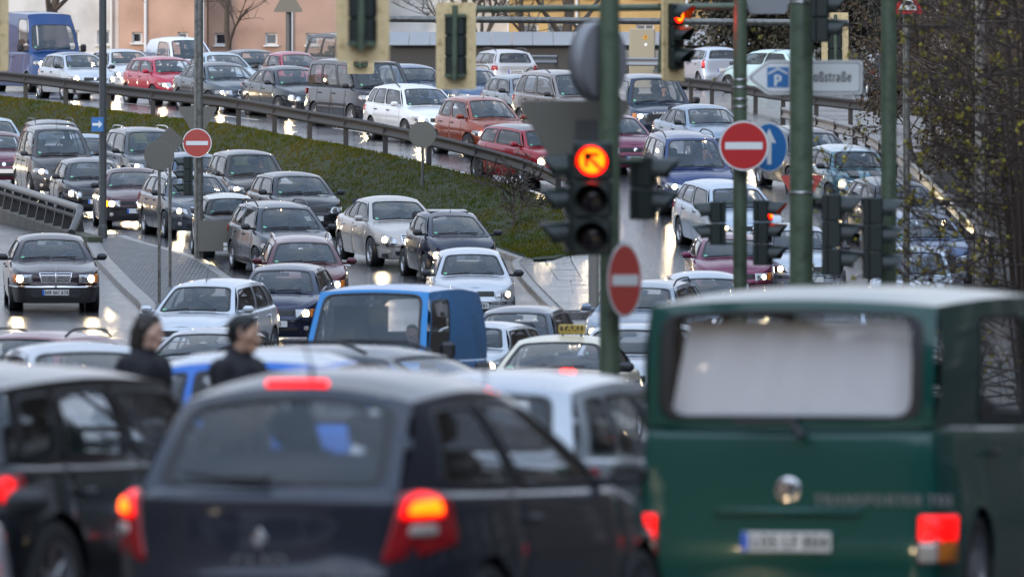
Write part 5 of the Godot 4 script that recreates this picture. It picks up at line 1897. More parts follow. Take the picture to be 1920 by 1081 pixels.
	s = round_sign(at(1108, 115, 76.8), 235, 0.315, "thick round sign seen from behind at the top of the arrow signal's pole", "case", 0.14)
	s = round_sign(at(298, 291, 190), 182, 0.3, "round sign seen from behind on the left thin post", "back")
	post_to_ground(s, 0.03, st, 0.035)
	s = round_sign(at(792, 252, 232), 180, 0.33, "dark round sign seen from behind on the grass bank", "back")
	post_to_ground(s, 0.035, darkp, 0.04)
	# plates
	s = plate_sign(at(318, 264, 196), 180, [["sign_plate", rpoly([Vector2(0, -0.3), Vector2(0.3, 0), Vector2(0, 0.3), Vector2(-0.3, 0)], 0.05), back, 0.0]], "square sign on its corner, seen from behind on the right thin post")
	post_to_ground(s, 0.032, st, 0.035)
	s = plate_sign(at(370, 222, 222), 180, [["sign_plate", tri_poly(0.95, true), back, 0.0]], "grey triangle sign seen from behind above the left no-entry sign")
	post_to_ground(s, 0.032, st, 0.035)
	plate_sign(at(540, 6, 329.7), 180, [["sign_plate", tri_poly(1.05, false), back, 0.0]], "dark triangle sign seen from behind at the upper left")
	plate_sign(at(1078, 252, 77.2), 186, [["sign_plate", tri_poly(0.95, true), back, 0.0], ["sign_frame", rpoly([Vector2(-0.26, -0.2), Vector2(0.0, -0.2), Vector2(0.0, 0.12), Vector2(-0.26, 0.12)], 0.02), mat("frame grey", lin(0.07, 0.07, 0.068), 0.5), -0.02]], "big grey triangle sign seen from behind above the red arrow")
	plate_sign(at(1440, -12, 114.2), 178, [["sign_plate", rpoly([Vector2(-0.32, 0.25), Vector2(0.32, 0.25), Vector2(0.22, -0.24), Vector2(-0.22, -0.24)], 0.03), mat("bright sign back", lin(0.24, 0.25, 0.26), 0.4, 0.4), 0.0], ["sign_frame", PackedVector2Array([Vector2(-0.16, -0.2), Vector2(-0.12, -0.2), Vector2(-0.12, 0.2), Vector2(-0.16, 0.2)]), back, 0.02], ["sign_frame", PackedVector2Array([Vector2(0.12, -0.2), Vector2(0.16, -0.2), Vector2(0.16, 0.2), Vector2(0.12, 0.2)]), back, 0.02]], "silver sign seen from behind at the top between the green poles")
	var gpl := plate_sign(at(402, 442, 206.6), 180, [["sign_plate", rpoly([Vector2(-0.36, -0.33), Vector2(0.36, -0.33), Vector2(0.36, 0.33), Vector2(-0.36, 0.33)], 0.02), back, 0.0]], "square grey plate seen from behind on the steel pole, with stickers")
	for q in [[0.08, 0.0], [0.08, -0.1]]:
		var sm := MB.new()
		sm.box(Vector3(-0.24, -0.18 + q[1], -0.009), Vector3(0.1, 0.075, 0.003))
		part("sticker", sm, white, gpl)
	s = plate_sign(at(182, 233, 215.5), -32, [["sign_plate", rpoly([Vector2(-0.16, -0.16), Vector2(0.16, -0.16), Vector2(0.16, 0.16), Vector2(-0.16, 0.16)], 0.01), blue, 0.0], ["white_arrow", PackedVector2Array([Vector2(-0.13, -0.03), Vector2(0.04, -0.03), Vector2(0.04, -0.09), Vector2(0.14, 0.0), Vector2(0.04, 0.09), Vector2(0.04, 0.03), Vector2(-0.13, 0.03)]), white, 0.01]], "small blue sign with white arrow on the tall lamp post")
	plate_sign(at(1703, 8, 181.8), 0, [["sign_plate", tri_poly(0.62, false), red, 0.0], ["white_field", tri_poly(0.38, false), white, 0.01], ["print", cpoly(0.0, 0.03, 0.06, 0.04, 12), ink, 0.014]], "red edged triangle sign on the thin grey pole")
	var ys := plate_sign(at(1504, 352, 172), 0, [["sign_plate", tri_poly(0.78, true), mat("sign red faded", lin(0.5, 0.07, 0.05), 0.45), 0.0], ["white_field", tri_poly(0.46, true), white, 0.01]], "faded give-way sign behind the thickest green pole")
	post_to_ground(ys, 0.035, st)
	# the parking sign
	var L := -0.0
	var w := 1.3
	var hh := 0.19
	var sh := func(k: float) -> PackedVector2Array: return rpoly([Vector2(-w / 2 + k * 1.6, 0), Vector2(-w / 2 + 0.24 + k * 0.4, -hh + k), Vector2(w / 2 - k, -hh + k), Vector2(w / 2 - k, hh - k), Vector2(-w / 2 + 0.24 + k * 0.4, hh - k)], 0.035)
	var ps := plate_sign(at(1508, 145, 106.5), 0, [["sign_plate", sh.call(0.0), white, 0.0], ["print", sh.call(0.024), ink, 0.008], ["white_field", sh.call(0.033), white, 0.0105]], "white arrow sign with blue P and street name behind the thickest pole")
	L = -w / 2 + 0.36
	var pb := MB.new()
	pb.box(Vector3(L, 0, 0.013), Vector3(0.24, 0.225, 0.003))
	var pf := part("blue_field", pb, blue, ps)
	text("P", 0.125, Transform3D(Basis.IDENTITY, Vector3(L - 0.005, -0.035, 0.015)), white, pf, "sign_lettering")
	var rf := MB.new()
	rf.plate(PackedVector2Array([Vector2(-0.105, 0.03), Vector2(0.0, 0.085), Vector2(0.105, 0.03), Vector2(0.105, 0.053), Vector2(0.0, 0.108), Vector2(-0.105, 0.053)]), 0.003, Transform3D(Basis.IDENTITY, Vector3(L, 0.0, 0.017)))
	part("roof_mark", rf, white, pf)
	text("Voßstraße", 0.105, Transform3D(Basis.IDENTITY, Vector3(0.285, 0.0, 0.012)), ink, ps, "sign_lettering", false, 0.665)
	# guard rails
	var gr := []
	for k in 40:
		var d := 221.0 + k * 2.5
		gr.append(Vector2(rail_x(d), d))
	w_beam(gr, "long steel guard rail along the top of the grass bank", 0.0, 3.9, null, 0.93)
	w_beam([Vector2(4.6, 312), Vector2(5.6, 300), Vector2(7.6, 286), Vector2(10.6, 272), Vector2(13.5, 262)], "dark guard rail behind the parking sign", 0.0, 3.2)
	w_beam([Vector2(7.4, 262), Vector2(8.8, 246), Vector2(9.6, 228), Vector2(10.3, 206)], "wet guard rail climbing beside the twigs at the right", 0.1, 4.0, mat("wet rail steel", lin(0.09, 0.088, 0.085), 0.35, 0.3))
	w_beam([Vector2(3.9, 352), Vector2(6.4, 352)], "grey guard rail before the power cabinet", 0.3, 1.3, mat("grey rail steel", lin(0.22, 0.23, 0.24), 0.4, 0.5))
	w_beam([Vector2(0.0, 345), Vector2(1.6, 346)], "short grey guard rail right of the silver estate driving away", 0.4, 1.3, mats["grey rail steel"])
	# parapet and crash barrier on the left
	var conc := mat("parapet concrete", lin(0.085, 0.08, 0.07), 0.75)
	conc.albedo_texture = noise_tex(256, 0.02, 5, 61, [[0.0, 0.5, 1.0], [Color(0.55, 0.55, 0.5), Color(0.88, 0.86, 0.82), Color(1, 1, 1)]])
	tri_map(conc, 0.5)
	var wall := thing("parapet_wall", "low concrete parapet wall at the left under the crash barrier", "wall")
	var wp := [Vector3(-9.28, 2.72, -213.5), Vector3(-9.75, 2.82, -216.5)]
	for k in 6:
		wp.append(Vector3(-9.75 - (k + 1) * 0.78, 2.82 + (k + 1) * 0.2, -216.5 - (k + 1) * 5.0))
	wall.position = wp[0]
	for k in wp.size() - 1:
		var a: Vector3 = wp[k]
		var b: Vector3 = wp[k + 1]
		var z := (b - a).normalized()
		var x := Vector3.UP.cross(z).normalized()
		var mb := MB.new()
		mb.box((a + b) / 2 - wall.position - Vector3(0, 1.25, 0), Vector3(0.34, 2.5, a.distance_to(b) - 0.015), Basis(x, z.cross(x), z), 0.02)
		part("wall_panel", mb, mat("mossy concrete", lin(0.05, 0.055, 0.03), 0.85) if k == 0 else conc, wall)
	var bar := thing("crash_barrier", "heavy steel crash barrier on the parapet wall", "crash barrier")
	bar.position = wp[1]
	var tp := PackedVector3Array([Vector3(-0.15, 0.0, 0.9), Vector3(-0.02, 0.35, 0.35), Vector3(0.0, 0.55, 0.0)])
	for k in range(1, 7):
		tp.append(wp[k + 1] - wp[1] + Vector3(0, 0.55, 0))
	var tb := MB.new()
	tb.tube(tp, PackedFloat32Array([0.085]), 12)
	part("top_rail", tb, mat("wet rail steel", lin(0.09, 0.088, 0.085), 0.35, 0.3), bar)
	var tb2 := MB.new()
	var tq := PackedVector3Array()
	for p in tp.slice(2):
		tq.append(p + Vector3(-0.04, -0.2, 0))
	tb2.tube(tq, PackedFloat32Array([0.06]), 8)
	part("lower_rail", tb2, mats["weathered rail steel"], bar)
	for k in 16:
		var f := k * 1.9 + 0.6
		var seg := mini(int(f / 5.06), 5)
		var p: Vector3 = (wp[seg + 1] as Vector3).lerp(wp[seg + 2], f / 5.06 - seg) - wp[1]
		var mb := MB.new()
		mb.plate(PackedVector2Array([Vector2(-0.16, 0), Vector2(0.16, 0), Vector2(0.06, 0.5), Vector2(-0.06, 0.5)]), 0.1, Transform3D(Basis(Vector3.UP, 0.2), p))
		part("barrier_foot", mb, mat("post steel", lin(0.03, 0.028, 0.027), 0.5, 0.3), bar)


# ---- what closes the picture behind --------------------------------------------------------------
func facade(called: String, label: String, x0: float, x1: float, d: float, m: StandardMaterial3D, base: float, wins: Array, pipes: Array, trim: StandardMaterial3D, ledges := [], yaw := 0.0, where := Vector3.ZERO) -> void:
	var o := thing(called, label, "building")
	o.position = Vector3((x0 + x1) / 2, base, -d)
	if yaw != 0.0:
		o.transform = Transform3D(Basis(Vector3.UP, deg_to_rad(yaw)), where)
	var cx := (x0 + x1) / 2
	# the wall is built of piers and bands round its real window openings
	var depth := 0.4
	var top := 13.0 if yaw == 0.0 else 24.0
	var rowsy := {}
	for w in wins:
		var key := "%.2f %.2f" % [w[1], w[3]]
		if not rowsy.has(key):
			rowsy[key] = []
		rowsy[key].append(w)
	var keys := rowsy.keys()
	keys.sort_custom(func(a, b): return float(a.split(" ")[0]) < float(b.split(" ")[0]))
	var y := -3.0
	for key in keys:
		var y0: float = rowsy[key][0][1]
		var y1: float = y0 + rowsy[key][0][3]
		var mb := MB.new()
		mb.box(Vector3(0, (y + y0) / 2, -depth / 2), Vector3(x1 - x0, y0 - y, depth))
		part("wall", mb, m, o)
		var line: Array = rowsy[key]
		line.sort_custom(func(a, b): return a[0] < b[0])
		var x := x0
		for w in line:
			var mw := MB.new()
			mw.box(Vector3((x + w[0]) / 2 - cx, (y0 + y1) / 2, -depth / 2), Vector3(w[0] - x, y1 - y0, depth))
			part("wall", mw, m, o)
			x = w[0] + w[2]
		var me := MB.new()
		me.box(Vector3((x + x1) / 2 - cx, (y0 + y1) / 2, -depth / 2), Vector3(x1 - x, y1 - y0, depth))
		part("wall", me, m, o)
		y = y1
	var mt := MB.new()
	mt.box(Vector3(0, (y + top) / 2, -depth / 2), Vector3(x1 - x0, top - y, depth))
	part("wall", mt, m, o)
	var mr := MB.new()
	mr.box(Vector3(0, top + 0.1, -5.5), Vector3(x1 - x0 + 0.4, 0.25, 11.6))
	part("roof", mr, mat("roof tile", lin(0.09, 0.05, 0.04), 0.8), o)
	for sx in [x0 + 0.2, x1 - 0.2]:
		var ms := MB.new()
		ms.box(Vector3(sx - cx, (top - 3.0) / 2, -5.9), Vector3(0.4, top + 2.9, 11.0))
		part("wall", ms, m, o)
	for w in wins:
		var c := Vector3(w[0] + w[2] / 2 - cx, w[1] + w[3] / 2, -0.16)
		var fm := MB.new()
		for s in [-1.0, 1.0]:
			fm.box(c + Vector3(s * (w[2] / 2 - 0.035), 0, 0), Vector3(0.07, w[3], 0.08))
			fm.box(c + Vector3(0, s * (w[3] / 2 - 0.035), 0.003), Vector3(w[2] - 0.14, 0.07, 0.08))
		if w[2] > 0.7:
			fm.box(c, Vector3(0.06, w[3] - 0.14, 0.06))
		var fr := part("window", fm, trim, o)
		var g := MB.new()
		g.box(c + Vector3(0, 0, -0.02), Vector3(w[2] - 0.1, w[3] - 0.1, 0.012))
		part("pane", g, glass("house glass", lin(0.03, 0.035, 0.04), 0.6), fr)
		var sm := MB.new()
		sm.box(c + Vector3(0, -w[3] / 2 - 0.04, 0.2), Vector3(w[2] + 0.16, 0.07, 0.2), Basis.IDENTITY, 0.01)
		part("sill", sm, trim, fr)
	for p in pipes:
		var pm := MB.new()
		pm.tube(PackedVector3Array([Vector3(p - cx, -1, 0.1), Vector3(p - cx, top, 0.1)]), PackedFloat32Array([0.06]), 8)
		part("downpipe", pm, trim, o)
	for l in ledges:
		var lm := MB.new()
		lm.box(Vector3(0, l[0], 0.08), Vector3(x1 - x0, l[1], 0.16), Basis.IDENTITY, 0.02)
		part("ledge", lm, trim, o)


func plaster(key: String, c: Color) -> StandardMaterial3D:
	var m := mat(key, c, 0.9)
	m.albedo_texture = noise_tex(256, 0.012, 5, key.length() + 70, [[0.0, 0.5, 1.0], [Color(0.8, 0.79, 0.78), Color(0.94, 0.94, 0.93), Color(1, 1, 1)]])
	tri_map(m, 0.12)
	return m


func background() -> void:
	var trim := mat("window white", lin(0.6, 0.6, 0.58), 0.5)
	var b := 9.0
	# a window: x, height above the base, width, height
	var up := func(xs: Array, lo: float, w: float, h: float, w2: float) -> Array:
		var res := []
		for x in xs:
			res.append([x, lo, w, h])
		for k in 3:
			for x in xs:
				res.append([x - (w2 - w) / 2, lo + 2.4 + k * 3.1, w2, 1.7])
		return res
	facade("white_house", "pale grey house at the upper left behind the bare tree", -24.0, -16.4, 400, plaster("pale plaster", lin(0.62, 0.6, 0.57)), b, up.call([-22.9, -20.6, -18.6, -17.3], 2.3, 0.55, 0.6, 1.0), [-16.7], trim, [[1.9, 0.14]])
	facade("pink_house", "salmon pink house with white downpipes, upper left", -16.35, -12.72, 399.0, plaster("salmon plaster", lin(0.5, 0.31, 0.225)), b, up.call([-15.8, -13.9], 2.35, 0.42, 0.45, 1.0), [-15.25, -12.86], trim)
	facade("brown_pink_house", "duller pink house between the downpipe and the cream boards", -12.68, -6.0, 400.5, plaster("dull salmon plaster", lin(0.42, 0.275, 0.21)), b, up.call([-12.4, -10.3, -8.6, -6.9], 2.3, 0.5, 0.5, 1.0), [-9.2], trim)
	facade("white_block", "white block with ledge and rows of small windows, top centre", -5.95, -0.2, 404, plaster("white plaster", lin(0.74, 0.73, 0.7)), b, up.call([-5.3, -4.4, -3.5, -2.6, -1.4], 2.05, 0.5, 0.4, 0.9), [-3.0], trim, [[2.75, 0.22], [1.85, 0.12]])
	facade("ochre_house", "ochre yellow house behind the long grey arm", -0.15, 10.5, 401, plaster("ochre plaster", lin(0.54, 0.35, 0.14)), b, up.call([0.35, 1.5, 3.2, 5.2, 6.3, 7.8, 9.2], 1.9, 0.75, 1.3, 1.0), [2.7, 7.3], trim)
	facade("grey_block", "grey house end hidden by twigs at the upper right", 10.6, 34.0, 408, plaster("grey plaster", lin(0.2, 0.18, 0.16)), b, up.call([12, 15, 18, 21, 24, 27, 30], 1.5, 0.9, 1.3, 1.0), [14.0], trim)
	# house rows out of view, placed for car reflections and to block the sun
	for q in [[-46.0, -24.2, "salmon plaster", "salmon pink houses beyond the left edge of the view"], [-75.0, -46.2, "pale plaster", "pale houses further beyond the left edge of the view"], [-120.0, -75.2, "dull salmon plaster", "long pink block far beyond the left edge of the view"]]:
		var xs := []
		var x: float = q[0] + 1.5
		while x < q[1] - 2.0:
			xs.append(x)
			x += 3.4
		facade("unseen_house_row", q[3], q[0], q[1], 402, mats[q[2]], b, up.call(xs, 2.0, 0.8, 0.8, 1.1), [], trim)
	var grey := plaster("street grey plaster", lin(0.055, 0.05, 0.047))  # kept very dark so that car paint mirrors less light
	var dun := plaster("street dun plaster", lin(0.3, 0.22, 0.16))
	for q in [[90.0, Vector3(-34, 0, -88), dun, 206.0, "dun house row along the left side of the street"], [-90.0, Vector3(25, 0, -55), grey, 190.0, "grey house row along the right side of the street"], [-82.0, Vector3(44, 9, -240), grey, 200.0, "grey house row above the earth bank"], [180.0, Vector3(0, 0, 16), grey, 90.0, "grey house row behind the photographer"]]:
		var xs := []
		var x: float = -q[3] / 2 + 2.0
		while x < q[3] / 2 - 2.5:
			xs.append(x)
			x += 4.2
		facade("unseen_house_row", q[4], -q[3] / 2, q[3] / 2, 0.0, q[2], 0.0, up.call(xs, 1.0, 1.2, 1.7, 1.2), [], trim, [], q[0], q[1])
	# low shed with a wet sloping roof
	var sh := thing("shed", "long low shed with wet grey sloping roof before the houses", "shed")
	sh.position = Vector3(2.4, 9.2, -372)
	var mb := MB.new()
	mb.box(Vector3(0, 0.4, -2), Vector3(14.4, 2.2, 4), Basis.IDENTITY, 0.02)
	part("wall", mb, mat("shed wall", lin(0.05, 0.048, 0.045), 0.8), sh)
	for k in 18:
		var rm := MB.new()
		rm.box(Vector3(-7.2 + 0.8 * k + 0.4, 1.72, -1.4), Vector3(0.785, 0.05, 3.6), Basis(Vector3.RIGHT, 0.16), 0.01)
		part("roof_panel", rm, mat("wet zinc", lin(0.27, 0.29, 0.31), 0.35, 0.4), sh)
	# power cabinet, warning triangle, ramp wall
	var cab := thing("power_cabinet", "cream power cabinet with yellow warning triangle", "power cabinet")
	cab.position = gp(4.8, 354, 0.0)
	var cm := MB.new()
	cm.box(Vector3(0, 0.95, 0), Vector3(0.95, 2.3, 0.5), Basis.IDENTITY, 0.03)
	part("cabinet_body", cm, mat("cabinet cream", lin(0.3, 0.27, 0.19), 0.5), cab)
	for s in [[-0.58, 0.24], [0.55, 0.2]]:
		var bm := MB.new()
		bm.box(Vector3(s[0], 1.05, 0.05), Vector3(s[1], 0.5, 0.3), Basis.IDENTITY, 0.02)
		part("side_box", bm, mat("box grey", lin(0.2, 0.19, 0.18), 0.5), cab)
	var tm := MB.new()
	tm.plate(tri_poly(0.24, false), 0.006, Transform3D(Basis.IDENTITY, Vector3(0.12, 1.78, 0.256)))
	var t := part("warning_triangle", tm, mat("warning yellow", lin(0.6, 0.28, 0.01), 0.4), cab)
	var fm := MB.new()
	fm.plate(PackedVector2Array([Vector2(0.0, 0.1), Vector2(-0.03, 0.0), Vector2(0.0, 0.0), Vector2(-0.01, -0.07), Vector2(0.03, 0.02), Vector2(0.0, 0.02)]), 0.004, Transform3D(Basis.IDENTITY, Vector3(0.12, 1.78, 0.262)))
	part("flash", fm, mat("print black", lin(0.012, 0.012, 0.014), 0.5), t)
	var km := MB.new()
	km.lathe(PackedVector2Array([Vector2(0, 0.02), Vector2(0.05, 0.015), Vector2(0.06, 0.0)]), Vector3(0.14, 1.5, 0.255), Basis(Vector3.RIGHT, PI / 2), 14)
	part("lock", km, mat("sign white", lin(0.8, 0.8, 0.77), 0.4), cab)
	var rw := thing("ramp_wall", "weathered concrete ramp wall right of the power cabinet", "wall")
	rw.position = gp(6.2, 353, 0.0)
	var rm := MB.new()
	rm.plate(PackedVector2Array([Vector2(-1.0, -0.4), Vector2(1.3, -0.4), Vector2(1.3, 1.05), Vector2(-0.5, 0.9), Vector2(-1.0, 0.6)]), 0.4, Transform3D.IDENTITY)
	part("wall_panel", rm, plaster("weathered wall", lin(0.3, 0.28, 0.26)), rw)
	# earth bank at the right, and the concrete block with graffiti
	var litter := mat("leaf litter", lin(0.036, 0.028, 0.02), 0.95)
	litter.albedo_texture = noise_tex(512, 0.06, 5, 91, [[0.0, 0.45, 0.6, 1.0], [Color(0.4, 0.38, 0.36), Color(0.7, 0.65, 0.6), Color(1, 0.95, 0.85), Color(1, 1, 0.95)]])
	litter.normal_enabled = true
	litter.normal_texture = noise_tex(512, 0.05, 5, 92, [], true, 14.0)
	tri_map(litter, 0.35)
	var rows := []
	for i in 111:
		var d := 150.0 + i * 2.0
		var edge := curve([[150, 12.0], [206, 11.0], [228, 10.2], [246, 9.5], [258, 10.6], [266, 13.8], [330, 15.5], [370, 16.0]], d) + 0.3 * sin(d * 0.9) + 0.2 * sin(d * 2.3)
		var line := PackedVector3Array()
		for j in 16:
			var f := j / 15.0
			var x := edge + 26.0 * f
			line.append(Vector3(x, ground(minf(x, 40), d) - 0.05 + 9.0 * smoothstep(0.0, 0.75, f) * smoothstep(146.0, 205.0, d) + 0.25 * sin(i * 1.7 + j * 2.3) * f, -d))
		rows.append(line)
	var eb := MB.new()
	eb.grid(rows, Vector3(0, -5000, 0))
	struct("earth_bank", eb, litter)
	var blk := thing("concrete_block", "grey concrete block wall with yellow scrawl behind the twigs", "wall")
	blk.position = gp(10.9, 188, 0.0)
	var bk := MB.new()
	bk.box(Vector3(0.2, 0.5, 0), Vector3(1.5, 1.9, 0.6), Basis.IDENTITY, 0.03)
	part("wall_panel", bk, mat("block concrete", lin(0.07, 0.068, 0.062), 0.8), blk)
	text("ST CU", 0.16, Transform3D(Basis.IDENTITY, Vector3(0.35, 0.85, 0.303)), mat("scrawl yellow", lin(0.5, 0.34, 0.02), 0.6), blk, "scrawl", false, 1.1)


# ---- trees, twigs, people ------------------------------------------------------------------------
func limb(mb: MB, p: Vector3, dir: Vector3, length: float, r: float, depth: int, rng: RandomNumberGenerator, tips: PackedVector3Array, droop := 0.0, split := 3, wander := 0.35, thin := 0.004) -> void:
	var pts := PackedVector3Array([p])
	var rad := PackedFloat32Array([maxf(r, thin)])
	var segs := 4
	var d := dir
	for k in segs:
		d = (d + Vector3(rng.randf_range(-1, 1), rng.randf_range(-1, 1) - droop, rng.randf_range(-1, 1)) * wander * 0.55).normalized()
		pts.append(pts[k] + d * length / segs)
		rad.append(maxf(r * lerpf(1.0, 0.45, (k + 1.0) / segs), thin))
	mb.tube(pts, rad, 5 if depth > 1 else 3, false)
	if depth <= 0:
		for q in [pts[2], pts[3], pts[4]]:
			tips.append(q)
		return
	for k in split + (1 if rng.randf() < 0.4 else 0):
		var i := rng.randi_range(1, segs)
		var side := Vector3(rng.randf_range(-1, 1), rng.randf_range(-0.35, 0.9), rng.randf_range(-1, 1)).normalized()
		var nd: Vector3 = ((pts[i] - pts[i - 1]).normalized() * 0.7 + side * 0.85).normalized()
		limb(mb, pts[i], nd, length * rng.randf_range(0.5, 0.78), rad[i] * 0.68, depth - 1, rng, tips, droop, split, wander, thin)


func bare_tree(called: String, label: String, where: Vector3, h: float, r: float, sd: int, depth: int, cat := "tree", lean := Vector3.UP, group := "", split := 3) -> Array:
	var o := thing(called, label, cat, group)
	o.position = where
	var rng := RandomNumberGenerator.new()
	rng.seed = sd
	var bark := mat("bark", lin(0.07, 0.052, 0.038), 0.85)
	var tr := MB.new()
	var pts := PackedVector3Array([Vector3(0, -0.3, 0)])
	var rad := PackedFloat32Array([r * 1.25])
	for k in 6:
		pts.append(pts[k] + (lean + Vector3(rng.randf_range(-0.12, 0.12), 0, rng.randf_range(-0.12, 0.12))).normalized() * h * 0.11)
		rad.append(r * lerpf(1.0, 0.55, k / 5.0))
	tr.tube(pts, rad, 9)
	part("trunk", tr, bark, o)
	var tips := PackedVector3Array()
	for k in 7:
		var br := MB.new()
		var i := rng.randi_range(2, 6)
		var a := TAU * k / 7.0 + rng.randf()
		limb(br, pts[i], (Vector3(cos(a), rng.randf_range(0.5, 1.3), sin(a)) + (lean - Vector3.UP)).normalized(), h * rng.randf_range(0.3, 0.45), rad[i] * 0.6, depth, rng, tips, 0.0, split, 0.35, 0.011)
		part("branch", br, bark, o)
	return [o, tips]


func leaf_bits(o: Node3D, called: String, spots: PackedVector3Array, each: int, size: float, c0: Color, c1: Color, sd: int, spread: float) -> void:
	var rng := RandomNumberGenerator.new()
	rng.seed = sd
	var one := MB.new()
	for k in 5:
		var a := TAU * k / 5.0
		var out := Vector3(cos(a), 0.9, sin(a)).normalized()
		var sd_ := Vector3(-sin(a), 0, cos(a)) * 0.34
		one.quad(Vector3.ZERO, out * 0.5 + sd_, out, out * 0.5 - sd_, Vector3.UP)
	var m := mat(called + " leaf", Color.WHITE, 0.6)
	m.vertex_color_use_as_albedo = true
	m.backlight_enabled = true
	m.backlight = Color(0.3, 0.3, 0.1)
	one.colored = false
	var mm := MultiMesh.new()
	mm.transform_format = MultiMesh.TRANSFORM_3D
	mm.use_colors = true
	mm.mesh = one.mesh(m)
	mm.instance_count = spots.size() * each
	var i := 0
	for p in spots:
		for k in each:
			var s := size * rng.randf_range(0.6, 1.3)
			var q := p + Vector3(rng.randf_range(-1, 1), rng.randf_range(-1, 1), rng.randf_range(-1, 1)) * spread
			mm.set_instance_transform(i, Transform3D(Basis.from_euler(Vector3(rng.randf() * TAU, rng.randf() * TAU, rng.randf() * TAU)).scaled(Vector3.ONE * s), q))
			mm.set_instance_color(i, c0.lerp(c1, rng.randf()))
			i += 1
	var g := MultiMeshInstance3D.new()
	g.name = called
	g.multimesh = mm
	o.add_child(g, true)
	tag(g, "", "", "", "stuff")


func greenery() -> void:
	var far := "bare trees before the houses"
	bare_tree("bare_tree", "bare tree before the pale grey house, top left", gp(-18.2, 372, 0), 9.5, 0.2, 11, 3, "tree", Vector3(0.15, 1, 0), far)
	bare_tree("bare_tree", "bare tree at the far upper left edge", gp(-20.6, 378, 0), 9.0, 0.2, 12, 3, "tree", Vector3.UP, far)
	bare_tree("bare_tree", "bare forked tree before the duller pink house", gp(-10.7, 365, 0), 7.0, 0.13, 13, 3, "tree", Vector3.UP, far)
	bare_tree("bare_tree", "slanting bare trunk before the white block", gp(-0.7, 385, 0), 9.0, 0.17, 14, 3, "tree", Vector3(-0.35, 1, 0), far)
	bare_tree("bare_tree", "thick bare tree before the ochre house", gp(1.9, 388, 0), 10.0, 0.24, 15, 3, "tree", Vector3(0.1, 1, 0), far)
	bare_tree("bare_tree", "slim bare tree left of the thick one before the ochre house", gp(0.4, 390, 0), 8.0, 0.13, 16, 3, "tree", Vector3.UP, far)
	bare_tree("bare_shrub", "small leafless shrub low on the grass bank", gp(0.06, 217.5, 0.1), 1.9, 0.03, 17, 3, "shrub")
	# evergreen hedge by the far carriageway, shrub by shrub
	var rng := RandomNumberGenerator.new()
	rng.seed = 5
	for k in 6:
		var x := 9.0 + k * 0.95
		var res := bare_tree("dark_shrub", ["dark shrub left of the mint green car", "dark shrub above the mint green car", "dark shrub behind the parking sign pole", "dark shrub behind the right cream board", "dark shrub right of the right cream board", "dark shrub left of the slim green pole"][k], gp(x, 352 + rng.randf_range(-3, 3), -0.2), 5.0, 0.06, 30 + k, 2, "shrub", Vector3.UP, "dark shrubs beyond the far carriageway")
		leaf_bits(res[0], "foliage", res[1], 16, 0.13, Color(0.02, 0.024, 0.016), Color(0.055, 0.05, 0.034), 50 + k, 0.42)
	# thicket on the bank at the right
	for k in 24:
		var f := k / 23.0
		var d := lerpf(165.0, 335.0, f) + rng.randf_range(-5, 5)
		var x := curve([[150, 12.6], [200, 11.9], [246, 10.6], [275, 14.0], [330, 16.0]], d) + rng.randf_range(0.2, 2.6)
		bare_tree("thicket_tree", "leafless brown thicket tree on the earth bank at the right", gp(x, d, 0.4), 8.0 + rng.randf() * 3, 0.075, 80 + k, 4, "tree", Vector3(-0.16, 1, 0.1), "leafless trees on the earth bank", 2)
	var scrub := ["low brown scrub at the foot of the earth bank, nearest the crossing", "low brown scrub beside the wet guard rail's lower end", "low brown scrub beside the wet guard rail's middle", "low brown scrub behind the wet guard rail's middle", "low brown scrub beside the wet guard rail's upper end", "low brown scrub above the wet guard rail's upper end", "low brown scrub right of the dark guard rail", "low brown scrub behind the dark blue car with red lamps", "low brown scrub farthest up the earth bank"]
	for k in 9:
		var d: float = [178.0, 198.0, 212.0, 224.0, 236.0, 248.0, 262.0, 274.0, 290.0][k]
		var x := curve([[150, 12.2], [206, 11.3], [228, 10.6], [246, 9.9], [258, 11.0], [266, 14.0], [330, 15.7]], d) + 0.3
		var res := bare_tree("scrub", scrub[k], gp(x, d, 0.2), 3.4, 0.04, 120 + k, 3, "shrub", Vector3(-0.1, 1, 0), "scrub on the earth bank")
		leaf_bits(res[0], "dry_leaves", res[1], 2, 0.07, Color(0.05, 0.032, 0.018), Color(0.1, 0.07, 0.035), 140 + k, 0.2)
	# the near bush with yellow green buds, reaching in from the right edge
	var o := thing("budding_bush", "bush with yellow green buds reaching in from the right edge", "bush")
	o.position = gp(6.5, 118)
	var tips := PackedVector3Array()
	rng.seed = 66
	var bark := mat("twig bark", lin(0.06, 0.04, 0.03), 0.8)
	for k in 62:
		var br := MB.new()
		var y := 0.3 + 5.6 * k / 62.0 + rng.randf_range(-0.3, 0.3)
		var lift := rng.randf_range(-0.15, 0.45)
		var st := Vector3(rng.randf_range(-0.5, 0.5), y, rng.randf_range(-1.2, 1.2))
		br.tube(PackedVector3Array([Vector3(st.x * 0.3, -0.2, st.z * 0.3), Vector3(st.x * 0.7, y * 0.55, st.z * 0.8), st]), PackedFloat32Array([0.03, 0.022, 0.015]), 5)
		limb(br, st, Vector3(-1.0, lift, rng.randf_range(-0.5, 0.5)).normalized(), rng.randf_range(0.9, 2.0), 0.016, 3, rng, tips, 0.02, 2, 0.3, 0.0065)
		part("branch", br, bark, o)
	for k in 10:
		var br := MB.new()
		var y := 1.0 + 0.5 * k
		limb(br, Vector3(rng.randf_range(-0.9, 0.6), y, rng.randf_range(-1, 1)), Vector3(rng.randf_range(-0.6, 0.4), 1, 0).normalized(), 1.2, 0.014, 3, rng, tips, 0.0, 2, 0.35, 0.0065)
		part("branch", br, bark, o)
	var some := PackedVector3Array()
	for p in tips:
		if rng.randf() < 0.3:
			some.append(p)
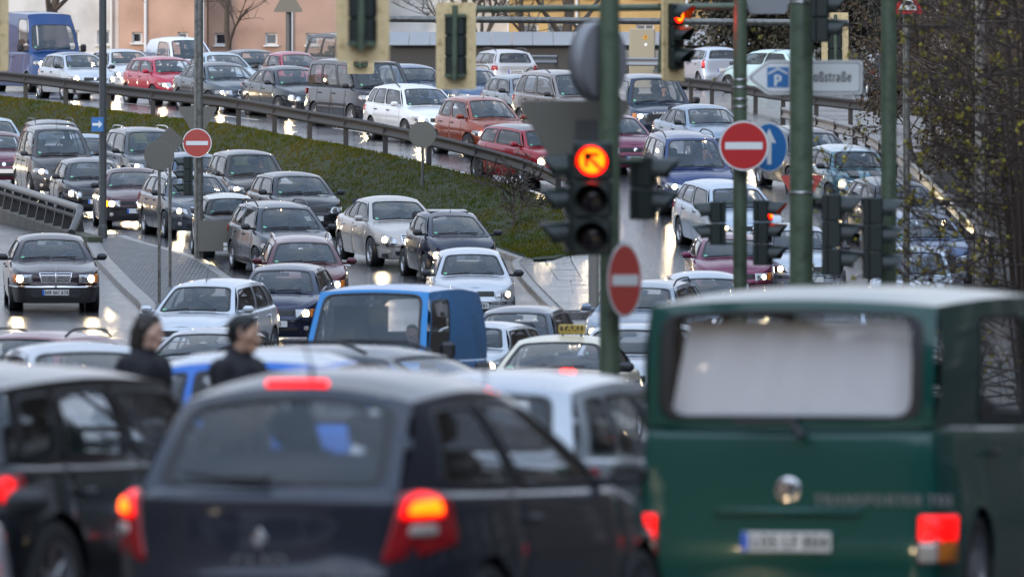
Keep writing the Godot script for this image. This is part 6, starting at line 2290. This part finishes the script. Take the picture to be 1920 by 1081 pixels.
	leaf_bits(o, "buds", some, 3, 0.034, Color(0.2, 0.17, 0.02), Color(0.42, 0.35, 0.05), 67, 0.014)


# a body as one skin: tapered capsules melted together on a grid, meshed as surface nets
func flesh(mb: MB, bones: Array, cell: float, melt: float) -> void:   # bone: a, b, radius a, radius b, colour
	var lo := Vector3(1e9, 1e9, 1e9)
	var hi := -lo
	for q in bones:
		var r: float = maxf(q[2], q[3]) + cell * 3
		for p in [q[0], q[1]]:
			lo = lo.min(p - Vector3.ONE * r)
			hi = hi.max(p + Vector3.ONE * r)
	var n := Vector3i(((hi - lo) / cell).ceil()) + Vector3i.ONE
	var sum := PackedFloat32Array()
	var best := PackedFloat32Array()
	var who := PackedInt32Array()
	sum.resize(n.x * n.y * n.z)
	best.resize(sum.size())
	who.resize(sum.size())
	best.fill(1e9)
	for bi in bones.size():
		var q: Array = bones[bi]
		var a: Vector3 = q[0]
		var ab: Vector3 = q[1] - a
		var l2 := maxf(ab.length_squared(), 1e-9)
		var mr: float = maxf(q[2], q[3]) + melt * 2.5 + cell * 2
		var i0 := Vector3i(((a.min(q[1]) - Vector3.ONE * mr - lo) / cell).floor()).max(Vector3i.ZERO)
		var i1 := Vector3i(((a.max(q[1]) + Vector3.ONE * mr - lo) / cell).ceil()).min(n - Vector3i.ONE)
		for z in range(i0.z, i1.z + 1):
			for y in range(i0.y, i1.y + 1):
				var at_ := (z * n.y + y) * n.x
				for x in range(i0.x, i1.x + 1):
					var p := lo + Vector3(x, y, z) * cell - a
					var t := clampf(p.dot(ab) / l2, 0.0, 1.0)
					var dd: float = (p - ab * t).length() - lerpf(q[2], q[3], t)
					if dd < mr:
						sum[at_ + x] += exp(-dd / melt)
						if dd < best[at_ + x]:
							best[at_ + x] = dd
							who[at_ + x] = bi
	var idx := {}
	var cols := PackedColorArray()
	var corner := [Vector3i(0, 0, 0), Vector3i(1, 0, 0), Vector3i(0, 1, 0), Vector3i(1, 1, 0), Vector3i(0, 0, 1), Vector3i(1, 0, 1), Vector3i(0, 1, 1), Vector3i(1, 1, 1)]
	var edges := [[0, 1], [2, 3], [4, 5], [6, 7], [0, 2], [1, 3], [4, 6], [5, 7], [0, 4], [1, 5], [2, 6], [3, 7]]
	var base := mb.v.size()
	var step := [1, n.x, n.x * n.y]
	for z in n.z - 1:
		for y in n.y - 1:
			for x in n.x - 1:
				var at_ := (z * n.y + y) * n.x + x
				var c := 0
				for k in 8:
					if sum[at_ + (k & 1) + ((k >> 1) & 1) * n.x + (k >> 2) * n.x * n.y] > 1.0:
						c += 1
				if c == 0 or c == 8:
					continue
				var mean := Vector3.ZERO
				var m := 0
				for e in edges:
					var ca: Vector3i = corner[e[0]]
					var cb: Vector3i = corner[e[1]]
					var fa: float = sum[at_ + ca.x + ca.y * n.x + ca.z * n.x * n.y]
					var fb: float = sum[at_ + cb.x + cb.y * n.x + cb.z * n.x * n.y]
					if (fa > 1.0) != (fb > 1.0):
						var ga := log(maxf(fa, 1e-6))
						var gb := log(maxf(fb, 1e-6))
						mean += Vector3(ca) + Vector3(cb - ca) * (ga / (ga - gb))
						m += 1
				var p := lo + (Vector3(x, y, z) + mean / m) * cell
				var g := Vector3.ZERO
				for ax in 3:
					for k in 4:
						var o1 := 0
						o1 = (k & 1) * step[(ax + 1) % 3] + (k >> 1) * step[(ax + 2) % 3]
						g[ax] -= log(maxf(sum[at_ + step[ax] + o1], 1e-6)) - log(maxf(sum[at_ + o1], 1e-6))
				mb.tint = bones[who[at_]][4]
				idx[at_] = mb.vert(p, g.normalized())
	for at_ in idx:
		for ax in 3:
			var inside: bool = sum[at_] > 1.0
			if inside == (sum[at_ + step[ax]] > 1.0):
				continue
			var s1: int = step[(ax + 1) % 3]
			var s2: int = step[(ax + 2) % 3]
			if idx.has(at_ - s1) and idx.has(at_ - s2) and idx.has(at_ - s1 - s2):
				var a: int = idx[at_]
				var b: int = idx[at_ - s1]
				var c: int = idx[at_ - s1 - s2]
				var d: int = idx[at_ - s2]
				mb._face(a, b, c)
				mb._face(a, c, d)


func head_bones(c: Vector3, b: Basis, skin_c: Color) -> Array:   # C: the head's middle, B.z where it looks; the whole head 0.23 m tall
	var t := func(x: float, y: float, z: float) -> Vector3: return c + b * Vector3(x, y, z)
	var lip := Color(skin_c.r * 0.75, skin_c.g * 0.5, skin_c.b * 0.5)
	var br := Color(0.02, 0.014, 0.01)
	return [
		[t.call(0, 0.03, -0.025), t.call(0, 0.035, 0.02), 0.073, 0.068, skin_c], [t.call(-0.035, 0.0, 0.035), t.call(0.035, 0.0, 0.035), 0.042, 0.042, skin_c],
		[t.call(0, -0.04, 0.03), t.call(0, -0.082, 0.055), 0.045, 0.024, skin_c], [t.call(-0.035, -0.055, 0.015), t.call(0, -0.09, 0.06), 0.026, 0.016, skin_c], [t.call(0.035, -0.055, 0.015), t.call(0, -0.09, 0.06), 0.026, 0.016, skin_c],
		[t.call(0, 0.005, 0.078), t.call(0, -0.03, 0.1), 0.008, 0.0125, skin_c], [t.call(-0.012, -0.033, 0.084), t.call(0.012, -0.033, 0.084), 0.009, 0.009, skin_c],
		[t.call(-0.04, 0.022, 0.068), t.call(-0.012, 0.026, 0.078), 0.009, 0.009, skin_c], [t.call(0.04, 0.022, 0.068), t.call(0.012, 0.026, 0.078), 0.009, 0.009, skin_c],
		[t.call(-0.042, 0.03, 0.072), t.call(-0.014, 0.031, 0.083), 0.004, 0.0045, br], [t.call(0.042, 0.03, 0.072), t.call(0.014, 0.031, 0.083), 0.004, 0.0045, br],
		[t.call(-0.018, -0.058, 0.08), t.call(0.018, -0.058, 0.08), 0.0065, 0.0065, lip], [t.call(-0.04, -0.02, 0.055), t.call(-0.025, -0.01, 0.062), 0.018, 0.014, skin_c], [t.call(0.04, -0.02, 0.055), t.call(0.025, -0.01, 0.062), 0.018, 0.014, skin_c],
		[t.call(-0.077, 0.015, -0.005), t.call(-0.072, -0.022, 0.005), 0.012, 0.009, skin_c], [t.call(0.077, 0.015, -0.005), t.call(0.072, -0.022, 0.005), 0.012, 0.009, skin_c],
		[t.call(0, -0.06, -0.02), t.call(0, -0.15, -0.03), 0.055, 0.06, skin_c],
	]


func hand_bones(w: Vector3, b: Basis, side: float, skin_c: Color) -> Array:   # B.y from wrist to fingertips, B.z out of the palm
	var res := [[w, w + b * Vector3(0, 0.05, 0), 0.026, 0.03, skin_c], [w + b * Vector3(-0.022, 0.06, 0), w + b * Vector3(0.022, 0.06, 0), 0.018, 0.018, skin_c]]
	for k in 4:
		var x := (k - 1.5) * 0.02
		var l: float = [0.062, 0.072, 0.068, 0.052][k]
		var k0 := w + b * Vector3(x, 0.075, 0.0)
		var k1 := k0 + b * Vector3(x * 0.1, l * 0.5, 0.012)
		var k2 := k1 + b * Vector3(0, l * 0.38, 0.03)
		res.append([k0, k1, 0.0095, 0.0085, skin_c])
		res.append([k1, k2, 0.0085, 0.0075, skin_c])
	var t0 := w + b * Vector3(side * 0.024, 0.025, 0.008)
	res.append([t0, t0 + b * Vector3(side * 0.026, 0.035, 0.018), 0.012, 0.01, skin_c])
	res.append([t0 + b * Vector3(side * 0.026, 0.035, 0.018), t0 + b * Vector3(side * 0.024, 0.062, 0.034), 0.01, 0.008, skin_c])
	return res


func rumple(mb: MB, from: int, amount: float, freq: float, sd: int) -> void:   # folds in cloth, locks in hair
	var f := FastNoiseLite.new()
	f.seed = sd
	f.frequency = freq
	f.fractal_octaves = 2
	for k in range(from, mb.v.size()):
		var p := mb.v[k]
		var q := Vector3(p.x, p.y * 0.7 + absf(p.x) * 0.4, p.z)
		var e := 0.01
		var h := f.get_noise_3dv(q)
		var g := Vector3(f.get_noise_3dv(q + Vector3(e, 0, 0)) - h, f.get_noise_3dv(q + Vector3(0, e, 0)) - h, f.get_noise_3dv(q + Vector3(0, 0, e)) - h) / e
		var n := mb.n[k]
		mb.v[k] = p + n * h * amount
		mb.n[k] = (n - (g - n * g.dot(n)) * amount).normalized()


func walker(label: String, where: Vector3, yaw: float, k: float, woman: bool) -> void:
	var o := thing("person", label, "person")
	o.transform = Transform3D(Basis(Vector3.UP, deg_to_rad(yaw)).scaled(Vector3.ONE * k), where)
	var coat := Color(0.006, 0.006, 0.008)
	var jeans := Color(0.012, 0.015, 0.025)
	var shoe := Color(0.008, 0.007, 0.006)
	var skin_c := Color(0.56, 0.35, 0.26) if woman else Color(0.5, 0.3, 0.21)
	var m := mat("clothes and skin", Color.WHITE, 0.75)
	m.vertex_color_use_as_albedo = true
	var sw := 0.185 if woman else 0.215   # half the shoulders' width
	var bones := [
		[Vector3(-0.05, 0.96, 0), Vector3(-0.05, 1.14, 0), 0.16, 0.145, coat], [Vector3(0.05, 0.96, 0), Vector3(0.05, 1.14, 0), 0.16, 0.145, coat], [Vector3(-0.05, 1.14, 0), Vector3(-0.05, 1.36, -0.01), 0.145, 0.15, coat], [Vector3(0.05, 1.14, 0), Vector3(0.05, 1.36, -0.01), 0.145, 0.15, coat], [Vector3(-0.08, 1.34, 0), Vector3(0.08, 1.34, 0), 0.12, 0.12, coat],
		[Vector3(-sw, 1.415, -0.02), Vector3(sw, 1.415, -0.02), 0.062, 0.062, coat], [Vector3(0, 1.45, -0.03), Vector3(0, 1.51, -0.015), 0.085, 0.07, coat], [Vector3(-0.08, 0.88, 0), Vector3(0.08, 0.88, 0), 0.165, 0.165, coat],
		[Vector3(-0.07, 0.8, 0), Vector3(0.07, 0.8, 0), 0.145 if woman else 0.13, 0.145 if woman else 0.13, coat if woman else jeans],
	]
	for s in [-1.0, 1.0]:
		var fwd: float = 0.16 * s   # mid-stride
		var knee := Vector3(0.1 * s, 0.48, fwd * 0.7 + 0.05)
		var ank := Vector3(0.1 * s, 0.09, fwd * 1.5 - (0.06 if s < 0 else 0.0))
		bones.append([Vector3(0.095 * s, 0.86, 0), knee, 0.095, 0.06, jeans])
		bones.append([knee, ank, 0.06, 0.042, jeans])
		bones.append([ank + Vector3(0, -0.04, -0.03), ank + Vector3(0.01 * s, -0.05, 0.16), 0.045, 0.035, shoe])
		var el := Vector3((sw + 0.06) * s, 1.13, -0.06 - fwd * 0.4)
		var wr := Vector3((sw + 0.05) * s, 0.91, 0.04 - fwd * 0.9)
		bones.append([Vector3(sw * s, 1.4, -0.02), el, 0.08, 0.066, coat])
		bones.append([el, wr, 0.064, 0.05, coat])
	var mb := MB.new()
	mb.colored = true
	flesh(mb, bones, 0.016, 0.014)
	rumple(mb, 0, 0.011, 5.5, 3)
	for s in [-1.0, 1.0]:
		var fwd: float = 0.16 * s
		var wr := Vector3((sw + 0.05) * s, 0.915, 0.035 - fwd * 0.9)
		flesh(mb, hand_bones(wr, Basis(Vector3(0, 0, 1), Vector3(0, -1, 0), Vector3(-s, 0, 0)) if s > 0 else Basis(Vector3(0, 0, -1), Vector3(0, -1, 0), Vector3(-s, 0, 0)), 1.0 if s > 0 else -1.0, skin_c), 0.005, 0.003)
	var hb := Basis(Vector3.UP, deg_to_rad(4 if woman else 10)) * Basis(Vector3.RIGHT, 0.05)
	var hc := Vector3(0, 1.625, 0.03)
	flesh(mb, head_bones(hc, hb, skin_c), 0.0055, 0.0055)
	part("body", mb, m, o)
	var eye := MB.new()
	for s in [-1.0, 1.0]:
		eye.ball(hc + hb * Vector3(0.03 * s, 0.008, 0.07), Vector3(0.0115, 0.009, 0.0115), hb, 10, 7)
	part("eyes", eye, mat("eye", lin(0.08, 0.06, 0.05), 0.2), o)
	var hair := MB.new()
	hair.colored = true
	var hcol := Color(0.022, 0.013, 0.009) if woman else Color(0.006, 0.005, 0.005)
	var hbones := [[hc + hb * Vector3(0, 0.058, -0.035), hc + hb * Vector3(0, 0.075, 0.012), 0.078, 0.062, hcol], [hc + hb * Vector3(0, 0.0, -0.055), hc + hb * Vector3(0, -0.04, -0.05), 0.066, 0.05, hcol]]
	for s in [-1.0, 1.0]:
		hbones.append([hc + hb * Vector3(0.05 * s, 0.06, 0.03), hc + hb * Vector3(0.068 * s, 0.0, -0.012), 0.026, 0.016 if not woman else 0.022, hcol])
	if woman:
		hbones.append([hc + hb * Vector3(0, 0.0, -0.075), hc + hb * Vector3(0, -0.08, -0.085), 0.07, 0.06, hcol])
		hbones.append([hc + hb * Vector3(-0.06, 0.03, -0.02), hc + hb * Vector3(-0.06, -0.06, -0.045), 0.04, 0.034, hcol])
		hbones.append([hc + hb * Vector3(0.06, 0.03, -0.02), hc + hb * Vector3(0.06, -0.06, -0.045), 0.04, 0.034, hcol])
		hbones.append([hc + hb * Vector3(0, -0.08, -0.085), hc + hb * Vector3(0, -0.2, -0.1), 0.055, 0.03, hcol])
	flesh(hair, hbones, 0.0075, 0.007)
	rumple(hair, 0, 0.009, 28.0, 5)
	var hm := mat("hair", Color.WHITE, 0.55)
	hm.vertex_color_use_as_albedo = true
	part("hair", hair, hm, o)
	var col := MB.new()
	col.lathe(PackedVector2Array([Vector2(0.088, -0.045), Vector2(0.083, 0.03), Vector2(0.074, 0.034), Vector2(0.075, -0.04)]), Vector3(0, 1.5, -0.012), Basis(Vector3.RIGHT, 0.12), 20)
	part("collar", col, mat("coat cloth", lin(0.007, 0.007, 0.009), 0.8), o)
	if not woman:
		var bd := MB.new()
		bd.lathe(PackedVector2Array([Vector2(0, 0.006), Vector2(0.042, 0.005), Vector2(0.045, 0.0)]), Vector3(-sw - 0.075, 1.3, -0.01), Basis(Vector3.BACK, PI / 2 - 0.12), 18)
		part("sleeve_badge", bd, mat("badge white", lin(0.5, 0.5, 0.5), 0.6), o)
	else:
		for q in [[-0.08, 1.22], [0.08, 1.22]]:
			var bt := MB.new()
			bt.ball(Vector3(q[0], q[1], 0.137), Vector3(0.014, 0.014, 0.006))
			part("button", bt, mat("button metal", lin(0.2, 0.2, 0.2), 0.3, 0.8), o)


func people() -> void:
	walker("woman with tied brown hair in a black coat, walking right", gp(-2.45, 64.2), 58, 1.0, true)
	walker("dark haired man in a black jacket with white sleeve badge", gp(-1.72, 60.8), 62, 1.0, false)
	# those who sit in the cars
	var m := mat("clothes and skin", Color.WHITE, 0.75)
	var kinds := []
	for k in 3:
		var coat: Color = [Color(0.012, 0.012, 0.016), Color(0.02, 0.03, 0.06), Color(0.05, 0.03, 0.025)][k]
		var skin_c: Color = [Color(0.4, 0.24, 0.17), Color(0.36, 0.21, 0.15), Color(0.45, 0.28, 0.2)][k]
		var mb := MB.new()
		mb.colored = true
		var phone := k == 1
		var bones := [[Vector3(0, 0.1, 0), Vector3(0, 0.3, -0.06), 0.14, 0.13, coat], [Vector3(0, 0.3, -0.06), Vector3(0, 0.47, -0.1), 0.13, 0.14, coat], [Vector3(-0.17, 0.52, -0.12), Vector3(0.17, 0.52, -0.12), 0.065, 0.065, coat], [Vector3(0, 0.55, -0.12), Vector3(0, 0.63, -0.1), 0.07, 0.06, coat]]
		for s in [-1.0, 1.0]:
			bones.append([Vector3(0.09 * s, 0.1, 0), Vector3(0.13 * s, 0.16, 0.42), 0.085, 0.065, coat])
			bones.append([Vector3(0.13 * s, 0.16, 0.42), Vector3(0.13 * s, -0.16, 0.56), 0.06, 0.045, coat])
			if phone and s > 0:
				bones.append([Vector3(0.19, 0.51, -0.12), Vector3(0.29, 0.33, 0.1), 0.06, 0.048, coat])
				bones.append([Vector3(0.29, 0.33, 0.1), Vector3(0.15, 0.6, 0.02), 0.046, 0.036, coat])
			else:
				bones.append([Vector3(0.19 * s, 0.51, -0.12), Vector3(0.25 * s, 0.28, 0.08), 0.06, 0.048, coat])
				bones.append([Vector3(0.25 * s, 0.28, 0.08), Vector3(0.16 * s, 0.38, 0.33), 0.046, 0.036, coat])
		flesh(mb, bones, 0.022, 0.016)
		for s in [-1.0, 1.0]:
			if phone and s > 0:
				flesh(mb, hand_bones(Vector3(0.145, 0.61, 0.01), Basis(Vector3(0, 0.2, 1).normalized(), Vector3(-0.3, 0.95, 0).normalized(), Vector3(-1, -0.3, 0).normalized()), 1.0, skin_c), 0.007, 0.004)
			else:
				flesh(mb, hand_bones(Vector3(0.16 * s, 0.385, 0.335), Basis(Vector3(s, 0, 0), Vector3(0, 0.7, 0.7), Vector3(0, -0.7, 0.7)), -1.0, skin_c), 0.007, 0.004)
		var hc := Vector3(0, 0.76, -0.06)
		flesh(mb, head_bones(hc, Basis(Vector3.UP, 0.1 * (k - 1)), skin_c), 0.008, 0.006)
		var hair := MB.new()
		hair.colored = true
		var hcol: Color = [Color(0.01, 0.008, 0.007), Color(0.03, 0.022, 0.016), Color(0.05, 0.03, 0.018)][k]
		var hb := [[hc + Vector3(0, 0.045, -0.03), hc + Vector3(0, 0.055, 0.012), 0.077, 0.068, hcol], [hc + Vector3(0, 0.0, -0.05), hc + Vector3(0, -0.03, -0.045), 0.062, 0.05, hcol]]
		if k == 2:
			for s in [-1.0, 1.0]:
				hb.append([hc + Vector3(0.07 * s, 0.04, -0.01), hc + Vector3(0.08 * s, -0.13, -0.02), 0.035, 0.03, hcol])
		flesh(hair, hb, 0.01, 0.008)
		kinds.append([mb.mesh(m), hair.mesh(mat("hair", Color.WHITE, 0.55))])
		mats["hair"].vertex_color_use_as_albedo = true
		m.vertex_color_use_as_albedo = true
	# car's label begins with, seat side (+1 the driver's), which kind, label
	for r in [["bright blue van", 1, 1, "driver of the bright blue van holding a phone to the ear"], ["old black saloon", 1, 0, "driver of the old black saloon with chrome grille"], ["old black saloon", -1, 2, "long haired passenger in the old black saloon"], ["pale silver hatchback", 1, 0, "driver of the pale silver hatchback beside the footway"], ["pale silver hatchback", -1, 2, "long haired passenger in the pale silver hatchback beside the footway"], ["silver small car", 1, 0, "driver of the silver small car with ringed badge"], ["silver small car", -1, 2, "passenger in the silver small car with ringed badge"], ["tiny dark blue", 1, 2, "driver of the tiny dark blue car with sunroof"], ["slate blue car", 1, 0, "driver of the slate blue car behind the taxi"], ["blue grey estate", 1, 1, "driver of the blue grey estate beside the paved tip"], ["silver hatchback with driver", 1, 0, "driver of the silver hatchback behind the thick green pole"], ["dark red estate at", 1, 0, "driver of the dark red estate at the left edge"], ["navy blue car", 1, 1, "driver of the navy blue car before the dark red estate"], ["silver saloon with chrome", 1, 0, "driver of the silver saloon beside the grass bank"], ["dark red estate with", 1, 0, "driver of the dark red estate with silver roof rails"], ["black hatchback with unlit", 1, 1, "driver of the black hatchback beside the grass bank"], ["cream taxi", 1, 0, "driver of the cream taxi"], ["royal blue people", 1, 1, "driver of the royal blue people carrier"], ["dark blue square", 1, 0, "driver of the dark blue square off-roader"], ["silver car with passenger", 1, 2, "person in the silver car between the two thick green poles"], ["silver saloon with lit orange", 1, 0, "driver of the silver saloon with lit orange indicator"], ["dark grey estate with roof", 1, 0, "driver of the dark grey estate behind the people carrier"], ["maroon saloon", 1, 0, "driver of the maroon saloon beside the lamp post"], ["brown off-roader", 1, 0, "driver of the brown off-roader"]]:
		for car in get_children():
			if car.has_meta("label") and str(car.get_meta("label")).begins_with(r[0]):
				var k: Dictionary = {}
				var seat: Node3D = car.get_node("interior")
				var o := thing("person", r[3], "person", "people sitting in the cars")
				var names := ["body", "hair"]
				for q in 2:
					var mi := MeshInstance3D.new()
					mi.name = names[q]
					mi.mesh = kinds[r[2]][q]
					o.add_child(mi, true)
				var sm: MeshInstance3D = seat.get_node("seat")
				var c := sm.mesh.get_aabb()
				o.transform = car.transform * Transform3D(Basis.IDENTITY, Vector3(0.37 * r[1], c.position.y + 0.07, c.position.z + c.size.z - 0.26))
				break


func _ready() -> void:
	var cam := Camera3D.new()
	cam.name = "camera"
	add_child(cam)
	cam.position = Vector3(0, EYE, 0)
	cam.rotation = Vector3(-atan(40.5 / FOCAL), 0, 0)
	var lens := CameraAttributesPhysical.new()
	lens.frustum_focal_length = 12.0 / (540.5 / FOCAL)
	lens.frustum_focus_distance = 212.0
	lens.frustum_near = 0.5
	lens.frustum_far = 3000.0
	lens.exposure_aperture = lens.frustum_focal_length / 72.0
	cam.attributes = lens
	cam.current = true

	var we := WorldEnvironment.new()
	we.name = "world"
	var env := Environment.new()
	env.background_mode = Environment.BG_SKY
	env.tonemap_mode = Environment.TONE_MAPPER_LINEAR
	env.tonemap_exposure = EXPO
	env.sdfgi_enabled = true
	env.ssao_enabled = true
	env.ssil_enabled = true
	var sky := Sky.new()
	var pan := PanoramaSkyMaterial.new()
	pan.panorama = sky_picture()
	sky.sky_material = pan
	env.sky = sky
	we.environment = env
	add_child(we)
	var sun := DirectionalLight3D.new()
	sun.name = "sun"
	sun.light_energy = 0.45
	sun.light_color = Color(1.0, 0.9, 0.78)
	sun.light_angular_distance = 9.0
	sun.shadow_enabled = true
	sun.rotation = Vector3(deg_to_rad(-13), deg_to_rad(-38), 0)
	add_child(sun)

	make_ground()
	fleet()
	furniture()
	background()
	greenery()
	people()


const EXPO := 1.5


func sky_picture() -> ImageTexture:   # a bright overcast, bluish overhead, with soft cloud
	var w := 512
	var h := 256
	var im := Image.create(w, h, false, Image.FORMAT_RGBF)
	var f := FastNoiseLite.new()
	f.seed = 8
	f.frequency = 1.4
	f.fractal_octaves = 5
	for y in h:
		var el := PI / 2 - PI * (y + 0.5) / h
		for x in w:
			var az := TAU * (x + 0.5) / w
			var p := Vector3(cos(el) * cos(az), sin(el) * 2.2, cos(el) * sin(az))
			var n := f.get_noise_3dv(p * 1.6)
			var t := clampf(sin(maxf(el, 0.0)), 0, 1)
			var c := Color(1.06, 1.06, 1.08).lerp(Color(0.56, 0.75, 1.08), pow(t, 0.42))
			c = c.lerp(Color(0.88, 0.95, 1.06), clampf(n * 1.4 + 0.1, 0, 0.6))
			var k := (1.0 + 0.25 * n) * lerpf(0.72, 1.7, 0.5 - 0.5 * cos(az) * cos(el))   # the unseen sky is set brighter ahead than behind, for roof and road reflections
			im.set_pixel(x, y, Color(c.r * k, c.g * k, c.b * k))
	return ImageTexture.create_from_image(im)
